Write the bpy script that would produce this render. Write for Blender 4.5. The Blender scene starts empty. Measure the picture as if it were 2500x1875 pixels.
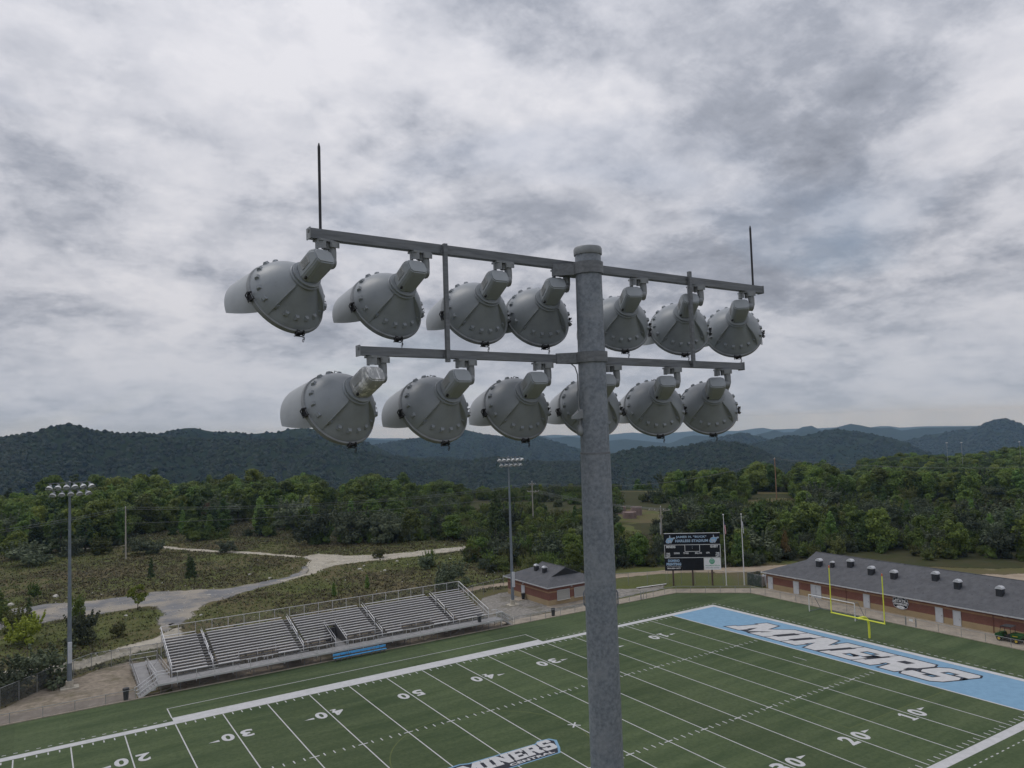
import bpy, bmesh, math, random
import numpy as np
from mathutils import Vector, Matrix, Euler, noise
from mathutils.geometry import tessellate_polygon

random.seed(11)
rng = np.random.default_rng(11)
PI = math.pi
scene = bpy.context.scene
COL = scene.collection

# ---------------------------------------------------------------- camera
cam_data = bpy.data.cameras.new('camera')
cam = bpy.data.objects.new('camera', cam_data)
COL.objects.link(cam)
scene.camera = cam
cam_data.sensor_fit = 'HORIZONTAL'
cam_data.sensor_width = 36.0
cam_data.lens = 1852.13 / 2500.0 * 36.0
cam_data.clip_start = 0.1
cam_data.clip_end = 60000.0
yaw, pitch, roll = 0.563795708, 0.0562765399, -0.0319443454
fw = Vector((math.sin(yaw) * math.cos(pitch), math.cos(yaw) * math.cos(pitch), math.sin(pitch)))
r0 = Vector((math.cos(yaw), -math.sin(yaw), 0.0))
u0 = r0.cross(fw)
rt = math.cos(roll) * r0 + math.sin(roll) * u0
up = -math.sin(roll) * r0 + math.cos(roll) * u0
cam.matrix_world = Matrix(((rt.x, up.x, -fw.x, -35.0966), (rt.y, up.y, -fw.y, -60.7127),
                           (rt.z, up.z, -fw.z, 28.9443), (0, 0, 0, 1)))

# ---------------------------------------------------------------- light
SUN_EL, SUN_AZ = math.radians(58), math.radians(-35)   # azimuth from +Y towards +X
world = bpy.data.worlds.new('World')
scene.world = world
world.use_nodes = True
wn, wl = world.node_tree.nodes, world.node_tree.links
wn.clear()


def N(tree, typ, **kw):
    n = tree.nodes.new(typ)
    for k, v in kw.items():
        if k.startswith('i_'):
            key = k[2:]
            key = int(key) if key.isdigit() else key
            n.inputs[key].default_value = v
        else:
            setattr(n, k, v)
    return n


def MATH(tree, op, a, b=None, clamp=False):
    n = tree.nodes.new('ShaderNodeMath')
    n.operation = op
    n.use_clamp = clamp
    for i, v in enumerate((a, b)):
        if v is None:
            continue
        if hasattr(v, 'type') and hasattr(v, 'is_linked'):
            tree.links.new(v, n.inputs[i])
        else:
            n.inputs[i].default_value = v
    return n.outputs[0]


def MIXC(tree, fac, a, b, blend='MIX'):
    n = tree.nodes.new('ShaderNodeMix')
    n.data_type = 'RGBA'
    n.blend_type = blend
    for idx, v in ((0, fac), (6, a), (7, b)):
        if hasattr(v, 'is_linked'):
            tree.links.new(v, n.inputs[idx])
        elif idx == 0:
            n.inputs[0].default_value = v
        else:
            n.inputs[idx].default_value = (*v, 1.0) if len(v) == 3 else v
    return n.outputs[2]


def RAMP(tree, fac, stops, interp='LINEAR'):
    n = tree.nodes.new('ShaderNodeValToRGB')
    cr = n.color_ramp
    cr.interpolation = interp
    while len(cr.elements) < len(stops):
        cr.elements.new(0.5)
    for e, (p, c) in zip(cr.elements, stops):
        e.position = p
        c = (c, c, c) if isinstance(c, (int, float)) else c
        e.color = (*c, 1.0)
    tree.links.new(fac, n.inputs[0])
    return n.outputs[0]


def build_sky():
    t = world.node_tree
    out = t.nodes.new('ShaderNodeOutputWorld')
    bg = t.nodes.new('ShaderNodeBackground')
    bg.inputs['Strength'].default_value = 0.1
    t.links.new(bg.outputs[0], out.inputs[0])
    sky = t.nodes.new('ShaderNodeTexSky')
    sky.sky_type = 'NISHITA'
    sky.sun_disc = False
    sky.sun_elevation = SUN_EL
    sky.sun_rotation = SUN_AZ
    tc = t.nodes.new('ShaderNodeTexCoord')
    sp = t.nodes.new('ShaderNodeSeparateXYZ')
    t.links.new(tc.outputs['Generated'], sp.inputs[0])
    zp = MATH(t, 'ADD', MATH(t, 'MAXIMUM', sp.outputs[2], 0.0), 0.30)
    px = MATH(t, 'DIVIDE', sp.outputs[0], zp)
    py = MATH(t, 'DIVIDE', sp.outputs[1], zp)
    cb = t.nodes.new('ShaderNodeCombineXYZ')
    t.links.new(px, cb.inputs[0])
    t.links.new(py, cb.inputs[1])

    def nz(scale, detail, rough, dist, off):
        mp = t.nodes.new('ShaderNodeMapping')
        mp.inputs['Location'].default_value = off
        t.links.new(cb.outputs[0], mp.inputs[0])
        n = N(t, 'ShaderNodeTexNoise', i_Scale=scale, i_Detail=detail, i_Roughness=rough, i_Distortion=dist)
        t.links.new(mp.outputs[0], n.inputs['Vector'])
        return n.outputs['Fac']
    big = nz(0.95, 2.0, 0.5, 0.1, (SKY_OFF[0], SKY_OFF[1], 0))
    mid = nz(2.8, 9.0, 0.60, 0.15, (SKY_OFF[2], SKY_OFF[3], 3))
    fine = nz(8.0, 7.0, 0.62, 0.3, (1.3, 8.1, 7))
    puff = MATH(t, 'ABSOLUTE', MATH(t, 'SUBTRACT', MATH(t, 'MULTIPLY', nz(2.7, 5.0, 0.5, 0.0, (SKY_OFF[1], SKY_OFF[0], 9)), 2.0), 1.0))
    lump = RAMP(t, nz(2.3, 9.0, 0.60, 0.2, (SKY_OFF[3], SKY_OFF[2], 5)), [(0.44, 0.0), (0.55, 1.0)])
    lump2 = RAMP(t, nz(5.5, 8.0, 0.62, 0.2, (SKY_OFF[0], SKY_OFF[2], 15)), [(0.45, 0.0), (0.57, 1.0)])
    v = MATH(t, 'ADD', MATH(t, 'MULTIPLY', big, 0.36), MATH(t, 'MULTIPLY', mid, 0.26))
    v = MATH(t, 'ADD', v, MATH(t, 'ADD', MATH(t, 'MULTIPLY', lump, 0.055), MATH(t, 'MULTIPLY', lump2, 0.035)))
    v = MATH(t, 'ADD', v, MATH(t, 'MULTIPLY', MATH(t, 'ADD', puff, 0.30), 0.18))
    v = MATH(t, 'ADD', v, MATH(t, 'MULTIPLY', fine, 0.14))
    cloud = RAMP(t, v, [(0.34, (1.65, 1.82, 2.2)), (0.435, (2.75, 2.93, 3.42)), (0.487, (3.9, 4.03, 4.5)),
                        (0.532, (4.75, 4.82, 5.25)), (0.59, (5.5, 5.5, 5.85))])
    # overcast sky: the deck brightens evenly with elevation
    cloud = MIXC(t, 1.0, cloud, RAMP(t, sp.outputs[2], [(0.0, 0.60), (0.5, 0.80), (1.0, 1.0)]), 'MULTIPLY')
    cloud = MIXC(t, 1.0, cloud, (1.83, 1.83, 1.83), 'MULTIPLY')
    # toward the horizon the cloud deck averages out into an even grey
    low = MATH(t, 'SUBTRACT', 1.0, MATH(t, 'DIVIDE', sp.outputs[2], 0.16), clamp=True)
    low = MATH(t, 'MULTIPLY', low, 0.7)
    cloud = MIXC(t, low, cloud, (4.25, 4.75, 5.6))
    gaps = MATH(t, 'MULTIPLY', MATH(t, 'SUBTRACT', nz(1.1, 4, .5, .3, (7.7, 2.2, 1)), 0.57, clamp=True), 2.2, clamp=True)
    col = MIXC(t, gaps, cloud, sky.outputs[0])
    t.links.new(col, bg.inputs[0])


SKY_OFF = (32.0, 20.3, 20.3, 9.4)
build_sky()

sun_data = bpy.data.lights.new('sun', 'SUN')
sun_data.energy = 0.7
sun_data.angle = math.radians(25)
sun_data.color = (1.0, 0.96, 0.9)
sun = bpy.data.objects.new('sun', sun_data)
COL.objects.link(sun)
sdir = Vector((math.sin(SUN_AZ) * math.cos(SUN_EL), math.cos(SUN_AZ) * math.cos(SUN_EL), math.sin(SUN_EL)))
sun.rotation_euler = (-sdir).to_track_quat('-Z', 'Y').to_euler()
sun.location = (0, 0, 120)

vs = scene.view_settings
vs.view_transform = 'Standard'
vs.look = 'None'
vs.exposure = 0.0
vs.gamma = 1.0
vs.use_curve_mapping = False
scene.cycles.use_denoising = True
scene.cycles.max_bounces = 6
scene.cycles.diffuse_bounces = 3
scene.cycles.glossy_bounces = 2
scene.cycles.transparent_max_bounces = 12
scene.cycles.volume_bounces = 0
scene.cycles.sample_clamp_indirect = 4.0

# ---------------------------------------------------------------- materials
MATS = {}


def mat(name, c1, c2=None, rough=0.7, metal=0.0, scale=4.0, detail=4.0, bump=0.0, bscale=None, stretch=None,
        rand=0.0, lo=0.35, hi=0.65, spec=0.4, dirt=None):
    m = bpy.data.materials.new(name)
    m.use_nodes = True
    t = m.node_tree
    b = t.nodes['Principled BSDF']
    b.inputs['Roughness'].default_value = rough
    b.inputs['Metallic'].default_value = metal
    b.inputs['Specular IOR Level'].default_value = spec
    tc = t.nodes.new('ShaderNodeTexCoord')
    vec = tc.outputs['Object']
    if stretch:
        mp = t.nodes.new('ShaderNodeMapping')
        mp.inputs['Scale'].default_value = stretch
        t.links.new(vec, mp.inputs[0])
        vec = mp.outputs[0]
    c2 = c2 or tuple(x * 0.8 for x in c1)
    n = N(t, 'ShaderNodeTexNoise', i_Scale=scale, i_Detail=detail, i_Roughness=0.6)
    t.links.new(vec, n.inputs['Vector'])
    col = RAMP(t, n.outputs['Fac'], [(lo, c1), (hi, c2)])
    if dirt:
        n2 = N(t, 'ShaderNodeTexNoise', i_Scale=dirt[1], i_Detail=6.0, i_Roughness=0.7)
        t.links.new(vec, n2.inputs['Vector'])
        f = RAMP(t, n2.outputs['Fac'], [(dirt[2], 0.0), (dirt[3], 1.0)])
        col = MIXC(t, f, col, dirt[0])
    if rand:
        oi = t.nodes.new('ShaderNodeObjectInfo')
        hs = t.nodes.new('ShaderNodeHueSaturation')
        t.links.new(MATH(t, 'ADD', MATH(t, 'MULTIPLY', oi.outputs['Random'], 2 * rand), 1 - rand), hs.inputs['Value'])
        t.links.new(col, hs.inputs['Color'])
        col = hs.outputs[0]
    t.links.new(col, b.inputs['Base Color'])
    if bump:
        bp = N(t, 'ShaderNodeBump', i_Strength=bump, i_Distance=0.05)
        if bscale:
            nb = N(t, 'ShaderNodeTexNoise', i_Scale=bscale, i_Detail=4.0)
            t.links.new(vec, nb.inputs['Vector'])
            t.links.new(nb.outputs['Fac'], bp.inputs['Height'])
        else:
            t.links.new(n.outputs['Fac'], bp.inputs['Height'])
        t.links.new(bp.outputs[0], b.inputs['Normal'])
    MATS[name] = m
    return m


def leafmat(name, dark, light, accent=None, upright=False):
    """foliage: a tone per tree (object random), a tone per leaf clump (random per island)"""
    m = bpy.data.materials.new(name)
    m.use_nodes = True
    t = m.node_tree
    b = t.nodes['Principled BSDF']
    b.inputs['Roughness'].default_value = 0.65
    b.inputs['Specular IOR Level'].default_value = 0.25
    g = t.nodes.new('ShaderNodeNewGeometry')
    oi = t.nodes.new('ShaderNodeObjectInfo')
    col = MIXC(t, g.outputs['Random Per Island'], dark, light)
    if accent:
        f = RAMP(t, oi.outputs['Random'], [(0.55, 0.0), (1.0, 0.75)])
        col = MIXC(t, f, col, accent)
    hs = t.nodes.new('ShaderNodeHueSaturation')
    r2 = MATH(t, 'FRACT', MATH(t, 'MULTIPLY', oi.outputs['Random'], 7.31))
    t.links.new(MATH(t, 'ADD', MATH(t, 'MULTIPLY', r2, 0.95), 0.55), hs.inputs['Value'])
    r3 = MATH(t, 'FRACT', MATH(t, 'MULTIPLY', oi.outputs['Random'], 13.7))
    t.links.new(MATH(t, 'ADD', MATH(t, 'MULTIPLY', r3, 0.032), 0.487), hs.inputs['Hue'])
    t.links.new(col, hs.inputs['Color'])
    t.links.new(hs.outputs[0], b.inputs['Base Color'])
    if upright:      # thin blades pass the light on: shade them like the turf they stand in
        nv = N(t, 'ShaderNodeCombineXYZ', i_0=0.0, i_1=0.0, i_2=1.0)
        t.links.new(nv.outputs[0], b.inputs['Normal'])
        MATS[name] = m
        return m
    tr = t.nodes.new('ShaderNodeBsdfTranslucent')
    t.links.new(hs.outputs[0], tr.inputs['Color'])
    mx = t.nodes.new('ShaderNodeMixShader')
    mx.inputs[0].default_value = 0.18
    t.links.new(b.outputs[0], mx.inputs[1])
    t.links.new(tr.outputs[0], mx.inputs[2])
    t.links.new(mx.outputs[0], t.nodes['Material Output'].inputs[0])
    MATS[name] = m
    return m


def meshmat(name, color, opacity):
    """chain link seen from afar: thin wire averaged with what is behind it"""
    m = bpy.data.materials.new(name)
    m.use_nodes = True
    t = m.node_tree
    b = t.nodes['Principled BSDF']
    b.inputs['Base Color'].default_value = (*color, 1)
    b.inputs['Roughness'].default_value = 0.6
    b.inputs['Metallic'].default_value = 0.3
    tc = t.nodes.new('ShaderNodeTexCoord')
    n = N(t, 'ShaderNodeTexNoise', i_Scale=1.5, i_Detail=3.0)
    t.links.new(tc.outputs['Object'], n.inputs['Vector'])
    a = MATH(t, 'MULTIPLY', n.outputs['Fac'], 2 * opacity, clamp=True)
    t.links.new(a, b.inputs['Alpha'])
    MATS[name] = m
    return m


def groundmat(name, greens, browns, bare=None):
    """dry meadow: patches of brown grass, green grass and bare soil"""
    m = bpy.data.materials.new(name)
    m.use_nodes = True
    t = m.node_tree
    b = t.nodes['Principled BSDF']
    b.inputs['Roughness'].default_value = 0.95
    b.inputs['Specular IOR Level'].default_value = 0.1
    tc = t.nodes.new('ShaderNodeTexCoord')

    def nz(s, d=5.0, r=0.6):
        n = N(t, 'ShaderNodeTexNoise', i_Scale=s, i_Detail=d, i_Roughness=r)
        t.links.new(tc.outputs['Object'], n.inputs['Vector'])
        return n.outputs['Fac']
    g = MIXC(t, nz(0.8), greens[0], greens[1])
    br = MIXC(t, nz(1.3), browns[0], browns[1])
    col = MIXC(t, RAMP(t, nz(0.035, 6.0), [(0.43, 0.0), (0.57, 1.0)]), br, g)
    if bare:
        col = MIXC(t, RAMP(t, nz(0.11, 7.0, 0.7), [(0.62, 0.0), (0.72, 0.8)]), col, bare)
    t.links.new(col, b.inputs['Base Color'])
    bp = N(t, 'ShaderNodeBump', i_Strength=0.2, i_Distance=0.1)
    t.links.new(nz(1.8, 6.0), bp.inputs['Height'])
    t.links.new(bp.outputs[0], b.inputs['Normal'])
    MATS[name] = m
    return m


mat('galvanised', (0.150, 0.172, 0.202), (0.25, 0.276, 0.31), rough=0.5, metal=0.15, scale=30, detail=6, bump=0.05, bscale=40,
    dirt=((0.29, 0.31, 0.338), 5.0, 0.50, 0.80), lo=0.36, hi=0.64)
mat('galvanised_arm', (0.13, 0.14, 0.15), (0.20, 0.21, 0.225), rough=0.55, metal=0.3, scale=14, detail=6, stretch=(0.3, 3, 3))
mat('lamp_paint', (0.275, 0.300, 0.322), (0.235, 0.258, 0.278), rough=0.38, scale=5, detail=6, bump=0.02, bscale=40,
    dirt=((0.185, 0.198, 0.21), 6.0, 0.55, 0.80), spec=0.5)
mat('lamp_housing', (0.315, 0.342, 0.362), (0.265, 0.288, 0.305), rough=0.5, scale=6, detail=6, dirt=((0.55, 0.55, 0.54), 11.0, 0.66, 0.72))
mat('lamp_streaked', (0.36, 0.37, 0.375), (0.31, 0.32, 0.325), rough=0.5, scale=6, detail=6, stretch=(3, 3, 1), dirt=((0.75, 0.75, 0.74), 6.0, 0.52, 0.60))
mat('visor_paint', (0.36, 0.382, 0.40), (0.30, 0.32, 0.337), rough=0.4, scale=4, detail=5, spec=0.5)
mat('visor_skylit', (0.66, 0.67, 0.68), (0.58, 0.59, 0.60), rough=0.4, scale=4)  # far lamps: lighter copy of visor_paint, sky brightness put into the colour
mat('clamp_metal', (0.27, 0.285, 0.295), (0.21, 0.22, 0.23), rough=0.5, metal=0.2, scale=12)
mat('dark_metal', (0.03, 0.032, 0.035), (0.05, 0.05, 0.055), rough=0.5, metal=0.5, scale=20)
mat('lamp_glass', (0.40, 0.41, 0.43), (0.45, 0.46, 0.48), rough=0.15, scale=3)
mat('lamp_plate', (0.30, 0.31, 0.315), (0.36, 0.37, 0.375), rough=0.5, scale=60, stretch=(1, 1, 6))
mat('pole_far', (0.15, 0.175, 0.205), (0.19, 0.22, 0.25), rough=0.55, metal=0.2, scale=2)
mat('concrete', (0.40, 0.345, 0.275), (0.32, 0.275, 0.22), rough=0.9, scale=0.6, detail=8, dirt=((0.19, 0.17, 0.15), 0.35, 0.5, 0.75))
mat('concrete_base', (0.48, 0.44, 0.36), (0.38, 0.35, 0.29), rough=0.9, scale=3)
mat('dirty_walk', (0.235, 0.20, 0.17), (0.17, 0.145, 0.12), rough=0.95, scale=0.4, detail=8, dirt=((0.30, 0.27, 0.24), 0.9, 0.5, 0.8))
mat('gravel', (0.32, 0.27, 0.21), (0.19, 0.158, 0.12), rough=0.95, scale=1.6, detail=9, bump=0.5, bscale=5, dirt=((0.12, 0.105, 0.06), 0.25, 0.5, 0.68))
mat('gravel_grey', (0.31, 0.29, 0.26), (0.15, 0.14, 0.125), rough=0.95, scale=2.2, detail=10, bump=0.5, bscale=5, dirt=((0.12, 0.11, 0.07), 0.3, 0.5, 0.68))
mat('pale_gravel', (0.46, 0.42, 0.345), (0.33, 0.30, 0.24), rough=0.95, scale=0.5, detail=9, bump=0.4, bscale=3, dirt=((0.17, 0.15, 0.095), 0.22, 0.54, 0.74))
mat('road_dirt', (0.37, 0.30, 0.225), (0.27, 0.215, 0.155), rough=0.95, scale=0.5, detail=8)
mat('asphalt', (0.21, 0.21, 0.215), (0.115, 0.118, 0.124), rough=0.9, scale=0.16, detail=10, lo=.3, hi=.7, dirt=((0.31, 0.275, 0.225), 0.13, 0.44, 0.60))
mat('line_white', (0.54, 0.54, 0.545), (0.46, 0.46, 0.465), rough=0.9, scale=1.5, detail=6, dirt=((0.42, 0.44, 0.42), 0.6, 0.52, 0.8))
mat('line_yellow', (0.10, 0.12, 0.035), (0.075, 0.10, 0.03), rough=0.9, scale=1)
mat('paint_blue', (0.195, 0.345, 0.485), (0.165, 0.30, 0.43), rough=0.9, scale=1.2, detail=7)
mat('paint_black', (0.018, 0.02, 0.028), (0.028, 0.03, 0.04), rough=0.9, scale=2)
mat('aluminium', (0.62, 0.61, 0.61), (0.54, 0.53, 0.53), rough=0.45, metal=0.25, scale=1.5, stretch=(0.2, 4, 4), rand=0.1)
mat('aluminium_deck', (0.33, 0.325, 0.325), (0.26, 0.255, 0.255), rough=0.6, metal=0.3, scale=1.2, rand=0.08)
mat('aluminium_dark', (0.12, 0.117, 0.117), (0.09, 0.088, 0.088), rough=0.6, metal=0.3, scale=1.2)  # footboards and aisle boxes: shade between the rows put into the colour
mat('rail_bright', (0.72, 0.72, 0.73), (0.64, 0.64, 0.65), rough=.4, metal=.2, scale=2)
mat('aluminium_step', (0.24, 0.238, 0.238), (0.19, 0.188, 0.188), rough=0.6, metal=0.2, scale=1.2)
mat('steel_frame', (0.12, 0.12, 0.125), (0.17, 0.17, 0.175), rough=0.6, metal=0.4, scale=3)
mat('fence_metal', (0.28, 0.29, 0.29), (0.36, 0.37, 0.37), rough=0.5, metal=0.4, scale=3)
meshmat('chain_link', (0.20, 0.21, 0.20), 0.16)
meshmat('chain_link_dense', (0.16, 0.17, 0.165), 0.36)
meshmat('privacy_mesh', (0.055, 0.075, 0.062), 0.8)
meshmat('goal_net', (0.4, 0.4, 0.4), 0.06)
mat('bench_blue', (0.10, 0.40, 0.72), (0.085, 0.35, 0.66), rough=0.5, scale=2)
mat('bin_black', (0.018, 0.018, 0.02), (0.03, 0.03, 0.032), rough=0.5, scale=4)
mat('roof_shingle', (0.085, 0.087, 0.094), (0.115, 0.117, 0.125), rough=0.95, scale=1.2, detail=10, bump=0.4, bscale=9, dirt=((0.05, 0.052, 0.058), 2.6, 0.58, 0.70))
mat('trim_white', (0.52, 0.53, 0.54), (0.42, 0.43, 0.44), rough=0.6, scale=2)
mat('soffit', (0.07, 0.05, 0.04), (0.09, 0.065, 0.05), rough=0.8, scale=2)
mat('vent_black', (0.02, 0.021, 0.024), (0.03, 0.031, 0.034), rough=0.6, scale=5)
mat('vent_cap', (0.62, 0.63, 0.65), (0.5, 0.51, 0.53), rough=0.4, metal=0.1, scale=3)
mat('door_white', (0.55, 0.57, 0.60), (0.47, 0.49, 0.52), rough=0.5, scale=1.5)
mat('shutter', (0.40, 0.39, 0.36), (0.34, 0.33, 0.31), rough=0.5, scale=1, stretch=(0.2, 0.2, 12))
mat('sill', (0.60, 0.57, 0.52), (0.5, 0.48, 0.44), rough=0.7, scale=2)
mat('goal_yellow', (0.74, 0.78, 0.06), (0.66, 0.69, 0.06), rough=0.4, scale=2)
mat('tip_orange', (0.7, 0.16, 0.05), (0.6, 0.14, 0.05), rough=0.6)
mat('white_paint', (0.72, 0.72, 0.72), (0.62, 0.62, 0.62), rough=0.5, scale=2)
mat('board_black', (0.006, 0.007, 0.011), (0.012, 0.013, 0.018), spec=.2, rough=0.6, scale=1.5)
mat('board_face', (0.009, 0.010, 0.012), (0.014, 0.015, 0.017), spec=.2, rough=0.6, scale=1.5)
mat('print_white', (0.78, 0.79, 0.8), (0.7, 0.71, 0.72), rough=0.6)
mat('print_silver', (0.52, 0.55, 0.6), (0.45, 0.48, 0.53), rough=0.6)
mat('print_blue', (0.22, 0.45, 0.68), (0.18, 0.38, 0.6), rough=0.6)
mat('print_deep_blue', (0.03, 0.06, 0.14), (0.04, 0.08, 0.18), rough=0.6)
mat('print_green', (0.05, 0.30, 0.17), (0.06, 0.34, 0.2), rough=0.6)
mat('print_grey', (0.28, 0.30, 0.31), (0.33, 0.35, 0.36), rough=0.6)
mat('wood_grey', (0.42, 0.39, 0.34), (0.31, 0.285, 0.25), rough=0.9, scale=2, stretch=(6, 6, 0.3))
mat('wood_brown', (0.36, 0.21, 0.125), (0.27, 0.155, 0.09), rough=0.9, scale=2, stretch=(6, 6, 0.3))
mat('post_rust', (0.07, 0.05, 0.045), (0.10, 0.06, 0.05), rough=0.8, scale=2)
mat('wire', (0.16, 0.17, 0.17), (0.2, 0.21, 0.21), rough=0.5)
mat('tank_pink', (0.27, 0.20, 0.18), (0.18, 0.13, 0.118), rough=0.9, scale=0.7, detail=7)
mat('utv_green', (0.012, 0.062, 0.016), (0.018, 0.08, 0.02), rough=0.35, scale=3)
mat('utv_yellow', (0.65, 0.48, 0.04), (0.6, 0.44, 0.04), rough=0.5, scale=3)
mat('tyre', (0.015, 0.015, 0.015), (0.025, 0.025, 0.025), rough=0.85, scale=9)
mat('bark', (0.10, 0.085, 0.07), (0.06, 0.05, 0.04), rough=0.95, scale=3, stretch=(3, 3, 0.5))
mat('rock_pale', (0.55, 0.53, 0.48), (0.42, 0.40, 0.36), rough=0.9, scale=2, bump=0.4)
mat('hill_forest', (0.017, 0.027, 0.014), (0.030, 0.042, 0.020), rough=1.0, scale=0.02, detail=8, spec=0.05)
mat('floor_litter', (0.05, 0.058, 0.026), (0.07, 0.066, 0.036), rough=1.0, scale=0.2, detail=6, spec=0.05)

leafmat('leaf_oak', (0.062, 0.100, 0.018), (0.135, 0.185, 0.036), accent=(0.135, 0.165, 0.032))
leafmat('leaf_poplar', (0.075, 0.125, 0.026), (0.15, 0.225, 0.05))
leafmat('leaf_pine', (0.030, 0.052, 0.016), (0.058, 0.090, 0.028))
leafmat('leaf_olive', (0.058, 0.074, 0.038), (0.112, 0.135, 0.078))
leafmat('leaf_bush', (0.072, 0.108, 0.023), (0.14, 0.19, 0.044), accent=(0.13, 0.12, 0.042))
leafmat('leaf_yellow', (0.095, 0.125, 0.022), (0.18, 0.21, 0.04))
leafmat('leaf_lime', (0.17, 0.22, 0.028), (0.28, 0.33, 0.045))
leafmat('leaf_rust', (0.10, 0.065, 0.022), (0.15, 0.10, 0.032))
leafmat('leaf_hill', (0.013, 0.022, 0.011), (0.028, 0.042, 0.019), accent=(0.032, 0.040, 0.019))
leafmat('grass_blade', (0.128, 0.108, 0.056), (0.178, 0.148, 0.078))
leafmat('grass_green', (0.100, 0.120, 0.036), (0.140, 0.158, 0.050))
groundmat('meadow', ((0.078, 0.094, 0.028), (0.118, 0.130, 0.044)), ((0.098, 0.084, 0.043), (0.142, 0.118, 0.062)), bare=(0.22, 0.185, 0.13))


def turfmat():
    m = bpy.data.materials.new('turf')
    m.use_nodes = True
    t = m.node_tree
    b = t.nodes['Principled BSDF']
    b.inputs['Roughness'].default_value = 0.9
    b.inputs['Specular IOR Level'].default_value = 0.15
    tc = t.nodes.new('ShaderNodeTexCoord')

    def nz(s, st, d=6.0, r=0.65):
        mp = t.nodes.new('ShaderNodeMapping')
        mp.inputs['Scale'].default_value = st
        t.links.new(tc.outputs['Object'], mp.inputs[0])
        n = N(t, 'ShaderNodeTexNoise', i_Scale=s, i_Detail=d, i_Roughness=r)
        t.links.new(mp.outputs[0], n.inputs['Vector'])
        return n.outputs['Fac']
    a = MIXC(t, RAMP(t, nz(0.5, (0.12, 1.0, 1), 7.0), [(0.38, 0.0), (0.62, 1.0)]), (0.050, 0.076, 0.033), (0.094, 0.124, 0.058))
    a = MIXC(t, RAMP(t, nz(0.06, (1, 1, 1), 4.0), [(0.4, 0.0), (0.65, 0.5)]), a, (0.094, 0.118, 0.060))
    a = MIXC(t, RAMP(t, nz(2.2, (1, 1, 1), 8.0, 0.8), [(0.42, 0.0), (0.62, 0.55)]), a, (0.036, 0.060, 0.024))
    # five yard rolls laid across the field, each with a slightly different nap
    sp = t.nodes.new('ShaderNodeSeparateXYZ')
    t.links.new(tc.outputs['Object'], sp.inputs[0])
    roll_ = MATH(t, 'FLOOR', MATH(t, 'DIVIDE', sp.outputs[0], 4.572))
    wn_ = t.nodes.new('ShaderNodeTexWhiteNoise')
    wn_.noise_dimensions = '1D'
    t.links.new(roll_, wn_.inputs['W'])
    hs = t.nodes.new('ShaderNodeHueSaturation')
    t.links.new(MATH(t, 'ADD', MATH(t, 'MULTIPLY', wn_.outputs[0], 0.20), 0.90), hs.inputs['Value'])
    t.links.new(a, hs.inputs['Color'])
    t.links.new(hs.outputs[0], b.inputs['Base Color'])
    MATS['turf'] = m


def brickmat(name, c1, c2, mortar):
    m = bpy.data.materials.new(name)
    m.use_nodes = True
    t = m.node_tree
    b = t.nodes['Principled BSDF']
    b.inputs['Roughness'].default_value = 0.9
    tc = t.nodes.new('ShaderNodeTexCoord')
    sp = t.nodes.new('ShaderNodeSeparateXYZ')
    t.links.new(tc.outputs['Object'], sp.inputs[0])
    cb = t.nodes.new('ShaderNodeCombineXYZ')
    t.links.new(MATH(t, 'ADD', sp.outputs[0], sp.outputs[1]), cb.inputs[0])
    t.links.new(sp.outputs[2], cb.inputs[1])
    br = N(t, 'ShaderNodeTexBrick', i_Scale=1.0)
    br.inputs['Brick Width'].default_value = 0.22
    br.inputs['Row Height'].default_value = 0.075
    br.inputs['Mortar Size'].default_value = 0.008
    br.inputs['Color1'].default_value = (*c1, 1)
    br.inputs['Color2'].default_value = (*c2, 1)
    br.inputs['Mortar'].default_value = (*mortar, 1)
    t.links.new(cb.outputs[0], br.inputs['Vector'])
    n = N(t, 'ShaderNodeTexNoise', i_Scale=0.8, i_Detail=6.0)
    t.links.new(tc.outputs['Object'], n.inputs['Vector'])
    col = MIXC(t, RAMP(t, n.outputs['Fac'], [(0.4, 0.0), (0.7, 0.35)]), br.outputs[0], tuple(x * 0.6 for x in c1))
    t.links.new(col, b.inputs['Base Color'])
    MATS[name] = m


def softmat(src, name):
    # the same surface, thinning out raggedly along its edge
    m = MATS[src].copy()
    m.name = name
    t = m.node_tree
    b = t.nodes['Principled BSDF']
    at = t.nodes.new('ShaderNodeAttribute')
    at.attribute_name = 'edge'
    tc = t.nodes.new('ShaderNodeTexCoord')
    n = N(t, 'ShaderNodeTexNoise', i_Scale=0.9, i_Detail=7.0, i_Roughness=0.7)
    t.links.new(tc.outputs['Object'], n.inputs['Vector'])
    s = MATH(t, 'ADD', MATH(t, 'MULTIPLY', at.outputs['Fac'], 1.0), MATH(t, 'MULTIPLY', n.outputs['Fac'], 1.3))
    a = RAMP(t, MATH(t, 'MULTIPLY', s, 0.5), [(0.42, 0.0), (0.58, 1.0)])
    t.links.new(a, b.inputs['Alpha'])
    MATS[name] = m


for q in ('asphalt', 'pale_gravel', 'road_dirt', 'gravel', 'gravel_grey', 'floor_litter'):
    softmat(q, q + '_soft')
turfmat()
brickmat('brick_red', (0.225, 0.085, 0.058), (0.17, 0.062, 0.045), (0.18, 0.12, 0.095))
brickmat('block_tan', (0.42, 0.31, 0.17), (0.37, 0.275, 0.155), (0.30, 0.24, 0.15))
brickmat('band_tan', (0.36, 0.215, 0.12), (0.31, 0.185, 0.105), (0.27, 0.18, 0.11))

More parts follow.
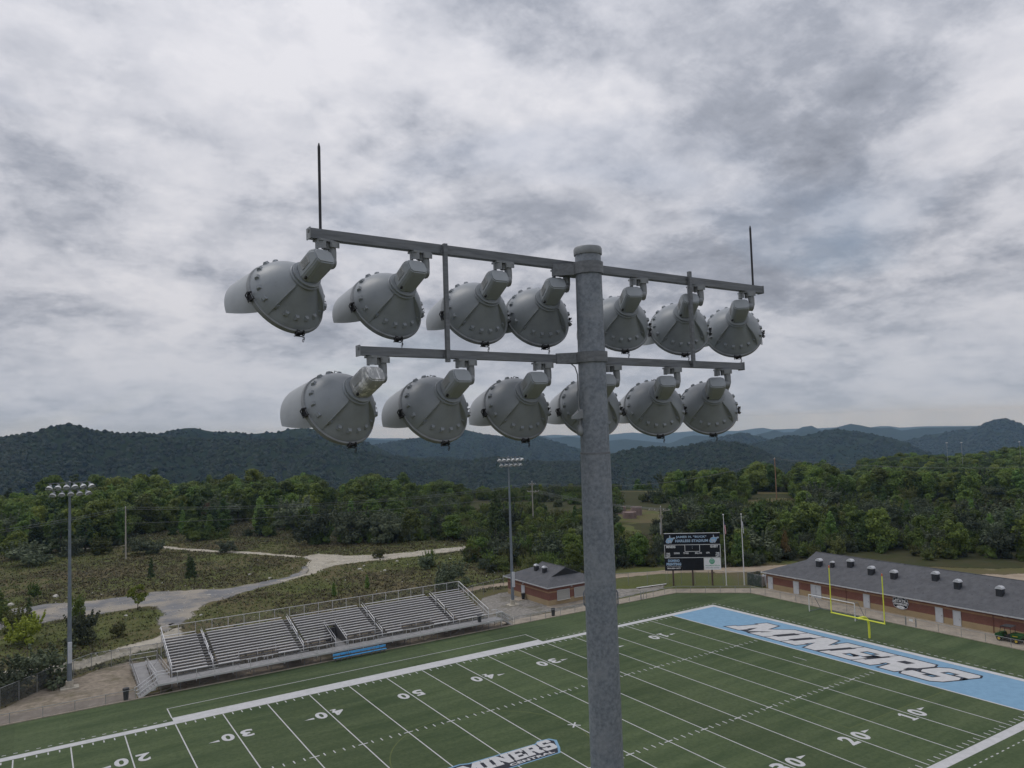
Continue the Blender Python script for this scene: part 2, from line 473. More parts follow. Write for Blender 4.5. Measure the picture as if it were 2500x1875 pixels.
# ---------------------------------------------------------------- mesh helpers
class MB:
    def __init__(s):
        s.v, s.f = [], []

    def add(s, vs_, fs_, M=None):
        o = len(s.v)
        if M is not None:
            vs_ = [M @ Vector(p) for p in vs_]
        s.v += [tuple(p) for p in vs_]
        s.f += [tuple(i + o for i in f) for f in fs_]
        return s

    def box(s, c, d, M=None, rz=0.0):
        x, y, z = d[0] / 2, d[1] / 2, d[2] / 2
        P = [(-x, -y, -z), (x, -y, -z), (x, y, -z), (-x, y, -z), (-x, -y, z), (x, -y, z), (x, y, z), (-x, y, z)]
        T = Matrix.Translation(c) @ Matrix.Rotation(rz, 4, 'Z')
        if M is not None:
            T = M @ T
        return s.add(P, [(3, 2, 1, 0), (4, 5, 6, 7), (0, 1, 5, 4), (1, 2, 6, 5), (2, 3, 7, 6), (3, 0, 4, 7)], T)

    def bar(s, a, b, w, h=None, upv=(0, 0, 1)):
        """rectangular bar from a to b, w wide, h high"""
        h = h or w
        a, b = Vector(a), Vector(b)
        d = b - a
        L = d.length
        d.normalize()
        u = Vector(upv)
        if abs(d.dot(u)) > 0.99:
            u = Vector((0, 1, 0))
        x = d.cross(u).normalized()
        z = x.cross(d)
        M = Matrix(((x.x, d.x, z.x, a.x), (x.y, d.y, z.y, a.y), (x.z, d.z, z.z, a.z), (0, 0, 0, 1)))
        return s.box((0, L / 2, 0), (w, L, h), M)

    def tube(s, pts, r, n=8, caps=True, closed=False):
        pts = [Vector(p) for p in pts]
        rs = r if isinstance(r, (list, tuple)) else [r] * len(pts)
        o = len(s.v)
        prev = None
        m = len(pts)
        for i, p in enumerate(pts):
            if closed:
                d = (pts[(i + 1) % m] - pts[i - 1]).normalized()
            elif i == 0:
                d = (pts[1] - p).normalized()
            elif i == m - 1:
                d = (p - pts[i - 1]).normalized()
            else:
                d = ((pts[i + 1] - p).normalized() + (p - pts[i - 1]).normalized()).normalized()
            if prev is None:
                ref = Vector((0, 0, 1)) if abs(d.z) < 0.9 else Vector((1, 0, 0))
                x = d.cross(ref).normalized()
            else:
                x = (prev - d * prev.dot(d)).normalized()
            prev = x
            y = d.cross(x)
            for k in range(n):
                a = 2 * PI * k / n
                s.v.append(tuple(p + (x * math.cos(a) + y * math.sin(a)) * rs[i]))
        for i in range(m - 1 if not closed else m):
            j = (i + 1) % m
            for k in range(n):
                k2 = (k + 1) % n
                s.f.append((o + i * n + k, o + i * n + k2, o + j * n + k2, o + j * n + k))
        if caps and not closed:
            s.f.append(tuple(o + k for k in reversed(range(n))))
            s.f.append(tuple(o + (m - 1) * n + k for k in range(n)))
        return s

    def lathe(s, prof, n=24, M=None, axis='Z', a0=0.0, a1=2 * PI):
        """profile of (radius, height) about an axis"""
        full = abs(a1 - a0 - 2 * PI) < 1e-6
        o = len(s.v)
        cols = n if full else n + 1
        for r, h in prof:
            for k in range(cols):
                a = a0 + (a1 - a0) * k / n
                c, sn = r * math.cos(a), r * math.sin(a)
                p = Vector((c, sn, h)) if axis == 'Z' else Vector((c, -h, sn))
                s.v.append(tuple(M @ p if M is not None else p))
        for i in range(len(prof) - 1):
            for k in range(n):
                k2 = (k + 1) % cols
                if not full and k + 1 >= cols:
                    continue
                s.f.append((o + i * cols + k, o + i * cols + k2, o + (i + 1) * cols + k2, o + (i + 1) * cols + k))
        return s

    def prism(s, poly, z0, z1, M=None):
        n = len(poly)
        P = [(x, y, z0) for x, y in poly] + [(x, y, z1) for x, y in poly]
        F = [tuple(reversed(range(n))), tuple(range(n, 2 * n))]
        F += [(i, (i + 1) % n, n + (i + 1) % n, n + i) for i in range(n)]
        return s.add(P, F, M)

    def flat(s, outer, holes=(), z=0.0, M=None):
        loops = [[Vector((x, y, 0)) for x, y in l] for l in (outer, *holes)]
        tris = tessellate_polygon(loops)
        P = [(p.x, p.y, z) for l in loops for p in l]
        F = []
        for t in tris:
            a, b, c = (P[i] for i in t)
            cr = (b[0] - a[0]) * (c[1] - a[1]) - (b[1] - a[1]) * (c[0] - a[0])
            F.append(tuple(t) if cr > 0 else tuple(reversed(t)))
        return s.add(P, F, M)

    def quad(s, a, b, c, d):
        return s.add([a, b, c, d], [(0, 1, 2, 3)])

    def mesh(s, name, m, smooth=False, angle=None):
        me = bpy.data.meshes.new(name)
        me.from_pydata(s.v, [], s.f)
        me.materials.append(MATS[m] if isinstance(m, str) else m)
        me.update()
        if smooth:
            me.polygons.foreach_set('use_smooth', [True] * len(me.polygons))
            if angle:
                me.set_sharp_from_angle(angle=math.radians(angle))
        return me

    def build(s, name, m, parent=None, smooth=False, angle=None, loc=None, rot=None, kind=None):
        return put(name, s.mesh(name, m, smooth, angle), parent, loc, rot, kind)


def put(name, me, parent=None, loc=None, rot=None, kind=None):
    o = bpy.data.objects.new(name, me)
    COL.objects.link(o)
    if parent is not None:
        o.parent = parent
    if loc is not None:
        o.location = loc
    if rot is not None:
        o.rotation_euler = rot
    if kind:
        o['kind'] = kind
    return o


def tag(o, label, cat, group=None):
    o['label'] = label
    o['category'] = cat
    if group:
        o['group'] = group
    return o


def thing(name, label, cat, loc=(0, 0, 0), rz=0.0, group=None):
    o = bpy.data.objects.new(name, None)
    o.empty_display_size = 0.3
    COL.objects.link(o)
    o.location = loc
    o.rotation_euler = (0, 0, rz)
    return tag(o, label, cat, group)


def struct(name, mb, m, parent=None, **kw):
    return mb.build(name, m, parent, kind='structure' if parent is None else None, **kw)


def dup(root, loc=None, rz=None, label=None, group=None):
    def cp(o, parent):
        c = o.copy()
        COL.objects.link(c)
        if parent is not None:
            c.parent = parent
        for ch in KIDS.get(o.name, []):
            cp(ch, c)
        return c
    KIDS = {}

    def walk(o):
        ch = list(o.children)
        KIDS[o.name] = ch
        for q in ch:
            walk(q)
    walk(root)
    r = cp(root, None)
    if loc is not None:
        r.location = loc
    if rz is not None:
        r.rotation_euler = (0, 0, rz)
    if label:
        r['label'] = label
    if group:
        r['group'] = group
    return r


# lettering: every string is turned into a flat mesh once, before the scene grows
def text_mesh(body, w, h, offset=0.02, space=1.0, shear=0.0):
    cu = bpy.data.curves.new('lettering', 'FONT')
    cu.body = body
    cu.offset = offset
    cu.space_character = space
    cu.shear = shear
    cu.resolution_u = 4
    o = bpy.data.objects.new('lettering', cu)
    COL.objects.link(o)
    bpy.context.view_layer.update()
    me = bpy.data.meshes.new_from_object(o.evaluated_get(bpy.context.evaluated_depsgraph_get()))
    bpy.data.objects.remove(o)
    bpy.data.curves.remove(cu)
    co = np.empty(len(me.vertices) * 3)
    me.vertices.foreach_get('co', co)
    co = co.reshape(-1, 3)
    lo, hi = co.min(0), co.max(0)
    co[:, 0] = (co[:, 0] - lo[0]) / max(hi[0] - lo[0], 1e-6) * w
    co[:, 1] = (co[:, 1] - lo[1]) / max(hi[1] - lo[1], 1e-6) * h
    co[:, 2] = 0
    me.vertices.foreach_set('co', co.ravel())
    me.update()
    return me


def lettering(name, body, w, h, m, parent, loc, rot, offset=0.02, space=1.0, shear=0.0):
    me = text_mesh(body, w, h, offset, space, shear)
    me.materials.clear()
    me.materials.append(MATS[m])
    return put(name, me, parent, loc, rot)


def offset_poly(poly, d):
    n = len(poly)
    area = sum(poly[i][0] * poly[(i + 1) % n][1] - poly[(i + 1) % n][0] * poly[i][1] for i in range(n))
    sgn = 1 if area > 0 else -1
    out = []
    for i in range(n):
        p0, p1, p2 = Vector(poly[i - 1]), Vector(poly[i]), Vector(poly[(i + 1) % n])
        e1, e2 = (p1 - p0).normalized(), (p2 - p1).normalized()
        n1, n2 = Vector((e1.y, -e1.x)) * sgn, Vector((e2.y, -e2.x)) * sgn
        b = n1 + n2
        if b.length < 1e-4:
            b = n1.copy()
        b.normalize()
        k = d / max(0.45, b.dot(n1))
        out.append(tuple(p1 + b * k))
    return out


GLYPH = {
    'I': ([(0, 0), (1, 0), (1, .24), (.82, .24), (.82, .76), (1, .76), (1, 1), (0, 1), (0, .76), (.18, .76), (.18, .24), (0, .24)], []),
    'M': ([(0, 0), (.36, 0), (.36, .24), (.31, .24), (.31, .50), (.5, .08), (.69, .50), (.69, .24), (.64, .24), (.64, 0), (1, 0), (1, .24),
           (.94, .24), (.94, .76), (1, .76), (1, 1), (.70, 1), (.5, .56), (.30, 1), (0, 1), (0, .76), (.06, .76), (.06, .24), (0, .24)], []),
    'N': ([(0, 0), (.40, 0), (.40, .24), (.34, .24), (.34, .50), (.64, 0), (.94, 0), (.94, .76), (1, .76), (1, 1), (.60, 1), (.60, .76),
           (.66, .76), (.66, .50), (.36, 1), (0, 1), (0, .76), (.06, .76), (.06, .24), (0, .24)], []),
    'E': ([(0, 0), (1, 0), (1, .36), (.78, .36), (.78, .22), (.40, .22), (.40, .40), (.82, .40), (.82, .60), (.40, .60), (.40, .78),
           (.78, .78), (.78, .66), (1, .66), (1, 1), (0, 1), (0, .78), (.07, .78), (.07, .22), (0, .22)], []),
    'R': ([(0, 0), (.44, 0), (.44, .24), (.38, .24), (.38, .38), (.5, .38), (.64, 0), (1, 0), (1, .24), (.93, .24), (.85, .42), (.95, .52),
           (.95, .86), (.84, 1), (0, 1), (0, .78), (.06, .78), (.06, .24), (0, .24)], [[(.38, .60), (.62, .60), (.62, .78), (.38, .78)]]),
    'S': ([(0, .13), (.13, 0), (.86, 0), (1, .14), (1, .46), (.87, .60), (.36, .60), (.36, .77), (.64, .77), (.64, .67), (.98, .67), (.98, .88),
           (.86, 1), (.14, 1), (0, .87), (0, .54), (.13, .40), (.64, .40), (.64, .23), (.36, .23), (.36, .33), (0, .33)], []),
}


def block_word(spans, H, shear, width_fn=None):
    """[(letter, s0, s1)] -> polygons in word space (s to the right, h up)"""
    out = []
    for ch, a, b in spans:
        outer, holes = GLYPH[ch]
        def tr(p):
            h = p[1] * H
            return (a + p[0] * (b - a) + shear * h, h)
        out.append(([tr(p) for p in outer], [[tr(p) for p in hl] for hl in holes]))
    return out


# ---------------------------------------------------------------- the floodlight tower close to the camera
def rim_pt(th, r, y=0.0):
    """th measured from the top of the rim; lamp axes: +Y aim, +Z up, +X right"""
    return Vector((r * math.sin(th), y, r * math.cos(th)))


RIM = 0.318
PROF = [(RIM, 0.0), (.312, .035), (.300, .075), (.281, .118), (.255, .16), (.222, .2), (.185, .236), (.148, .266), (.118, .286), (.10, .295)]


def prof_r(h):
    for (ra, ha), (rb, hb) in zip(PROF, PROF[1:]):
        if ha <= h <= hb:
            return ra + (rb - ra) * (h - ha) / (hb - ha)
    return PROF[-1][0]




def sector_r(h):
    # the pressed-in sector is nearly a straight cone from rim to collar
    line = RIM + (.106 - RIM) * h / .295
    k = max(0.0, min(1.0, h / .06))
    return prof_r(h) + (line - prof_r(h)) * .92 * k


LM = {}


def lamp_meshes():
    # spun shell with a pressed-in sector under the collar
    m = MB()
    half = math.radians(51)
    ang = []
    for k in range(49):
        ang.append((-PI + half) + (2 * PI - 2 * half) * k / 48 )
    ins = [PI - half + .03 + (2 * half - .06) * k / 20 for k in range(21)]
    cols = [(a, 0) for a in ang] + [(a, 1) for a in ins]
    hs = [0, .02, .045, .075, .11, .15, .19, .225, .255, .28, .295]
    nn = len(cols)
    for h in hs:
        for a, inn in cols:
            r = prof_r(h)
            if inn:
                r = sector_r(h)
            m.v.append(tuple(rim_pt(a, r, -h)))
    for i in range(len(hs) - 1):
        for k in range(nn):
            k2 = (k + 1) % nn
            m.f.append((i * nn + k, i * nn + k2, (i + 1) * nn + k2, (i + 1) * nn + k))
    LM['floodlight'] = m.mesh('floodlight', 'lamp_paint', True, 20)
    m = MB()
    sec = [(RIM - .004, -.022), (RIM + .010, -.022), (RIM + .014, -.006), (RIM + .010, .014), (RIM - .004, .018), (RIM - .004, -.022)]
    m.lathe(sec, 48, axis='Y')
    LM['rim'] = m.mesh('rim', 'clamp_metal', True, 40)
    m = MB()
    m.lathe([(RIM - .006, -.016), (.2, -.026), (.02, -.03)], 32, axis='Y')
    LM['lens'] = m.mesh('lens', 'lamp_glass', True)
    # visor: a sheet curved round the upper rim, cut back toward the front
    m = MB()
    nu, nv = 8, 36
    for layer in (0, 1):
        for i in range(nu + 1):
            t = i / nu
            half = math.radians(119 - 29 * t)
            L = 0.252
            for j in range(nv + 1):
                a = -half + 2 * half * j / nv
                bulge = 0.004 * math.sin(PI * t)
                p = rim_pt(a, RIM + .006 - .004 * layer + bulge + .062 * t, .012 + L * t )
                m.v.append(tuple(p))
        o = layer * (nu + 1) * (nv + 1)
        for i in range(nu):
            for j in range(nv):
                q = (o + i * (nv + 1) + j, o + i * (nv + 1) + j + 1, o + (i + 1) * (nv + 1) + j + 1, o + (i + 1) * (nv + 1) + j)
                m.f.append(q if layer == 0 else q[::-1])
    LM['visor'] = m.mesh('visor', 'visor_paint', True)
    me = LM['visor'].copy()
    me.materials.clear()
    me.materials.append(MATS['visor_skylit'])
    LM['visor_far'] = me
    m = MB()
    m.lathe([(.10, .283), (.126, .285), (.13, .293), (.126, .302), (.112, .304), (.112, .312), (.12, .314), (.12, .324), (.10, .328), (.07, .33)], 36, axis='Y')
    LM['collar'] = m.mesh('collar', 'lamp_paint', True, 35)
    # lamp housing: bevelled box that widens to the rear, sloped end cap
    bm = bmesh.new()
    secs = [(.325, .084, .086, .034), (.36, .088, .090, .034), (.515, .092, .086, .028), (.57, .085, .062, .026)]
    rings = []
    for y, hx, hz, ch in secs:
        dz = -.008 if y > .53 else 0
        pts = [(-hx, -hz + ch), (-hx + ch, -hz), (hx - ch, -hz), (hx, -hz + ch), (hx, hz - ch), (hx - ch, hz), (-hx + ch, hz), (-hx, hz - ch)]
        rings.append([bm.verts.new((x, -y, z + dz)) for x, z in pts])
    for a, b in zip(rings, rings[1:]):
        for k in range(8):
            bm.faces.new((a[k], a[(k + 1) % 8], b[(k + 1) % 8], b[k]))
    bm.faces.new(rings[-1])
    bm.faces.new(list(reversed(rings[0])))
    bmesh.ops.recalc_face_normals(bm, faces=bm.faces)
    bmesh.ops.bevel(bm, geom=[e for e in bm.edges], offset=.009, segments=2, affect='EDGES', clamp_overlap=True)
    me = bpy.data.meshes.new('housing')
    bm.to_mesh(me)
    bm.free()
    me.materials.append(MATS['lamp_housing'])
    me.polygons.foreach_set('use_smooth', [True] * len(me.polygons))
    me.set_sharp_from_angle(angle=math.radians(38))
    LM['housing'] = me
    me2 = me.copy()
    me2.materials.clear()
    me2.materials.append(MATS['lamp_streaked'])
    LM['housing_streaked'] = me2
    m = MB()
    m.box((-.0915, -.44, .012), (.006, .11, .066))
    for k in range(4):
        m.box((-.0950, -.44, .034 - k * .014), (.003, .075 - .012 * (k % 2), .006))
    LM['rating_plate'] = m.mesh('rating_plate', 'lamp_plate')
    m = MB()
    m.tube([(-.068, -.372, -.070), (-.080, -.372, -.088)], .011, 10)
    LM['screw'] = m.mesh('screw', 'dark_metal')
    # pressed ribs from the collar down to the rim
    for sgn, nm in ((-1, 'a'), (1, 'b')):
        m = MB()
        th = math.radians(180 - sgn * 52)
        top, bot, edge = [], [], []
        hs = [.272, .24, .20, .16, .12, .085, .055]
        for i, h in enumerate(hs):
            k = math.sin(PI * min(1, (i + .6) / len(hs) * 1.15)) ** .6 if i < len(hs) - 1 else .15
            r = prof_r(h)
            for lst, da, dr in ((top, .030, -.002), (edge, .008, .004 * k), (bot, -.012, -.004)):
                a = th + sgn * da * .26 / max(r, .1) * 1.2
                lst.append(rim_pt(a, r + dr, -h))
        o = len(m.v)
        for i in range(len(hs)):
            m.v += [tuple(top[i]), tuple(edge[i]), tuple(bot[i])]
        for i in range(len(hs) - 1):
            b0, b1 = o + 3 * i, o + 3 * i + 3
            m.f += [(b0, b0 + 1, b1 + 1, b1), (b0 + 1, b0 + 2, b1 + 2, b1 + 1)]
        LM['rib_' + nm] = m.mesh('rib', 'lamp_paint')
    m = MB()
    m.add([(-.015, -.02, 0), (.015, -.02, 0), (.015, .02, 0), (-.015, .02, 0), (-.010, -.008, .019), (.010, -.008, .019), (.010, .011, .017), (-.010, .011, .017)],
          [(4, 5, 6, 7), (0, 1, 5, 4), (1, 2, 6, 5), (2, 3, 7, 6), (3, 0, 4, 7)])
    m.v = [(x * 1.2, y * 1.2, z * 1.25) for x, y, z in m.v]
    LM['stud'] = m.mesh('stud', 'lamp_paint')
    # rim latch: plate, two hooks, wire bail
    m = MB()
    m.box((0, 0, .010), (.058, .030, .012))
    m.box((0, .016, .016), (.034, .010, .022))
    for x in (-.030, .030):
        m.tube([(x, -.036, .0), (x * 1.2, -.02, .03), (x, .012, .03), (x * .8, .03, .016)], .0045, 6)
        m.box((x, -.012, .014), (.010, .034, .016))
    m.tube([(-.022, -.034, .005), (-.022, -.05, .022), (.022, -.05, .022), (.022, -.034, .005)], .004, 6)
    LM['latch'] = m.mesh('latch', 'dark_metal')
    m = MB()
    for k in range(4):
        c = Vector((.004 * (-1) ** k, 0, -.012 - .017 * k))
        ring = []
        for q in range(8):
            a = 2 * PI * q / 8
            ring.append(c + (Vector((.006 * math.cos(a), 0, .012 * math.sin(a))) if k % 2 else Vector((0, .006 * math.cos(a), .012 * math.sin(a)))))
        m.tube(ring, .0026, 5, closed=True)
    LM['chain'] = m.mesh('chain', 'dark_metal')
    # mount: clamp under the arm, cup, elbow down to the pivot.  Origin at the arm's underside
    m = MB()
    m.box((.0, 0, -.010), (.17, .10, .016))
    m.box((.045, -.052, -.034), (.085, .012, .046))
    m.box((.045, .052, -.034), (.085, .012, .046))
    for x in (.012, .078):
        m.box((x, -.060, -.034), (.008, .006, .022))
    m.lathe([(.052, -.018), (.052, -.075), (.044, -.075), (.044, -.03)], 20, M=Matrix.Translation((-.035, 0, 0)), a0=PI * .5, a1=PI * 1.5)
    m.tube([(.01, 0, -.018), (.012, 0, -.07)], .030, 12)
    LM['clamp'] = m.mesh('mount_clamp', 'clamp_metal', True, 35)
    m = MB()
    m.tube([(.045, -.01, -.03), (.050, -.012, -.09), (.052, -.012, -.145), (.040, -.010, -.185), (.026, -.008, -.205)],
           [.034, .034, .032, .034, .030], 14)
    m.tube([(-.03, -.01, -.172), (.060, -.01, -.172)], .046, 18)
    m.tube([(.060, -.01, -.172), (.072, -.01, -.172)], .018, 8)
    LM['elbow'] = m.mesh('mount_elbow', 'clamp_metal', True, 35)


def add_lamp(root, P, az, tilt, full=True, streaked=False, roll_=0.0):
    """P: point on the arm's underside in root coordinates; az: aim from +Y towards -X is negative"""
    Rz = Matrix.Rotation(-az, 4, 'Z')
    piv = Vector(P) + Vector((0, 0, -.172)) 
    Rt = Rz @ Matrix.Rotation(-tilt, 4, 'X') @ Matrix.Rotation(roll_, 4, 'Y')
    lp = Vector((.078, -.480, .012))
    loc = piv - (Rt.to_3x3() @ lp) + Rz.to_3x3() @ Vector((-.0, 0, 0))
    fl = put('floodlight', LM['floodlight'], root, loc, Rt.to_euler())
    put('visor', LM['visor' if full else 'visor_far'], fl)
    put('rim', LM['rim'], fl)
    put('lens', LM['lens'], fl)
    put('collar', LM['collar'], fl)
    put('housing', LM['housing_streaked' if streaked else 'housing'], fl)
    c = put('mount_clamp', LM['clamp'], root, P, Rz.to_euler())
    put('elbow', LM['elbow'], c)
    if full:
        put('rating_plate', LM['rating_plate'], fl)
        put('screw', LM['screw'], fl)
        put('rib', LM['rib_a'], fl)
        put('rib', LM['rib_b'], fl)
        for k in range(18):
            th = 2 * PI * (k + .5) / 18
            h = .088
            r = sector_r(h) if abs(th - PI) < math.radians(50) else prof_r(h)
            nrm = Vector((math.sin(th) * .86, -.5, math.cos(th) * .86)).normalized()
            tan = Vector((math.cos(th), 0, -math.sin(th)))
            fwd = nrm.cross(tan)
            M = Matrix(((tan.x, fwd.x, nrm.x), (tan.y, fwd.y, nrm.y), (tan.z, fwd.z, nrm.z)))
            put('stud', LM['stud'], fl, rim_pt(th, r - .003, -h), M.to_euler())
        for deg in (12, 96, 180, 264):
            th = math.radians(deg)
            nrm = rim_pt(th, 1)
            tan = Vector((math.cos(th), 0, -math.sin(th)))
            fwd = nrm.cross(tan)
            M = Matrix(((tan.x, fwd.x, nrm.x), (tan.y, fwd.y, nrm.y), (tan.z, fwd.z, nrm.z)))
            put('latch', LM['latch'], fl, rim_pt(th, RIM + .008, .0), M.to_euler())
        M = Rt.to_3x3().inverted()
        put('chain', LM['chain'], fl, rim_pt(math.radians(172), RIM + .014, -.005), M.to_euler())
    return fl


def near_tower():
    bx, by = -30.77, -55.25
    root = thing('floodlight_tower', 'tall galvanised floodlight tower rising close to the camera with thirteen grey lamps on two crossarms', 'floodlight tower', (bx, by, 0))
    def rr(z):
        return .119 + (30.5 - z) * .0068 if z > 28.68 else .1305 + (28.68 - z) * .0048
    m = MB()
    m.tube([(0, 0, 28.68), (0, 0, 29.5), (0, 0, 30.53)], [rr(28.6801), rr(29.5), rr(30.53)], 48)
    m.build('pole_top_section', 'galvanised', root, True, 40)
    m = MB()
    m.tube([(0, 0, .9), (0, 0, 10), (0, 0, 20), (0, 0, 28.688)], [rr(.9), rr(10), rr(20), rr(28.688) + .004], 48)
    m.build('pole', 'galvanised', root, True, 40)
    m = MB()
    m.lathe([(rr(28.68) - .002, 28.694), (rr(28.68) + .006, 28.690), (rr(28.68) + .007, 28.676), (rr(28.68), 28.670)], 48)
    m.build('joint_lip', 'galvanised_arm', root, True, 40)
    m = MB()
    m.lathe([(.26, 0), (.32, .0), (.32, .9), (0.0, .9)], 32)
    m.box((0, 0, .05), (1.6, 1.6, .1))
    m.build('concrete_base', 'concrete_base', root)
    m = MB()
    m.lathe([(.10, 30.50), (.128, 30.50), (.131, 30.51), (.131, 30.555), (.122, 30.572), (.07, 30.586), (0.0, 30.592)], 40)
    m.build('pole_cap', 'clamp_metal', root, True, 40)
    ay = .21                                   # crossarms sit on the field side of the pole
    def collar(z, h, half, r):
        m = MB()
        pts = [(half, ay - .04)]
        for k in range(25):
            a = math.radians(20 - 220 * k / 24)
            pts.append((r * math.cos(a), r * math.sin(a)))
        pts.append((-half, ay - .04))
        pts.append((-half, ay - .02))
        pts.append((half, ay - .02))
        m.prism(list(reversed(pts)), z - h / 2, z + h / 2)
        m.build('collar_band', 'galvanised_arm', root, False)
    collar(30.375, .108, .28, .137)
    collar(29.555, .095, .27, .146)
    m = MB()
    m.bar((-2.54, ay, 30.475), (2.62, ay, 30.395), .076, .076)
    m.build('crossarm', 'galvanised_arm', root)
    m = MB()
    m.bar((-2.16, ay, 29.58), (2.24, ay, 29.525), .070, .070)
    m.build('crossarm', 'galvanised_arm', root)
    for x, z in ((-2.54, 30.475), (2.62, 30.395), (-2.16, 29.58), (2.24, 29.525)):
        m = MB()
        s = -1 if x < 0 else 1
        m.box((x + s * .004, ay, z), (.008, .088, .088))
        m.box((x + s * .012, ay - .02, z + .015), (.012, .02, .02))
        m.build('end_plate', 'clamp_metal', root)
    for x in (-1.40, 1.455):
        m = MB()
        m.bar((x, ay - .055, 29.50), (x, ay - .055, 30.50), .034, .034)
        m.box((x, ay - .038, 29.55), (.07, .02, .03))
        m.box((x, ay - .038, 30.43), (.07, .02, .03))
        m.build('strut', 'galvanised_arm', root)
    for x, z0, z1 in ((-2.45, 30.42, 31.20), (2.50, 30.37, 31.12)):
        m = MB()
        m.tube([(x, ay, z0), (x, ay, z1 - .03)], .0115, 8)
        m.tube([(x, ay, z1 - .03), (x, ay, z1)], [.0115, .004], 8)
        m.box((x, ay, z0 + .05), (.05, .05, .03))
        m.build('lightning_rod', 'dark_metal', root)
    ux = [-33.15, -32.35, -31.54, -30.90, -29.95, -29.15, -28.36]
    lx = [-32.75, -31.95, -31.15, -30.34, -29.54, -28.80]
    def aim(x, d0, d1, f):
        A = math.atan2(x + 35.1, 5.67)
        return A - math.radians(d0 + (d1 - d0) * f)
    for i, x in enumerate(ux):
        dx = x - bx
        add_lamp(root, (dx - .03, ay, 30.475 - .0155 * (dx + 2.54) - .038), aim(x, 38, 13, i / 6), math.radians(29 + rng.uniform(-1, 1)))
    for i, x in enumerate(lx):
        dx = x - bx
        add_lamp(root, (dx - .03, ay, 29.58 - .0125 * (dx + 2.16) - .035), aim(x, 38, 14, i / 5), math.radians(29 + rng.uniform(-1, 1)), streaked=(i == 0))
    # small dome camera on a triangular bracket, conduit and cable hooks
    m = MB()
    m.add([(-.10, -.02, 29.00), (-.235, .03, 28.995), (-.10, .08, 29.00), (-.10, -.02, 29.10), (-.235, .03, 29.015), (-.10, .08, 29.10)],
          [(2, 1, 0), (3, 4, 5), (0, 1, 4, 3), (1, 2, 5, 4), (2, 0, 3, 5)])
    m.build('camera_bracket', 'clamp_metal', root)
    m = MB()
    m.tube([(-.138, .03, 29.0), (-.138, .03, 28.94)], .014, 12)
    m.lathe([(.0, 28.84), (.022, 28.845), (.034, 28.862), (.036, 28.89), (.028, 28.925), (.012, 28.945)], 20, M=Matrix.Translation((-.138, .03, 0)))
    m.build('dome_camera', 'clamp_metal', root, True, 40)
    m = MB()
    m.tube([(-.17, .12, 29.52), (-.15, .06, 29.47), (-.147, .03, 29.40), (-.155, .02, 28.98)], .006, 6)
    m.build('conduit', 'clamp_metal', root)
    for z, side in ((29.19, -1), (27.38, -1), (27.38, 1)):
        m = MB()
        r = rr(z)
        ux_, uy_ = side * .78, -side * .62
        m.tube([(ux_ * q, uy_ * q, z + dz) for q, dz in ((r - .01, .09), (r + .016, .05), (r + .016, -.05), (r - .01, -.09))], .007, 6)
        m.build('cable_hook', 'galvanised', root)
    return root


lamp_meshes()
near_tower()


def far_tower(x, y, label, azs):
    root = thing('floodlight_tower', label, 'floodlight tower', (x, y, 0), 0, None)
    m = MB()
    m.tube([(0, 0, .75), (0, 0, 12), (0, 0, 24.1)], [.27, .19, .115], 20)
    m.build('pole', 'pole_far', root, True, 40)
    m = MB()
    m.lathe([(.40, -.1), (.40, .85), (.0, .85)], 24)
    m.box((0, 0, .06), (1.9, 1.5, .12))
    m.build('concrete_base', 'concrete_base', root)
    m = MB()
    m.box((.02, -.36, 4.15), (.42, .26, 2.4))
    m.box((.02, -.36, 4.4), (.44, .28, .03))
    m.build('ballast_box', 'door_white', root)
    m = MB()
    m.lathe([(.135, 24.08), (.135, 24.13), (.0, 24.2)], 16)
    m.build('pole_cap', 'clamp_metal', root)
    for z, hw, n in ((24.0, 2.2, 6), (23.15, 1.85, 5)):
        m = MB()
        m.bar((-hw, -.2, z), (hw, -.2, z), .08, .08)
        m.build('crossarm', 'galvanised_arm', root)
        for i in range(n):
            dx = -hw + .2 + (2 * hw - .4) * i / (n - 1)
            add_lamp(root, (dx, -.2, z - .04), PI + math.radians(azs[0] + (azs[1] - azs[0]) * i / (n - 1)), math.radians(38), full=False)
    for dx in (-1.1, 1.1):
        m = MB()
        m.bar((dx, -.15, 23.1), (dx, -.15, 24.05), .04, .04)
        m.build('strut', 'galvanised_arm', root)
    return root


far_tower(-31.4, 44.4, 'tall floodlight tower standing on gravel left of the bleachers', (22, -22))
far_tower(31.0, 45.7, 'tall floodlight tower standing between the bleachers and the small brick building', (24, -20))

# ---------------------------------------------------------------- ground, roads, turf and its paint
def ground_z(x, y):
    d = math.hypot(x - 30, y - 60)
    if d < 198:
        return 0.0
    t = min(1.0, (d - 198) / 480.0)
    s = t * t * (3 - 2 * t)
    return -250.0 * s


def make_ground():
    rs = [0, 60, 120, 160, 198, 215, 235, 260, 290, 320, 355, 395, 440, 490, 550, 620, 690, 800, 1200, 2500, 5000, 8000, 12000]
    n = 96
    vsx, fs = [], []
    for r in rs:
        for k in range(n):
            a = 2 * PI * k / n
            x, y = 30 + r * math.cos(a), 60 + r * math.sin(a)
            z = ground_z(x, y) if r < 680 else -250.0
            if r > 240:
                z += noise.noise((x / 90, y / 90, 1.7)) * min(14, (r - 240) * .1)
            vsx.append((x, y, z))
    for i in range(len(rs) - 1):
        for k in range(n):
            fs.append((i * n + k, (i + 1) * n + k, (i + 1) * n + (k + 1) % n, i * n + (k + 1) % n))
    m = MB().add(vsx, fs)
    o = struct('ground', m, 'meadow')
    o.data.materials.append(MATS['hill_forest'])
    for p in o.data.polygons:
        c = p.center
        if math.hypot(c.x - 30, c.y - 60) > 200 and c.y > -60:
            p.material_index = 1


make_ground()


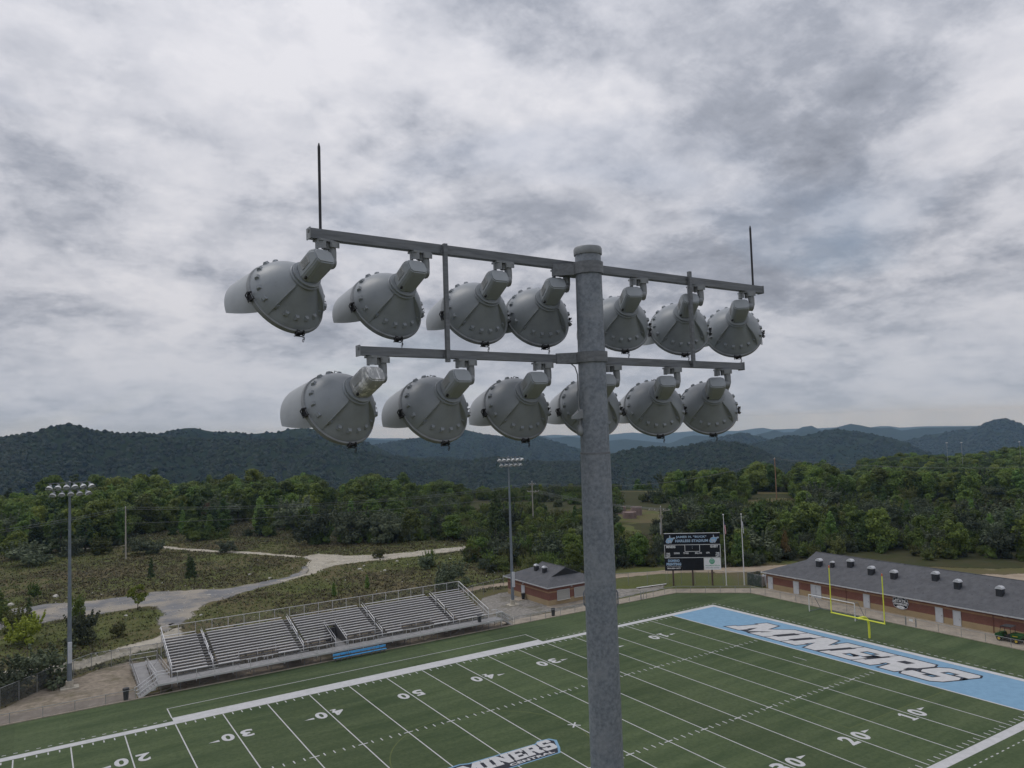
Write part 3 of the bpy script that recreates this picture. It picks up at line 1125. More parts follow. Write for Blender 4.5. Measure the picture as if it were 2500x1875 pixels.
def ragged(poly, step=1.2, amp=0.5, seed=0.0):
    out = []
    n = len(poly)
    for i in range(n):
        a, b = Vector(poly[i]), Vector(poly[(i + 1) % n])
        L = (b - a).length
        k = max(1, int(L / step))
        nrm = Vector((b.y - a.y, a.x - b.x)).normalized() if L > 0 else Vector((0, 0))
        for q in range(k):
            p = a.lerp(b, q / k)
            d = noise.noise((p.x * .55, p.y * .55, seed)) * amp + noise.noise((p.x * .17, p.y * .17, seed + 5)) * amp * 1.6
            out.append((p.x + nrm.x * d, p.y + nrm.y * d))
    return out


def sheet(name, poly, z, m, amp=0.0, step=1.2, seed=0.0, parent=None, soft=0.0):
    p = ragged(poly, step, amp, seed) if amp else poly
    if not soft:
        return struct(name, MB().flat(p, z=z), m, parent)
    n = len(p)
    q = offset_poly(p, -soft)
    # where the inset would fold over itself, keep the rim narrow
    for i in range(n):
        e0, e1 = Vector(p[(i + 1) % n]) - Vector(p[i - 1]), Vector(q[(i + 1) % n]) - Vector(q[i - 1])
        if e0.dot(e1) <= 0 or (Vector(q[i]) - Vector(p[i])).length > soft * 2:
            q[i] = tuple(Vector(p[i]).lerp(Vector(q[i]), .15))
    mb = MB()
    mb.v = [(x, y, z) for x, y in p] + [(x, y, z + .0015) for x, y in q]
    mb.f = [(i, (i + 1) % n, n + (i + 1) % n, n + i) for i in range(n)]
    tris = tessellate_polygon([[Vector((x, y, 0)) for x, y in q]])
    for t in tris:
        A, B, Cq = (q[k] for k in t)
        cr = (B[0] - A[0]) * (Cq[1] - A[1]) - (B[1] - A[1]) * (Cq[0] - A[0])
        t = tuple(n + k for k in t)
        mb.f.append(t if cr > 0 else t[::-1])
    o = struct(name, mb, m + '_soft', parent)
    at = o.data.attributes.new('edge', 'FLOAT', 'POINT')
    at.data.foreach_set('value', [0.0] * n + [1.0] * n)
    return o


ROAD = [(-75, 104), (-50, 101.5), (-39.9, 100.4), (-33.0, 100.4), (-25.9, 99.0), (-19.6, 97.6), (-15.9, 99.1), (-10.7, 96.1), (-4.5, 93.5), (2.6, 94.1), (7.5, 95.8), (11.4, 99.4),
        (15.6, 106.1), (14.7, 99.5), (11.7, 94.0), (6.9, 90.3), (1.0, 87.7), (-4.9, 83.6), (-8.7, 79.9), (-12.6, 74.7), (-14.6, 68.8), (-16.4, 67.8), (-18.7, 64.3),
        (-19.7, 67.7), (-17.5, 76.9), (-17.7, 84.4), (-20.4, 85.4), (-26.7, 84.5), (-31.3, 84.4), (-36.3, 83.0), (-39.4, 83.1), (-50, 82.5), (-75, 82)]
PATH2 = [(-18.6, 65.2), (-20.4, 61.9), (-25.3, 60.0), (-29.9, 57.0), (-34.1, 56.6), (-38.6, 58.2), (-48, 58.5), (-75, 60), (-75, 54), (-48, 52.6), (-38.4, 53.2), (-33.6, 51.6), (-28.6, 52.2), (-22.9, 55.3), (-17.8, 56.1), (-16.0, 61.0), (-15.8, 66.5)]
GRAV = [(12.5, 97.0), (15.6, 106.1), (18.0, 111.6), (18.2, 118.8), (23.4, 121.0), (28.2, 112.1), (35.9, 108.3), (45.0, 107.1), (57.2, 105.0), (70, 106), (70, 102.5), (54.4, 100.0), (46.1, 99.7), (36.8, 99.9),
        (28.7, 101.8), (22.2, 101.6), (17.2, 99.0), (12.6, 94.5), (6.9, 90.6), (5.5, 93.5)]
TRACK = [(-26, 176.5), (-9.3, 172.3), (-5.8, 163.4), (2.8, 147.0), (12.2, 133.3), (19.0, 119.5), (17.5, 117.5), (10.2, 131.3), (0.8, 145.2), (-7.8, 161.9), (-11, 170.5), (-26, 174.3)]
BACKROAD = [(26, 58.0), (33.6, 59.5), (39.5, 58.6), (47, 55.3), (56, 51.4), (66.4, 48.5), (71.6, 45.1), (76, 41.1), (83.8, 36.5), (92, 33), (98, 20), (104, 20), (98, 35), (88, 41), (80, 45.2), (71, 50.5), (60, 54.5), (49, 58.8), (40, 62), (33, 62.5), (26, 60.5)]
BACKYARD = [(93, 18), (97, 5), (96, -40), (130, -40), (126, -10), (118, 4), (106, 14)]
GRAVEL_L = [(-75, 35.4), (-25.1, 35.4), (-19, 36), (-19, 50), (-24.4, 51.5), (-28.4, 50.4), (-33.2, 46.8), (-38.3, 41.4), (-45, 38.8), (-75, 38.6)]
GRAVEL_R = [(21, 37.4), (48, 37.4), (53.5, 38.2), (58, 38.6), (60, 41), (52, 43.6), (46, 46), (46, 55.2), (34, 55.2), (29.5, 53.5), (26, 49), (21, 47)]
sheet('road', ROAD, .012, 'asphalt', .8, 1.2, 1.0, soft=1.6)
sheet('gravel_path', PATH2, .008, 'pale_gravel', .8, 1.2, 2.0, soft=1.1)
sheet('gravel_track', GRAV, .018, 'pale_gravel', .9, 1.3, 3.0, soft=1.1)
sheet('gravel_track', TRACK, .008, 'pale_gravel', .7, 1.5, 4.0, soft=0.7)
sheet('dirt_road', BACKROAD, .006, 'road_dirt', .4, 1.5, 6.0, soft=0.9)
sheet('dirt_yard', BACKYARD, .006, 'road_dirt', 2.0, 2.0, 7.0, soft=2.5)
sheet('gravel_ground', GRAVEL_L, .010, 'gravel', .5, 1.0, 8.0, soft=0.8)
sheet('gravel_ground', GRAVEL_R, .010, 'gravel_grey', .5, 1.0, 9.0, soft=0.8)
sheet('gravel_ground', [(-21.5, 35.4), (23.5, 35.4), (23.5, 47), (-21.5, 47)], .005, 'gravel')
struct('walkway', MB().flat([(-75, 35.1), (-25.2, 35.1), (-25.2, 37.9), (-34, 38.2), (-75, 38.0)], z=.022), 'dirty_walk')
CH = [(23.6, 35.05), (47.6, 35.05), (56.9, 34.9), (66.1, 27.1), (66.1, -60), (71.3, -60), (71.3, 27.2), (70.2, 28.6), (58.2, 38.2), (48, 37.7), (23.6, 37.5)]
struct('walkway', MB().flat(CH, z=.022), 'concrete')
m = MB()
m.bar((-75, 34.98, .04), (56.9, 34.98, .04), .16, .16)
m.bar((56.9, 34.95, .04), (66.05, 27.0, .04), .16, .16)
m.bar((66.05, 27.0, .04), (66.05, -60, .04), .16, .16)
struct('kerb', m, 'concrete')

TURF = [(-75, 34.9), (56.86, 34.9), (65.97, 27.0), (65.97, -40), (-75, -40)]
turf = struct('turf', MB().flat(TURF, z=.030), 'turf')

Y = 0.9144
S, HS = 24.384, 8.128
Z1, Z2, Z3, Z4, Z5, Z6 = .034, .038, .042, .046, .050, .054


def rect(m, x0, x1, y0, y1, z):
    m.add([(x0, y0, z), (x1, y0, z), (x1, y1, z), (x0, y1, z)], [(0, 1, 2, 3)])


def paint(name, m, mt, kind=None):
    return m.build(name, mt, turf, kind=kind)


GX, EX = 50 * Y, 60 * Y
for sx in (-1, 1):
    m = MB()
    rect(m, min(sx * (GX + .12), sx * (EX - .35)), max(sx * (GX + .12), sx * (EX - .35)), -S, S, Z1)
    paint('end_zone', m, 'paint_blue')
    m = MB()
    rect(m, min(sx * (EX - .35), sx * (EX + .45)), max(sx * (EX - .35), sx * (EX + .45)), -S - .95, S + .95, Z2)
    paint('end_line', m, 'line_white')
    m = MB()
    rect(m, min(sx * (GX - .10), sx * (GX + .12)), max(sx * (GX - .10), sx * (GX + .12)), -S, S, Z3)
    paint('goal_line', m, 'line_white')
    m = MB()
    rect(m, sx * (47 * Y) - .05, sx * (47 * Y) + .05, -.95, .95, Z1)
    paint('try_mark', m, 'line_white')
    m = MB()
    y0, y1 = (S, S + .95)
    rect(m, -EX + .35, -22.9, y0, y1, Z1) if sx < 0 else rect(m, 22.9, EX - .35, y0, y1, Z1)
    paint('sideline', m, 'line_white')
m = MB()
rect(m, -22.9, 22.9, S, S + 2.0, Z1)
paint('sideline', m, 'line_white')
m = MB()
rect(m, -EX + .35, EX - .35, -S - .95, -S, Z1)
paint('sideline', m, 'line_white')
m = MB()
rect(m, -22.95, 22.95, 29.55, 29.66, Z1)
rect(m, -22.95, -22.84, S + 2.0, 29.55, Z1)
rect(m, 22.84, 22.95, S + 2.0, 29.55, Z1)
paint('team_box_line', m, 'line_white')
for k in range(-9, 10):
    m = MB()
    x = k * 5 * Y
    rect(m, x - .055, x + .055, -S + .12, S - .12, Z1)
    paint('yard_line', m, 'line_white')
m = MB()
for k in range(-49, 50):
    x = k * Y
    if k % 5:
        for y0 in (S - .80, HS - .30, -HS - .30, -S + .20):
            rect(m, x - .055, x + .055, y0, y0 + .60, Z1)
    else:
        for y0 in (HS, -HS):
            rect(m, x - .46, x + .46, y0 - .07, y0 + .07, Z2)
for sx in (-1, 1):
    for s in (-1, 1):
        m.add([(sx * 9.144 + q * .45 - s * .06, s * q * .45 + .06, Z2 + .0005 * (s + 2)) for q in (-1, 1)] + [(sx * 9.144 + q * .45 + s * .06, s * q * .45 - .06, Z2 + .0005 * (s + 2)) for q in (1, -1)], [(0, 1, 2, 3)])
paint('hash_marks', m, 'line_white', 'stuff')
m = MB()
k = -62.0
while k < 62:
    x = k * Y
    if abs(x) > 23.3:
        rect(m, x, x + .34, 25.84, 25.95, Z1)
    rect(m, x, x + .34, -26.45, -26.34, Z1)
    k += 1
for k in range(-28, 29):
    for sx in (-1, 1):
        rect(m, sx * 56.16 - .055, sx * 56.16 + .055, k * Y - .25, k * Y + .25, Z1)
paint('restraining_marks', m, 'line_white', 'stuff')
# faint yellow football lines
m = MB()
for k in range(96):
    a0, a1 = 2 * PI * k / 96, 2 * PI * (k + 1) / 96
    P = [(r * math.cos(a), r * math.sin(a), Z1 - .001) for a, r in ((a0, 9.09), (a0, 9.2), (a1, 9.2), (a1, 9.09))]
    m.add(P, [(0, 1, 2, 3)])
paint('centre_circle', m, 'line_yellow')
for sx in (-1, 1):
    m = MB()
    rect(m, sx * 29.0 - .05, sx * 29.0 + .05, -15.9, 15.9, Z1 - .001)
    rect(m, min(sx * 29, sx * GX), max(sx * 29, sx * GX), 15.9, 16.0, Z1 - .0015)
    rect(m, min(sx * 29, sx * GX), max(sx * 29, sx * GX), -16.0, -15.9, Z1 - .0015)
    paint('penalty_area_line', m, 'line_yellow')

# yard numbers, upright for each sideline
DIG = {}
ONE = [(.0, 0), (.9, 0), (.9, .22), (.62, .22), (.62, 1.85), (.38, 1.85), (.05, 1.55), (.05, 1.38), (.28, 1.45), (.28, .22), (0, .22)]
for d in '012345':
    DIG[d] = text_mesh(d, 1.15, 1.85, .035) if d != '1' else MB().flat(ONE).mesh('field_number', 'line_white')
    DIG[d].materials.clear()
    DIG[d].materials.append(MATS['line_white'])
for k in range(-4, 5):
    num = 50 - abs(k) * 10
    x = k * 10 * Y
    for far in (True, False):
        for q, d in enumerate(str(num)):
            w = 1.15 if d != '1' else .90
            off = -.32 - w if q == 0 else .32
            if far:
                o = put('field_number', DIG[d], turf, (x - off, 18.42, Z3), (0, 0, PI))
            else:
                o = put('field_number', DIG[d], turf, (x + off, -18.42, Z3))
            if d == '4':
                m = MB()
                cx = w * (.66 if d == '1' else .77)
                hw = .36 if d == '1' else .30
                rect(m, cx - hw, cx + hw, 0, .20, .0015)
                m.build('serif', 'line_white', o)
        if k:
            s = 1 if k > 0 else -1
            yy = 17.15 if far else -17.15
            m = MB()
            tip = x + s * 2.75
            m.add([(x + s * 1.75, yy - .23, Z3), (tip, yy, Z3), (x + s * 1.75, yy + .23, Z3)], [(0, 1, 2) if s < 0 else (0, 1, 2)])
            paint('direction_arrow', m, 'line_white')

# end zone word
SPANS = [('M', -15.35, -8.75), ('I', -8.55, -6.15), ('N', -5.95, -.55), ('E', -.35, 3.9), ('R', 4.1, 9.35), ('S', 9.55, 14.0)]


def field_word(spans, H, shear, M, d, mw='line_white', mb='paint_black', z0=Z2):
    for i, ((outer, holes), (ch, a, b)) in enumerate(zip(block_word(spans, H, shear), spans)):
        bo = offset_poly(outer, d)
        bh = [offset_poly(h, -d) for h in holes]
        bh = [h for h in bh if max(p[0] for p in h) - min(p[0] for p in h) > .05 and len(h) > 2] if d < .2 * H / 5.8 * 2 else []
        mm = MB().flat(bo, [], 0.0)
        mm.v = [tuple(M @ Vector((p[0], p[1], z0 + .0004 * i))) for p in mm.v]
        bk = paint('letter_outline', mm, mb)
        mm = MB().flat(outer, holes, 0.0)
        mm.v = [tuple(M @ Vector((p[0], p[1], z0 + .004))) for p in mm.v]
        paint('letter', mm, mw)


MZ = Matrix(((0, 1, 0, 47.12), (-1, 0, 0, 0), (0, 0, 1, 0), (0, 0, 0, 1)))      # s -> -Y, h -> +X
field_word(SPANS, 5.75, .42, MZ, .24)
for (ca, a0, b0), (cb, a1, b1) in zip(SPANS, SPANS[1:]):
    l, r = b0 - (1.1 if ca != 'E' else .5), a1 + (.6 if cb != 'S' else .3)
    h0, h1 = (.2 * 5.75, .8 * 5.75) if ca != 'R' else (.1 * 5.75, .9 * 5.75)
    mm = MB().add([tuple(MZ @ Vector((s + .42 * h, h, Z1 + .0020))) for s, h in ((l, h0), (r, h0), (r, h1), (l, h1))], [(0, 1, 2, 3)])
    paint('letter_gap', mm, 'paint_black')
l = -15.35
mm = MB().add([tuple(MZ @ Vector((s + .42 * h, h, Z1 + .0022))) for s, h in ((-13.4, 0.), (-10.6, 0.), (-10.6, 2.6), (-13.4, 2.6))], [(0, 1, 2, 3)])
paint('letter_gap', mm, 'paint_black')

# midfield wordmark on its blue plaque
MM = Matrix.Translation((0, 0, 0))
plq = [(-5.0, -4.25), (4.45, -4.25), (5.05, -3.35), (5.75, -1.85), (5.35, -1.15), (4.15, -1.0), (3.7, -1.35), (-3.2, -1.25), (-3.9, -.95), (-5.1, -1.0)]
mm = MB().flat(plq, z=Z2)
paint('wordmark_plaque', mm, 'paint_blue')
inner = [(-4.85, -4.1), (4.3, -4.1), (4.8, -3.3), (5.45, -1.85), (5.15, -1.32), (4.25, -1.2), (3.75, -1.55), (-3.25, -1.45), (-3.95, -1.15), (-4.95, -1.2)]
mm = MB().flat(inner, z=Z2 + .0036)
paint('wordmark_backing', mm, 'paint_black')
sp = [('M', -4.75, -2.45), ('I', -2.4, -1.55), ('N', -1.5, .35), ('E', .4, 1.75), ('R', 1.8, 3.45), ('S', 3.55, 4.95)]
for (outer, holes), (ch, a, b) in zip(block_word(sp, 1.85 , .12), sp):
    k = 1.12 if ch == 'S' else 1.0
    mm = MB().flat([(p[0], -3.28 + p[1] * k) for p in outer], [[(p[0], -3.28 + p[1] * k) for p in h] for h in holes], Z3 + .004)
    paint('letter', mm, 'line_white')
lettering('letter_row', 'CENTRAL', 4.6, .44, 'line_white', turf, (-.5, -3.95, Z3 + .005), None, .045, 1.1)

# ---------------------------------------------------------------- bleachers
BX0, BX1, DECK = -21.35, 21.13, 1.2
ROW0Y, PITCH, ROW0Z, RISE, NROW = 37.35, .62, 1.63, .182, 14
AISLES = [-16.75, -5.8, 4.95, 15.8]
VOM = (-1.75, -.25)


def bleachers():
    root = thing('bleachers', 'long aluminium bleachers with four handrailed aisles along the far sideline', 'bleachers', (0, 36, 0))
    oy = 36.0
    secs = []
    xs = [BX0] + AISLES + [BX1]
    for i in range(5):
        a = xs[i] + (.62 if i else 0.0)
        b = xs[i + 1] - (.62 if i < 4 else 0.0)
        secs.append((a, b))
    cache = {}

    def plank(name, x0, x1, y, z, d, h, mt):
        key = (name, round(x1 - x0, 2), d, h)
        if key not in cache:
            cache[key] = MB().box(((x1 - x0) / 2, 0, 0), (x1 - x0, d, h)).mesh(name, mt)
        put(name, cache[key], root, (x0, y - oy, z))
    low = {0: [(None, None)], 1: [(-16.13, -13.7), (-9.0, -6.42)], 2: [], 3: [(5.57, 7.9), (12.7, 15.18)], 4: [(None, None)]}
    for si, (a, b) in enumerate(secs):
        for r in range(NROW):
            y, z = ROW0Y + PITCH * r, ROW0Z + RISE * r
            segs = [(a, b)]
            if r < 2:
                segs = [(a if p is None else p, b if q is None else q) for p, q in low[si]]
            if si == 2 and r < 7:
                segs = [] if r < 2 else [(a, VOM[0]), (VOM[1], b)]
            for p, q in segs:
                plank('seat_plank', p, q, y, z, .26, .05, 'aluminium')
                plank('footboard', p, q, y - .30, z - .41, .54, .045, 'aluminium_dark')  # dark tone carries the shade of the gaps between seats
    for ax in AISLES:
        for r in range(NROW):
            plank('aisle_step_shade', ax - .60, ax + .60, ROW0Y + PITCH * r - .10, ROW0Z + RISE * r - .49, .60, .15, 'aluminium_dark')  # dark box added below the treads, stands for shade in the gaps
            plank('step_tread', ax - .58, ax + .58, ROW0Y + PITCH * r - .22, ROW0Z + RISE * r - .39, .24, .035, 'aluminium_step')
        for k in range(3):
            r0_, r1_ = (.2 + 4.4 * k, 3.9 + 4.4 * k)
            y0, y1 = ROW0Y + PITCH * r0_, ROW0Y + PITCH * r1_
            za, zb = ROW0Z + RISE * r0_ - .4, ROW0Z + RISE * r1_ - .4
            m = MB()
            m.tube([(ax, y0 - oy, za), (ax, y0 - oy, za + 1.0), (ax, y1 - oy, zb + 1.0), (ax, y1 - oy, zb)], .055, 6)
            m.tube([(ax, y0 - oy, za + .55), (ax, y1 - oy, zb + .55)], .045, 6)
            m.build('aisle_handrail', 'rail_bright', root, True, 40)
    # entry well in the middle section
    yv0, yv1 = 36.9, ROW0Y + PITCH * 7 - .2
    for x in VOM:
        m = MB()
        zt0, zt1 = 2.35, ROW0Z + RISE * 7 + .75
        m.tube([(x, yv0 - oy, 1.2), (x, yv0 - oy, zt0), (x, yv1 - oy, zt1), (x, yv1 - oy, 1.4)], .042, 6)
        m.tube([(x, yv0 - oy, zt0 - .45), (x, yv1 - oy, zt1 - .45)], .032, 6)
        m.build('entry_rail', 'rail_bright', root, True, 40)
        m = MB()
        m.add([(x, yv0 - oy, 1.2), (x, yv1 - oy, 1.2), (x, yv1 - oy, zt1 - .4), (x, yv0 - oy, zt0 - .45)], [(0, 1, 2, 3)])
        m.build('entry_side_panel', 'aluminium_dark', root)
    MB().box(((VOM[0] + VOM[1]) / 2, (yv0 + yv1) / 2 - oy, 1.17), (VOM[1] - VOM[0], yv1 - yv0, .05)).build('entry_floor', 'aluminium_deck', root)
    MB().add([(VOM[0], yv1 - oy, 1.2), (VOM[1], yv1 - oy, 1.2), (VOM[1], yv1 - oy, 2.6), (VOM[0], yv1 - oy, 2.6)], [(0, 1, 2, 3)]).build('entry_back_panel', 'steel_frame', root)
    # front walkway deck
    x0, x1 = -23.1, 22.5
    n = 10
    for i in range(n):
        a, b = x0 + (x1 - x0) * i / n, x0 + (x1 - x0) * (i + 1) / n
        plank('deck_board', a, b - .03, 35.85, DECK - .04, 1.85, .08, 'aluminium_deck')
    MB().box(((x0 + x1) / 2, 34.90 - oy, DECK - .08), (x1 - x0, .05, .22)).build('deck_fascia', 'aluminium', root)
    # guard rail along the front of the deck
    gx = [x0 + 2.0 + i * 2.03 for i in range(22)]
    for x in gx:
        MB().tube([(x, 34.86 - oy, .85), (x, 34.86 - oy, 2.25)], .032, 6).build('rail_post', 'aluminium', root)
    m = MB()
    m.tube([(x0 + 1.9, 34.86 - oy, 2.25), (x1, 34.86 - oy, 2.25)], .040, 6)
    m.build('guard_rail', 'aluminium', root, True, 40)
    m = MB()
    m.add([(x0 + 1.9, 34.86 - oy, 1.25), (x1, 34.86 - oy, 1.25), (x1, 34.86 - oy, 2.22), (x0 + 1.9, 34.86 - oy, 2.22)], [(0, 1, 2, 3)])
    m.build('rail_mesh', 'chain_link', root)
    # rails in front of the wheelchair bays, with short companion benches
    for a, b in ((-13.6, -9.1), (-5.0, VOM[0] - .1), (VOM[1] + .1, 4.2), (8.0, 12.6)):
        y, z = ROW0Y + PITCH * 1.35 - oy, ROW0Z + RISE * 2
        m = MB()
        m.tube([(a, y, z - .5), (a, y, z + .50), (b, y, z + .50), (b, y, z - .5)], .036, 6)
        k = max(2, int((b - a) / 1.6))
        for i in range(1, k):
            x = a + (b - a) * i / k
            m.tube([(x, y, z - .5), (x, y, z + .50)], .028, 6)
        m.build('bay_rail', 'rail_bright', root, True, 40)
        for f in ((.3, .72) if b - a > 4 else (.5,)):
            x = a + (b - a) * f
            m = MB()
            m.box((x, 36.95 - oy, 1.63), (1.3, .26, .05))
            m.box((x, 37.25 - oy, 1.52), (1.3, .22, .05))
            for s in (-.5, .5):
                m.box((x + s, 36.95 - oy, 1.4), (.06, .06, .42))
            m.build('companion_seat', 'aluminium', root)
    # back guard: rail, posts and chain link
    yb = ROW0Y + PITCH * NROW - .25
    zb = ROW0Z + RISE * (NROW - 1)
    nb = 21
    for i in range(nb + 1):
        x = BX0 + (BX1 - BX0) * i / nb
        MB().tube([(x, yb - oy, .0), (x, yb - oy, zb + 1.12)], .034, 6).build('rail_post', 'aluminium', root)
    MB().tube([(BX0, yb - oy, zb + 1.12), (BX1, yb - oy, zb + 1.12)], .038, 6).build('guard_rail', 'aluminium', root, True, 40)
    MB().add([(BX0, yb - oy, zb - .1), (BX1, yb - oy, zb - .1), (BX1, yb - oy, zb + 1.1), (BX0, yb - oy, zb + 1.1)], [(0, 1, 2, 3)]).build('rail_mesh', 'chain_link', root)
    for x in (BX0 - .06, BX1 + .06):
        m = MB()
        y0, z0_ = 36.75, 1.2
        m.tube([(x, y0 - oy, .2), (x, y0 - oy, z0_ + 1.35), (x, yb - oy, zb + 1.12)], .042, 6)
        m.tube([(x, y0 - oy, z0_ + .75), (x, yb - oy, zb + .5)], .032, 6)
        for i in range(1, 6):
            f = i / 6
            y, zz = y0 + (yb - y0) * f, (z0_ + 1.35) + (zb + 1.12 - z0_ - 1.35) * f
            m.tube([(x, y - oy, zz - 1.25), (x, y - oy, zz)], .030, 6)
        m.build('end_rail', 'rail_bright', root, True, 40)
        m = MB()
        m.add([(x, y0 - oy, z0_), (x, yb - oy, zb - .1), (x, yb - oy, zb + 1.1), (x, y0 - oy, z0_ + 1.33)], [(0, 1, 2, 3)])
        m.build('end_rail_mesh', 'chain_link_dense', root)
    # understructure: raking beams, posts and cross braces
    nf = 22
    for i in range(nf + 1):
        x = x0 + .3 + (x1 - x0 - .6) * i / nf
        if VOM[0] - .1 < x < VOM[1] + .1:
            x = VOM[1] + .25
        m = MB()
        m.bar((x, 35.0 - oy, 1.08), (x, 36.9 - oy, 1.08), .07, .12)
        m.bar((x, 35.0 - oy, 0), (x, 35.0 - oy, 1.1), .06)
        m.bar((x, 36.8 - oy, 0), (x, 36.8 - oy, 1.1), .06)
        if BX0 < x < BX1:
            m.bar((x, 37.0 - oy, 1.1), (x, yb - oy, zb - .62), .07, .14)
            for y in (39.5, 42.2, 44.8):
                m.bar((x, y - oy, 0), (x, y - oy, 1.0 + (y - 37.0) * .262), .06)
        if i % 2 == 0:
            m.bar((x, 35.0 - oy, .1), (x + 2.0, 35.0 - oy, 1.0), .03)
            m.bar((x, 44.8 - oy, .2), (x + 2.0, 44.8 - oy, 2.6), .03)
        m.build('support_frame', 'steel_frame', root)
    # stair at the front left, coming down toward -X
    for k in range(7):
        z = DECK - .17 * (k + 1) + .03
        MB().box((x0 - .16 - .27 * k, 35.75 - oy, z), (.30, 1.15, .04)).build('stair_tread', 'aluminium_deck', root)
    for y in (35.12, 36.38):
        MB().bar((x0, y - oy, DECK - .12), (x0 - 2.0, y - oy, -.02), .05, .22).build('stair_stringer', 'aluminium', root)
        m = MB()
        m.tube([(x0 + 1.2, y - oy, DECK + 1.05), (x0, y - oy, DECK + 1.05), (x0 - 2.0, y - oy, 1.0), (x0 - 2.25, y - oy, .95), (x0 - 2.3, y - oy, .65), (x0 - 2.0, y - oy, .55), (x0, y - oy, DECK + .55)], .036, 6)
        for f in (0, .5, .95):
            m.tube([(x0 - 2.0 * f, y - oy, DECK - 1.15 * f - .1), (x0 - 2.0 * f, y - oy, DECK + 1.05 - 1.2 * f)], .030, 6)
        m.build('stair_handrail', 'rail_bright', root, True, 40)
    # switchback ramp at the left end
    ya, ybk = 36.8, 46.2
    m = MB()
    m.add([(-21.55, ya - oy, 1.2), (-23.0, ya - oy, 1.2), (-23.0, ybk - oy, .65), (-21.55, ybk - oy, .65)], [(0, 1, 2, 3)])
    m.build('ramp_floor', 'aluminium_deck', root)
    m = MB()
    m.add([(-23.1, ybk - oy, .65), (-24.7, ybk - oy, .65), (-24.7, ya - oy, .06), (-23.1, ya - oy, .06)], [(0, 1, 2, 3)])
    m.build('ramp_floor', 'aluminium_deck', root)
    MB().box((-23.1, 47.0 - oy, .60), (3.2, 1.6, .10)).build('ramp_landing', 'aluminium_deck', root)
    for x, za, zb_, h in ((-21.62, 1.2, .65, 1.0), (-23.05, 1.2, .65, 1.0), (-23.12, .06, .65, 1.0), (-24.75, .06, .65, 1.15)):
        m = MB()
        m.tube([(x, ya - oy, za), (x, ya - oy, za + h), (x, ybk - oy, zb_ + h), (x, ybk - oy, zb_)], .036, 6)
        m.tube([(x, ya - oy, za + .5), (x, ybk - oy, zb_ + .5)], .028, 6)
        for i in range(1, 6):
            f = i / 6
            m.tube([(x, ya + (ybk - ya) * f - oy, za + (zb_ - za) * f), (x, ya + (ybk - ya) * f - oy, za + (zb_ - za) * f + h)], .028, 6)
        m.build('ramp_rail', 'aluminium', root, True, 40)
    m = MB()
    m.add([(-24.77, ya - oy, .0), (-24.77, 47.8 - oy, .0), (-24.77, 47.8 - oy, 1.75), (-24.77, ybk - oy, 1.75), (-24.77, ya - oy, 1.2)], [(0, 1, 2, 3, 4)])
    m.build('ramp_side_mesh', 'chain_link_dense', root)
    m = MB()
    m.tube([(-21.6, 47.8 - oy, .6), (-21.6, 47.8 - oy, 1.75), (-24.75, 47.8 - oy, 1.75), (-24.75, 47.8 - oy, .6)], .036, 6)
    m.tube([(-21.6, 47.8 - oy, 1.2), (-24.75, 47.8 - oy, 1.2)], .028, 6)
    m.build('ramp_rail', 'aluminium', root, True, 40)
    # right hand stair down toward +X
    for k in range(7):
        MB().box((x1 + .16 + .27 * k, 36.0 - oy, DECK - .17 * (k + 1) + .03), (.30, 1.3, .04)).build('stair_tread', 'aluminium_deck', root)
    for y in (35.3, 36.7):
        m = MB()
        m.tube([(x1 - .8, y - oy, DECK + 1.05), (x1, y - oy, DECK + 1.05), (x1 + 2.0, y - oy, 1.0), (x1 + 2.0, y - oy, 0)], .036, 6)
        m.tube([(x1, y - oy, DECK + .55), (x1 + 2.0, y - oy, .5)], .030, 6)
        m.tube([(x1, y - oy, 0), (x1, y - oy, DECK + 1.05)], .030, 6)
        m.tube([(x1 + 1, y - oy, .5), (x1 + 1, y - oy, 1.6)], .030, 6)
        m.build('stair_handrail', 'rail_bright', root, True, 40)
        m = MB()
        m.add([(x1, y - oy, DECK - .1), (x1 + 2.0, y - oy, 0), (x1 + 2.0, y - oy, 1.0), (x1, y - oy, DECK + 1.0)], [(0, 1, 2, 3)])
        m.build('stair_side_mesh', 'chain_link_dense', root)


bleachers()


def team_bench(x0, x1, label):
    root = thing('team_bench', label, 'bench', (x0, 34.35, 0), 0, 'blue benches in front of the bleachers')
    L = x1 - x0 - .06
    MB().box((L / 2, 0, .46), (L, .34, .06)).build('seat', 'bench_blue', root)
    MB().box((L / 2, .22, .80), (L, .05, .28)).build('backrest', 'bench_blue', root)
    for x in (.25, L / 2, L - .25):
        m = MB()
        m.bar((x, -.12, 0), (x, -.12, .44), .05)
        m.bar((x, .16, 0), (x, .21, .85), .05)
        m.bar((x, -.2, .02), (x, .3, .02), .05)
        m.build('leg', 'steel_frame', root)


team_bench(-2.95, -.9, 'short blue bench, leftmost of the three below the bleachers')
team_bench(-.88, 2.45, 'longest blue bench, middle of the three below the bleachers')
team_bench(2.47, 4.25, 'short blue bench, rightmost of the three below the bleachers')


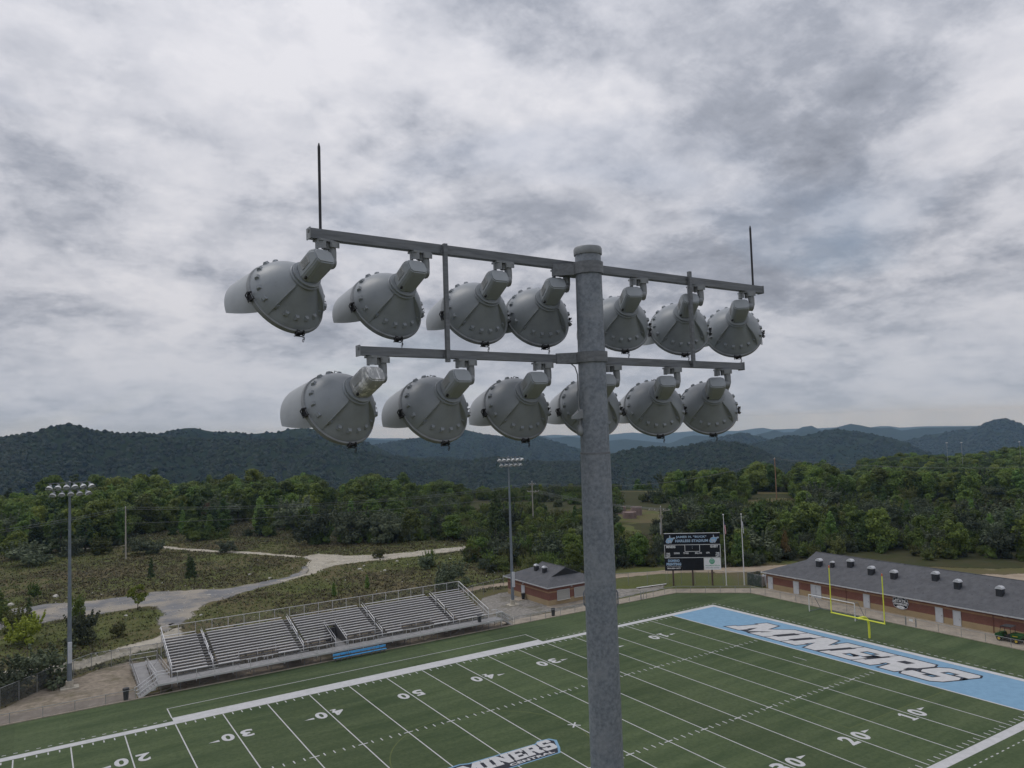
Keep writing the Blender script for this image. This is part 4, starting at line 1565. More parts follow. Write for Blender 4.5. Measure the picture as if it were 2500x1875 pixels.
# ---------------------------------------------------------------- fences
def fence(name, pts, h, label, step, mesh_m='chain_link', group=None, mid=False):
    root = thing(name, label, 'fence', (*pts[0], 0), 0, group)
    ox, oy = pts[0]
    rail, link = MB(), MB()
    pm = MB().tube([(0, 0, 0), (0, 0, h + .04)], .034, 6).mesh('post', 'fence_metal')
    for (xa, ya), (xb, yb) in zip(pts, pts[1:]):
        L = math.hypot(xb - xa, yb - ya)
        n = max(1, round(L / step))
        for i in range(n + (1 if (xb, yb) == pts[-1] else 0)):
            put('post', pm, root, (xa + (xb - xa) * i / n - ox, ya + (yb - ya) * i / n - oy, 0))
        a, b = (xa - ox, ya - oy), (xb - ox, yb - oy)
        rail.tube([(*a, h), (*b, h)], .028, 6)
        if mid:
            rail.tube([(*a, .12), (*b, .12)], .020, 5)
        link.add([(*a, .06), (*b, .06), (*b, h), (*a, h)], [(0, 1, 2, 3)])
    rail.build('top_rail', 'fence_metal', root, True, 40)
    link.build('chain_link', mesh_m, root)
    return root


fence('field_fence', [(-75, 35.02), (-25.4, 35.02)], 1.15, 'low chain link fence along the turf left of the bleachers', 3.0)
fence('field_fence', [(24.6, 35.05), (46.6, 35.05), (56.9, 35.0)], 1.15, 'low chain link fence along the turf in front of the small brick building', 2.9)
fence('field_fence', [(56.9, 35.0), (66.08, 27.1)], 1.15, 'low chain link fence cutting across the turf corner before the scoreboard', 2.6)
fence('field_fence', [(66.1, 27.0), (66.1, .45)], 1.15, 'low chain link fence between the soccer goal and the long brick building', 3.0)
fence('field_fence', [(66.1, -1.1), (66.1, -60)], 1.15, 'low chain link fence in front of the parked utility vehicle', 3.0)
fence('perimeter_fence', [(-75, 38.4), (-45, 38.9), (-38.1, 41.4), (-32.9, 46.8), (-28.8, 50.3), (-24.4, 50.1), (-12, 49.6)], 2.15, 'tall chain link fence bending round the gravel at the left light tower', 2.9, 'chain_link_dense')
fence('perimeter_fence', [(21.5, 49.5), (28.5, 54.6), (36.0, 56.6)], 2.1, 'tall chain link fence running from the bleachers to the small brick building', 3.0, 'chain_link')
fence('perimeter_fence', [(46, 48.5), (54.7, 44.6), (60.7, 41.3)], 2.3, 'tall chain link fence left of the scoreboard', 3.0, 'chain_link')
fence('perimeter_fence', [(61.0, 41.2), (66.3, 36.5), (71.3, 30.8)], 2.3, 'tall chain link fence behind the scoreboard posts and flagpoles', 2.6, 'chain_link')
g = thing('fence_gate', 'narrow chain link gate with a small white sign on it', 'gate', (66.1, -.33, 0))
for yy in (-.70, .70):
    MB().tube([(0, yy, 0), (0, yy, 1.3)], .045, 8).build('gate_post', 'fence_metal', g)
MB().tube([(0, -.62, .12), (0, -.62, 1.15), (0, .62, 1.15), (0, .62, .12)], .026, 6, closed=True).build('gate_frame', 'fence_metal', g)
MB().add([(0, -.6, .14), (0, .6, .14), (0, .6, 1.13), (0, -.6, 1.13)], [(0, 1, 2, 3)]).build('chain_link', 'chain_link', g)
MB().box((-.03, -.05, .92), (.015, .55, .28)).build('sign_panel', 'print_white', g)
g = thing('fence_gate', 'narrow chain link gate on the turf edge before the small brick building', 'gate', (49.6, 35.05, 0))
for xx in (-.62, 0, .62):
    MB().tube([(xx, -.03, 0), (xx, -.03, 1.45)], .042, 8).build('gate_post', 'fence_metal', g)
MB().tube([(-.58, -.05, .12), (-.58, -.05, 1.2), (.58, -.05, 1.2), (.58, -.05, .12)], .026, 6, closed=True).build('gate_frame', 'fence_metal', g)


# ---------------------------------------------------------------- bins
def bin_(loc, label, h=1.05):
    root = thing('rubbish_bin', label, 'bin', loc)
    MB().lathe([(.0, 0), (.24, 0), (.31, h * .86), (.33, h * .86), (.33, h * .92), (.0, h * .92)], 16).build('bin_body', 'bin_black', root, True, 40)
    m = MB()
    m.lathe([(.35, h * .90), (.35, h * .96), (.28, h), (.0, h + .01)], 16)
    for s in (-1, 1):
        m.box((s * .36, 0, h * .8), (.06, .16, .05))
    m.build('lid', 'bin_black', root, True, 40)


bin_((-26.3, 35.45, .02), 'black rubbish bin by the foot of the bleacher stairs', 1.35)
bin_((32.0, 35.75, .02), 'black rubbish bin on the walkway behind the turf fence', 1.15)
bin_((34.5, 48.0, .02), 'black rubbish bin beside the door of the small brick building', 1.0)
bin_((19.1, 35.75, 1.2), 'black rubbish bin on the right end of the bleacher deck', 1.0)


# ---------------------------------------------------------------- brick buildings
def gablet_roof(root, x0, x1, y0, y1, ez, slope, g0, g1, th=.10):
    """hip roof, ridge along y, with a small gable at each end of the ridge (g0, g1: depth of the end hips)"""
    xc = (x0 + x1) / 2
    half = (x1 - x0) / 2
    rz_ = ez + slope * half
    def zy(y, end, sgn, g):      # height of end slope at the gable foot
        return ez + slope * 1.02 * g
    za, zb = ez + slope * g0, ez + slope * g1
    wa, wb = half - g0, half - g1          # half width of the gablets at their foot
    P = dict(A=(x0, y0, ez), B=(x1, y0, ez), Cc=(x1, y1, ez), D=(x0, y1, ez),
             a1=(xc - wa, y0 + g0, za), a2=(xc + wa, y0 + g0, za), ar=(xc, y0 + g0, rz_),
             b1=(xc - wb, y1 - g1, zb), b2=(xc + wb, y1 - g1, zb), br=(xc, y1 - g1, rz_))
    def face(name, keys, mt):
        pts = [Vector(P[k]) for k in keys]
        nrm = (pts[1] - pts[0]).cross(pts[2] - pts[0]).normalized()
        lo = [p - Vector((0, 0, th)) for p in pts]
        m = MB()
        n = len(pts)
        m.add([tuple(p) for p in pts + lo], [tuple(range(n)), tuple(reversed(range(n, 2 * n)))] + [(i, n + i, n + (i + 1) % n, (i + 1) % n) for i in range(n)])
        return m.build(name, mt, root)
    face('roof_slope', ('D', 'A', 'a1', 'ar', 'br', 'b1'), 'roof_shingle')
    face('roof_slope', ('B', 'Cc', 'b2', 'br', 'ar', 'a2'), 'roof_shingle')
    face('roof_slope', ('A', 'B', 'a2', 'a1'), 'roof_shingle')
    face('roof_slope', ('Cc', 'D', 'b1', 'b2'), 'roof_shingle')
    for s, yv, w, zf in ((1, y0 + g0, wa, za), (-1, y1 - g1, wb, zb)):
        if w > .2:
            m = MB()
            yy = yv + s * .12
            m.add([(xc - w + .1, yy, zf - .05), (xc + w - .1, yy, zf - .05), (xc, yy, rz_ - .06)], [(0, 1, 2)])
            lv = m.build('gable_louvre', 'vent_black', root)
            for k in range(5):
                f = (k + .5) / 5.5
                ww = (w - .15) * (1 - f)
                MB().box((xc, yy - s * .03, zf + (rz_ - zf) * f), (2 * ww, .03, .05)).build('slat', 'vent_black', lv)
    m = MB()
    m.tube([(xc, y0 + g0, rz_ + .01), (xc, y1 - g1, rz_ + .01)], .07, 6)
    m.build('ridge_cap', 'roof_shingle', root)
    for a, b in (((x0, y0), (x1, y0)), ((x1, y0), (x1, y1)), ((x1, y1), (x0, y1)), ((x0, y1), (x0, y0))):
        d = Vector((b[0] - a[0], b[1] - a[1], 0)).normalized()
        o = Vector((d.y, -d.x, 0)) * .03
        m = MB().bar((a[0] + o.x, a[1] + o.y, ez - .07), (b[0] + o.x, b[1] + o.y, ez - .07), .05, .16)
        m.build('gutter', 'trim_white', root)
    MB().box((xc, (y0 + y1) / 2, ez - .16), (x1 - x0 - .1, y1 - y0 - .1, .04)).build('soffit', 'soffit', root)
    return rz_


def brick_walls(root, x0, x1, y0, y1, top):
    cx, cy, dx, dy = (x0 + x1) / 2, (y0 + y1) / 2, x1 - x0, y1 - y0
    MB().box((cx, cy, .42), (dx + .012, dy + .012, .88)).build('block_wall', 'block_tan', root)
    MB().box((cx, cy, (.86 + 2.02) / 2), (dx, dy, 1.16)).build('brick_wall', 'brick_red', root)
    MB().box((cx, cy, 2.14), (dx + .012, dy + .012, .24)).build('brick_band', 'band_tan', root)
    MB().box((cx, cy, (2.26 + top) / 2), (dx, dy, top - 2.26)).build('brick_wall', 'brick_red', root)


def roof_vent(root, x, y, z, w=.72, h=.80, rz=0.0):
    m = MB()
    m.box((0, 0, h / 2 - .25), (w, w, h + .5))
    b = m.build('roof_vent', 'vent_black', root, loc=(x, y, z), rot=(0, 0, rz))
    m = MB()
    n, r = 12, w * .60
    for k in range(2):
        for i in range(n + 1):
            a = PI * i / n
            m.v.append((r * math.cos(a), (-.5 + k) * w * 1.06, h + .02 + r * .80 * math.sin(a)))
    for i in range(n):
        m.f.append((i, i + 1, n + 2 + i, n + 1 + i))
    m.f.append(tuple(range(n + 1)))
    m.f.append(tuple(reversed(range(n + 1, 2 * n + 2))))
    m.f.append((0, n + 1, 2 * n + 1, n))
    for k in (-.35, -.1, .15, .4):
        m.box((0, k * w, h + .02 + r * .80), (r * .9, .03, .03))
    m.build('vent_cap', 'vent_cap', b, False)


def door_(root, axis, c, y0, y1, top, double=False):
    """door in a wall facing -X at x = c (axis x) or facing -Y at y = c"""
    w = y1 - y0
    def bx(mb, u, v, z, du, dv, dz):
        mb.box((c + v, u, z) if axis == 'x' else (u, c + v, z), (dv, du, dz) if axis == 'x' else (du, dv, dz))
    m = MB()
    bx(m, (y0 + y1) / 2, -.03, top / 2 + .03, w, .06, top)
    d = m.build('door', 'door_white', root)
    m = MB()
    for u in (y0 - .03, y1 + .03):
        bx(m, u, -.045, top / 2 + .03, .06, .09, top + .06)
    bx(m, (y0 + y1) / 2, -.045, top + .06, w + .12, .09, .06)
    m.build('frame', 'trim_white', d)
    m = MB()
    if double:
        bx(m, (y0 + y1) / 2, -.066, top / 2, .02, .02, top - .05)
    bx(m, y0 + (.12 if not double else w / 2 - .1), -.085, 1.0, .10, .05, .05)
    m.build('handle', 'dark_metal', d)


def concession():
    root = thing('brick_building', 'small square brick building with a dark gable louvre and two serving windows', 'building', (35.0, 41.2, 0))
    D, W = 12.4, 10.0
    brick_walls(root, 0, W, 0, D, 2.92)
    gablet_roof(root, -.5, W + .5, -.5, D + .7, 3.0, .42, 2.55, 4.1)
    for x, y in ((2.74, 7.35), (2.74, 4.9)):
        roof_vent(root, x, y, 3.0 + .42 * (x + .5), .62, .72)
    door_(root, 'x', 0.0, 7.0, 7.9, 2.1)
    for a, b in ((1.75, 4.05), (5.2, 7.5), (8.0, 9.6)):
        m = MB()
        m.box(((a + b) / 2, -.02, 1.48), (b - a, .05, 1.5))
        w = m.build('window', 'shutter', root)
        m = MB()
        for k in range(9):
            m.box(((a + b) / 2, -.052, .82 + k * .16), (b - a - .1, .02, .05))
        m.build('shutter_slats', 'shutter', w)
        m = MB()
        for x in (a - .04, b + .04):
            m.box((x, -.06, 1.48), (.08, .12, 1.62))
        m.box(((a + b) / 2, -.06, 2.26), (b - a + .16, .12, .07))
        m.build('frame', 'trim_white', w)
        MB().box(((a + b) / 2, -.14, .70), (b - a + .3, .30, .07)).build('sill', 'sill', w)
    MB().box((-.06, 7.45, 2.5), (.10, .30, .14)).build('wall_light', 'trim_white', root)
    MB().box((4.6, -.06, 2.6), (.30, .10, .14)).build('wall_light', 'trim_white', root)
    m = MB()
    m.box((W / 2, -.9, .03), (W + 1, 1.8, .04))
    m.box((-.9, 7.4, .03), (1.8, 2.2, .04))
    m.build('slab', 'concrete', root)


concession()


def field_house():
    root = thing('brick_building', 'long low brick building with white doors and a row of roof vents', 'building', (71.2, 28.0, 0))
    L, W = 73.0, 14.6
    brick_walls(root, 0, W, -L, 0, 2.66)
    gablet_roof(root, -.6, W + .6, -L - .5, .5, 2.75, .395, 5.2, 5.3)
    for i, (x, y, z) in enumerate(((74.43, 19.91, 4.26), (74.64, 17.62, 4.35), (75.53, 14.94, 4.7), (74.48, 10.71, 4.28), (74.33, 6.95, 4.22), (75.47, 1.31, 4.68), (74.38, -2.37, 4.24), (74.31, -7.92, 4.21), (75.4, -14.5, 4.6), (74.4, -21, 4.2))):
        w = .50 if i == 1 else .78
        roof_vent(root, x - 71.2 + .35, y - 28.0, z + .10, w, .85 if i != 1 else .75, PI / 2)
    for a, b, dbl in ((27.5, 26.6, 0), (22.37, 21.4, 0), (19.03, 17.25, 1), (9.85, 8.92, 0), (-1.0, -1.95, 0), (-3.4, -4.35, 0), (-17, -18, 0), (-24, -25, 0)):
        door_(root, 'x', 0.0, b - 28, a - 28, 1.98, bool(dbl))
    for y in (22.0, 18.1, 9.4, -2.7, -10, -20):
        MB().box((-.07, y - 28, 2.48), (.14, .34, .16)).build('wall_light', 'trim_white', root)
    for y in (27.9, 12.8, -8.5):
        MB().tube([(-.06, y - 28, .05), (-.06, y - 28, 2.6)], .045, 6).build('downpipe', 'trim_white' if y > 20 else 'brick_red', root)
    return root


fh = field_house()
# emblem on the long wall: shield of layered flat shapes, 2.45 m wide
em = thing('wall_emblem', 'black and white championship emblem on the wall of the long brick building', 'sign', (71.1, 5.25, .82), -PI / 2)


def emb(name, poly, d, mt, holes=()):
    mm = MB()
    mm.prism(poly, 0, .02 + d)
    mm.v = [(x, -z, y) for x, y, z in mm.v]
    mm.build(name, mt, em)


OUT = [(.55, .15), (1.0, .0), (1.45, .0), (1.9, .15), (2.25, .35), (2.3, .62), (2.45, .95), (2.3, 1.25), (2.35, 1.5), (2.0, 1.55), (1.8, 1.72), (.65, 1.72), (.45, 1.55), (.1, 1.5), (.15, 1.25), (0, .95), (.15, .62), (.2, .35)]
emb('backing', OUT, 0, 'print_silver')
emb('shield', offset_poly(OUT, -.07), .006, 'board_black')
emb('football', [(.55 + .67 + .62 * math.cos(a), .30 + .20 * math.sin(a)) for a in [2 * PI * k / 20 for k in range(20)]], .012, 'print_white')
emb('football_lace', [(1.02, .28), (1.42, .28), (1.42, .33), (1.02, .33)], .016, 'board_black')
for a in (-1, 1):
    emb('stripe', [(1.22 + a * x, y) for x, y in ((.78, .98), (1.12, .88), (1.12, 1.0), (.82, 1.2))], .010, 'print_white')
for body, w, h, x, z, mt in (('STATE', 1.6, .42, .43, .97, 'print_white'), ('CHAMPIONS', 1.95, .31, .25, .58, 'print_white'), ('MINGO', .75, .15, .85, 1.56, 'print_silver'), ('CENTRAL', .85, .13, .8, 1.42, 'print_silver')):
    lettering('lettering', body, w, h, mt, em, (x, -.045, z), (PI / 2, 0, 0), .05)

# mesh-screened plant enclosure at the end of the long building
en = thing('plant_enclosure', 'green meshed enclosure with air conditioning units at the end of the long brick building', 'enclosure', (71.2, 28.5, 0))
for x, y in ((.1, .9), (1.6, .9), (.1, 2.2)):
    m = MB()
    m.box((x + .5, y + .3, .85), (1.0, 1.0, 1.7))
    u = m.build('cooling_unit', 'vent_cap', en)
    MB().lathe([(.38, 1.705), (.38, 1.74), (0, 1.74)], 16, M=Matrix.Translation((x + .5, y + .3, 0))).build('fan_guard', 'vent_black', u)
for a, b in (((-.3, .1), (-.3, 3.3)), ((-.3, 3.3), (3.2, 3.3))):
    m = MB()
    m.add([(*a, 0), (*b, 0), (*b, 2.0), (*a, 2.0)], [(0, 1, 2, 3)])
    m.build('mesh_screen', 'privacy_mesh', en)
    MB().tube([(*a, 0), (*a, 2.05), (*b, 2.05), (*b, 0)], .035, 6).build('screen_frame', 'fence_metal', en)

# ---------------------------------------------------------------- scoreboard
def scoreboard():
    root = thing('scoreboard', 'black stadium scoreboard on three posts with white lettering and two advertising panels', 'scoreboard', (60.6, 39.3, 0), math.atan2(-4.1, 5.3))
    X0, X1 = -1.42, 8.32

    def panel(name, x0, x1, z0, z1, mt, y=0.0, th=.30):
        return MB().box(((x0 + x1) / 2, y + th / 2, (z0 + z1) / 2), (x1 - x0, th, z1 - z0)).build(name, mt, root)
    for x in (-.04, 3.36, 6.72):
        MB().box((x, .22, 4.4), (.26, .30, 8.8)).build('post', 'post_rust', root)
    top = panel('name_panel', X0, X1 - .05, 7.27, 9.12, 'board_black', -.02)
    main = panel('score_panel', X0, X1, 4.86, 7.23, 'board_face', -.02)
    panel('blank_panel', 2.05 - .45, 5.30, 2.68, 4.82, 'board_face', .0)
    pl = panel('advert_panel', X0, 1.55, 2.68, 4.82, 'board_black', .0)
    pr_ = panel('advert_panel', 5.36, 8.28, 2.74, 4.78, 'print_white', -.02)
    pr_['label'] = 'white advertising panel with green round emblem'
    MB().box(((X0 + X1) / 2, .13, 9.15), (X1 - X0, .34, .05)).build('top_trim', 'trim_white', root)

    def strip(m, x0, x1, z0, z1, y=-.03):
        m.box(((x0 + x1) / 2, y, (z0 + z1) / 2), (x1 - x0, .02, z1 - z0))
    m = MB()
    b = .075
    strip(m, X0 + .02, X1 - .02, 7.12, 7.12 + b)
    strip(m, X0 + .02, X1 - .02, 4.88, 4.88 + b)
    strip(m, X0 + .02, X0 + .02 + b, 4.97, 7.11)
    strip(m, X1 - .02 - b, X1 - .02, 4.97, 7.11)
    strip(m, 2.12, 2.12 + b, 6.03, 7.11)
    strip(m, 4.68, 4.68 + b, 6.03, 7.11)
    strip(m, 2.12, 4.68 + b, 5.95, 6.02)
    m.build('border', 'print_white', main)
    m = MB()
    strip(m, 3.40, 3.48, 6.48, 6.56)
    strip(m, 3.40, 3.48, 6.72, 6.80)
    m.build('clock_colon', 'print_silver', main)

    def tx(parent, body, x, z, w, h, mt, off=.04, sp=1.05, y=-.034):
        lettering('lettering', body, w, h, mt, parent, (x, y, z), (PI / 2, 0, 0), off, sp)
    for body, x, z, w, h in (('MINERS', -1.08, 6.62, 1.6, .44), ('GUEST', 6.55, 6.62, 1.35, .42), ('DOWN', .25, 5.55, .95, .31), ('TO GO', 1.85, 5.55, .92, .31),
                             ('BALL ON', 3.9, 5.55, 1.15, .31), ('QTR', 5.80, 5.55, .62, .31),
                             ('TIME', -1.12, 5.55, .65, .24), ('OUTS', -1.15, 5.27, .70, .24), ('LEFT', -1.12, 4.99, .65, .24),
                             ('TIME', 7.45, 5.55, .65, .24), ('OUTS', 7.42, 5.27, .70, .24), ('LEFT', 7.45, 4.99, .65, .24)):
        tx(main, body, x, z, w, h, 'print_white')
    for body, x, z, w, h in (('JAMES H. "BUCK"', .66, 8.27, 5.3, .48), ('HARLESS STADIUM', .52, 7.62, 5.7, .48)):
        tx(top, body, x, z, w, h, 'print_silver', .055, 1.12, -.030)
        tx(top, body, x + .01, z + .01, w - .02, h - .02, 'print_blue', .0, 1.16, -.036)
    for x in (-1.15, 6.45):
        st = [(.1, .1), (.45, 0), (.75, .1), (.95, .02), (1.2, .38), (1.35, .75), (1.6, .82), (1.72, 1.02), (1.45, 1.08), (1.25, .98), (1.0, .98), (.86, 1.05), (.80, 1.42), (.68, 1.42), (.66, 1.02), (.3, .92), (.1, .62), (0, .35)]
        mm = MB().flat(st)
        mm.v = [(x + p[0], -.032, 7.42 + p[1]) for p in mm.v]
        mm.build('state_outline', 'print_silver', top)
        s2 = offset_poly(st, -.085)
        mm = MB().flat(s2)
        mm.v = [(x + p[0], -.036, 7.42 + p[1]) for p in mm.v]
        mm.build('state_fill', 'print_blue', top)
        lettering('lettering', 'M', .62, .5, 'print_silver', top, (x + .35, -.040, 7.62), (PI / 2, 0, 0), .05)
    for body, z, w, h, x in (('DOMINO', 4.16, 2.0, .48, -.85), ('PRINTING', 3.55, 2.55, .50, -1.15)):
        tx(pl, body, x, z, w, h, 'print_silver', .07, 1.1, -.012)
        tx(pl, body, x + .02, z + .02, w - .04, h - .04, 'print_blue', .015, 1.16, -.016)
    tx(pl, 'Shirts, Caps, Banners & More', -1.1, 3.30, 2.5, .15, 'print_white', .02, 1.0, -.012)
    tx(pl, '304-664-1677', -1.05, 2.95, 2.35, .25, 'print_white', .05, 1.05, -.012)
    ring = MB()
    c = (6.75, 4.22)
    n = 28
    pts = [(c[0] + .48 * math.cos(2 * PI * k / n), c[1] + .48 * math.sin(2 * PI * k / n)) for k in range(n)]
    mm = MB().flat(pts)
    mm.v = [(p[0], -.032, p[1]) for p in mm.v]
    mm.build('round_emblem', 'print_green', pr_)
    for k, (r, dz, a0, a1) in enumerate(((.36, .10, 200, 340), (.40, -.04, 205, 335), (.30, .14, 20, 160))):
        m = MB()
        for i in range(12):
            for q in range(1):
                aa, ab = math.radians(a0 + (a1 - a0) * i / 12), math.radians(a0 + (a1 - a0) * (i + 1) / 12)
                s = 1 if k < 2 else .7
                P = [(c[0] + r * math.cos(aa), -.036, c[1] + dz + s * (r - .06) * math.sin(aa) * .5), (c[0] + r * math.cos(ab), -.036, c[1] + dz + s * (r - .06) * math.sin(ab) * .5),
                     (c[0] + r * math.cos(ab), -.036, c[1] + dz + s * r * math.sin(ab) * .5 + .06), (c[0] + r * math.cos(aa), -.036, c[1] + dz + s * r * math.sin(aa) * .5 + .06)]
                m.add(P, [(0, 1, 2, 3)])
        m.build('emblem_swoosh', 'print_white', pr_)
    tx(pr_, 'WILLIAMSON HEALTH', 5.55, 3.40, 2.5, .17, 'print_green', .02, 1.05, -.032)
    tx(pr_, 'WELLNESS CENTER', 5.62, 3.02, 2.35, .17, 'print_grey', .02, 1.05, -.032)


scoreboard()


# ---------------------------------------------------------------- flagpoles and flags
def stripes_mat():
    m = bpy.data.materials.new('flag_stripes')
    m.use_nodes = True
    t = m.node_tree
    b = t.nodes['Principled BSDF']
    b.inputs['Roughness'].default_value = .8
    tc = t.nodes.new('ShaderNodeTexCoord')
    sp_ = t.nodes.new('ShaderNodeSeparateXYZ')
    t.links.new(tc.outputs['UV'], sp_.inputs[0])
    st = MATH(t, 'GREATER_THAN', MATH(t, 'FRACT', MATH(t, 'MULTIPLY', sp_.outputs[1], 6.5)), .5)
    col = MIXC(t, st, (.48, .03, .045), (.72, .70, .70))
    can = MATH(t, 'MULTIPLY', MATH(t, 'LESS_THAN', sp_.outputs[0], .40), MATH(t, 'GREATER_THAN', sp_.outputs[1], .46))
    col = MIXC(t, can, col, (.03, .05, .14))
    t.links.new(col, b.inputs['Base Color'])
    MATS['flag_stripes'] = m


stripes_mat()
mat('flag_white', (.66, .67, .68), (.56, .57, .6), rough=.8, scale=1)
mat('flag_navy', (.03, .045, .10), (.045, .06, .13), rough=.8, scale=1)


def flag_mesh(mt, uvm=True, seed=0):
    """limp cloth: gathered along the pole, folds falling from the upper hoist"""
    W, H = 1.8, 1.15
    nu, nv = 22, 12
    me = bpy.data.meshes.new('flag')
    vs_, fs_, uv = [], [], []
    for i in range(nu + 1):
        for j in range(nv + 1):
            u, v = i / nu, j / nv
            fall = u * W * .93
            x = .06 + .20 * (1 - math.exp(-u * 3)) + .07 * math.sin(u * 19 + v * 2 + seed) * min(1, u * 3)
            y = .16 * math.sin(u * 15 + v * 3.0 + seed * 2) * min(1, u * 2.5) * (.6 + .4 * v)
            z = -(1 - v) * H * (1 - .25 * u) - fall * (.55 + .35 * u)
            vs_.append((x, y, z))
    for i in range(nu):
        for j in range(nv):
            q = (i * (nv + 1) + j, (i + 1) * (nv + 1) + j, (i + 1) * (nv + 1) + j + 1, i * (nv + 1) + j + 1)
            fs_.append(q)
            uv += [(k // (nv + 1) / nu, k % (nv + 1) / nv) for k in q]
    me.from_pydata(vs_, [], fs_)
    l = me.uv_layers.new(name='UVMap')
    for d, c in zip(l.data, uv):
        d.uv = c
    me.materials.append(MATS[mt])
    me.polygons.foreach_set('use_smooth', [True] * len(me.polygons))
    return me


for (x, y), lab, flab, mt, sd in (((67.66, 33.67), 'white flagpole nearest the scoreboard', 'striped red and white flag hanging limp from the flagpole nearest the scoreboard', 'flag_stripes', .4),
                                  ((70.23, 31.91), 'white flagpole farther from the scoreboard, beside the meshed enclosure', 'limp white flag with dark lower edge on the flagpole farther from the scoreboard', 'flag_white', 2.1)):
    p = thing('flagpole', lab, 'flagpole', (x, y, 0), 0, 'flagpoles beside the scoreboard')
    MB().tube([(0, 0, 0), (0, 0, 6), (0, 0, 12.2)], [.09, .075, .045], 12).build('pole', 'white_paint', p, True, 40)
    MB().lathe([(.0, -.13), (.09, -.09), (.13, 0), (.09, .09), (0, .13)], 14, M=Matrix.Translation((0, 0, 12.32))).build('ball_finial', 'white_paint', p, True)
    MB().tube([(.07, 0, 1.2), (.07, 0, 12.1)], .008, 4).build('halyard', 'white_paint', p)
    MB().lathe([(.18, 0), (.18, .06), (.1, .1), (0, .1)], 12).build('base_collar', 'concrete_base', p)
    f = put('flag', flag_mesh(mt, True, sd), None, (x + .02, y, 11.2), (0, 0, -.6))
    tag(f, flab, 'flag', 'flags on the flagpoles')
    if mt == 'flag_white':
        m = MB()
        for k in range(6):
            a = k / 5
            m.v += [(.2 + .06 * math.sin(k * 2.1), .12 * math.sin(k * 1.7), -2.62 - .04 * k), (.22 + .06 * math.sin(k * 2.1), .13 * math.sin(k * 1.7) + .01, -2.95 - .02 * k)]
        m.v = [(x + .02 * i, y, z) for i, (x, y, z) in enumerate(m.v)]
        m.f = [(2 * k, 2 * k + 2, 2 * k + 3, 2 * k + 1) for k in range(5)]
        m.build('flag_border', 'flag_navy', f)

# ---------------------------------------------------------------- goals
gp = thing('goal_post', 'yellow gooseneck football goal post behind the blue end zone', 'goal post', (57.05, -.05, .03))
pts = [(0, 0, 0), (0, 0, 1.6)]
for k in range(1, 9):
    a = PI / 2 * k / 8
    pts.append((-1.25 * (1 - math.cos(a)), 0, 1.6 + 1.25 * math.sin(a)))
pts.append((-2.15, .0, 2.87))
MB().tube(pts, .140, 16).build('gooseneck', 'goal_yellow', gp, True, 50)
MB().tube([(-2.15, -3.62, 2.87), (-2.15, 3.98, 2.87)], .088, 12).build('crossbar', 'goal_yellow', gp, True, 50)
for y in (-3.57, 3.93):
    u = MB().tube([(-2.15, y, 2.80), (-2.15, y, 8.75)], .068, 10).build('upright', 'goal_yellow', gp, True, 50)
    MB().tube([(-2.15, y, 8.75), (-2.15, y, 9.05)], .071, 10).build('upright_tip', 'tip_orange', u, True, 50)

sg = thing('soccer_goal', 'white soccer goal frame standing between the yellow goal post and the fence', 'soccer goal', (63.05, 9.7, .03))
w = 3.74
for y in (-w, w):
    MB().tube([(0, y, 0), (0, y, 2.46)], .07, 10).build('upright', 'white_paint', sg, True, 50)
    m = MB()
    m.tube([(0, y, 2.44), (.9, y * .985, 2.44), (2.5, y * .97, .06)], .032, 8)
    m.build('net_stay', 'pole_far', sg, True, 50)
    MB().tube([(0, y, .05), (2.5, y * .97, .05)], .032, 8).build('ground_bar', 'pole_far', sg)
MB().tube([(0, -w, 2.46), (0, w, 2.46)], .07, 10).build('crossbar', 'white_paint', sg, True, 50)
MB().tube([(2.5, -w * .97, .05), (2.5, w * .97, .05)], .032, 8).build('ground_bar', 'pole_far', sg)
MB().tube([(.9, -w * .985, 2.44), (.9, w * .985, 2.44)], .022, 8).build('net_bar', 'pole_far', sg)
m = MB()
m.quad((.9, -w, 2.44), (.9, w, 2.44), (2.5, w, .05), (2.5, -w, .05))
m.build('net', 'goal_net', sg)

# ---------------------------------------------------------------- utility vehicle
uv = thing('utility_vehicle', 'green and black utility vehicle with yellow wheels parked by the brick wall', 'vehicle', (68.9, -11.5, .03), -PI / 2)


def uprism(name, prof, half, mt, parent=uv, smooth=False):
    mm = MB().prism(prof, -half, half)
    mm.v = [(-x, z, y) for x, y, z in mm.v]
    return mm.build(name, mt, parent)


body = uprism('front_body', [(.55, .42), (1.42, .42), (1.50, .62), (1.44, .86), (1.05, .98), (.72, 1.02), (.60, .70), (.55, .62)], .66, 'utv_green')
uprism('chassis', [(-1.45, .34), (1.40, .34), (1.40, .50), (-1.45, .50)], .60, 'bin_black')
bed = uprism('cargo_bed', [(-1.55, .66), (-.42, .66), (-.36, 1.08), (-1.62, 1.08)], .72, 'utv_green')
uprism('bed_stripe', [(-1.2, .86), (-.6, .86), (-.6, .93), (-1.2, .93)], .725, 'utv_yellow', bed)
uprism('seat', [(-.34, .62), (.28, .62), (.30, .80), (-.10, .82), (-.16, 1.05), (-.30, 1.05)], .58, 'bin_black')
uprism('floor', [(.1, .44), (.62, .44), (.62, .5), (.1, .5)], .62, 'bin_black')
rf = uprism('roof', [(-.40, 1.86), (.74, 1.80), (.84, 1.84), (.6, 1.93), (-.36, 1.95), (-.46, 1.90)], .66, 'bin_black')
m = MB()
for s in (-.60, .60):
    m.tube([(-.92, s, .95), (-.76, s * .98, 1.82)], .028, 6)
    m.tube([(.38, s, .70), (.36, s * .98, 1.88)], .028, 6)
    m.tube([(-.76, s * .98, 1.82), (.36, s * .98, 1.9)], .028, 6)
m.build('roll_cage', 'bin_black', uv)
m = MB()
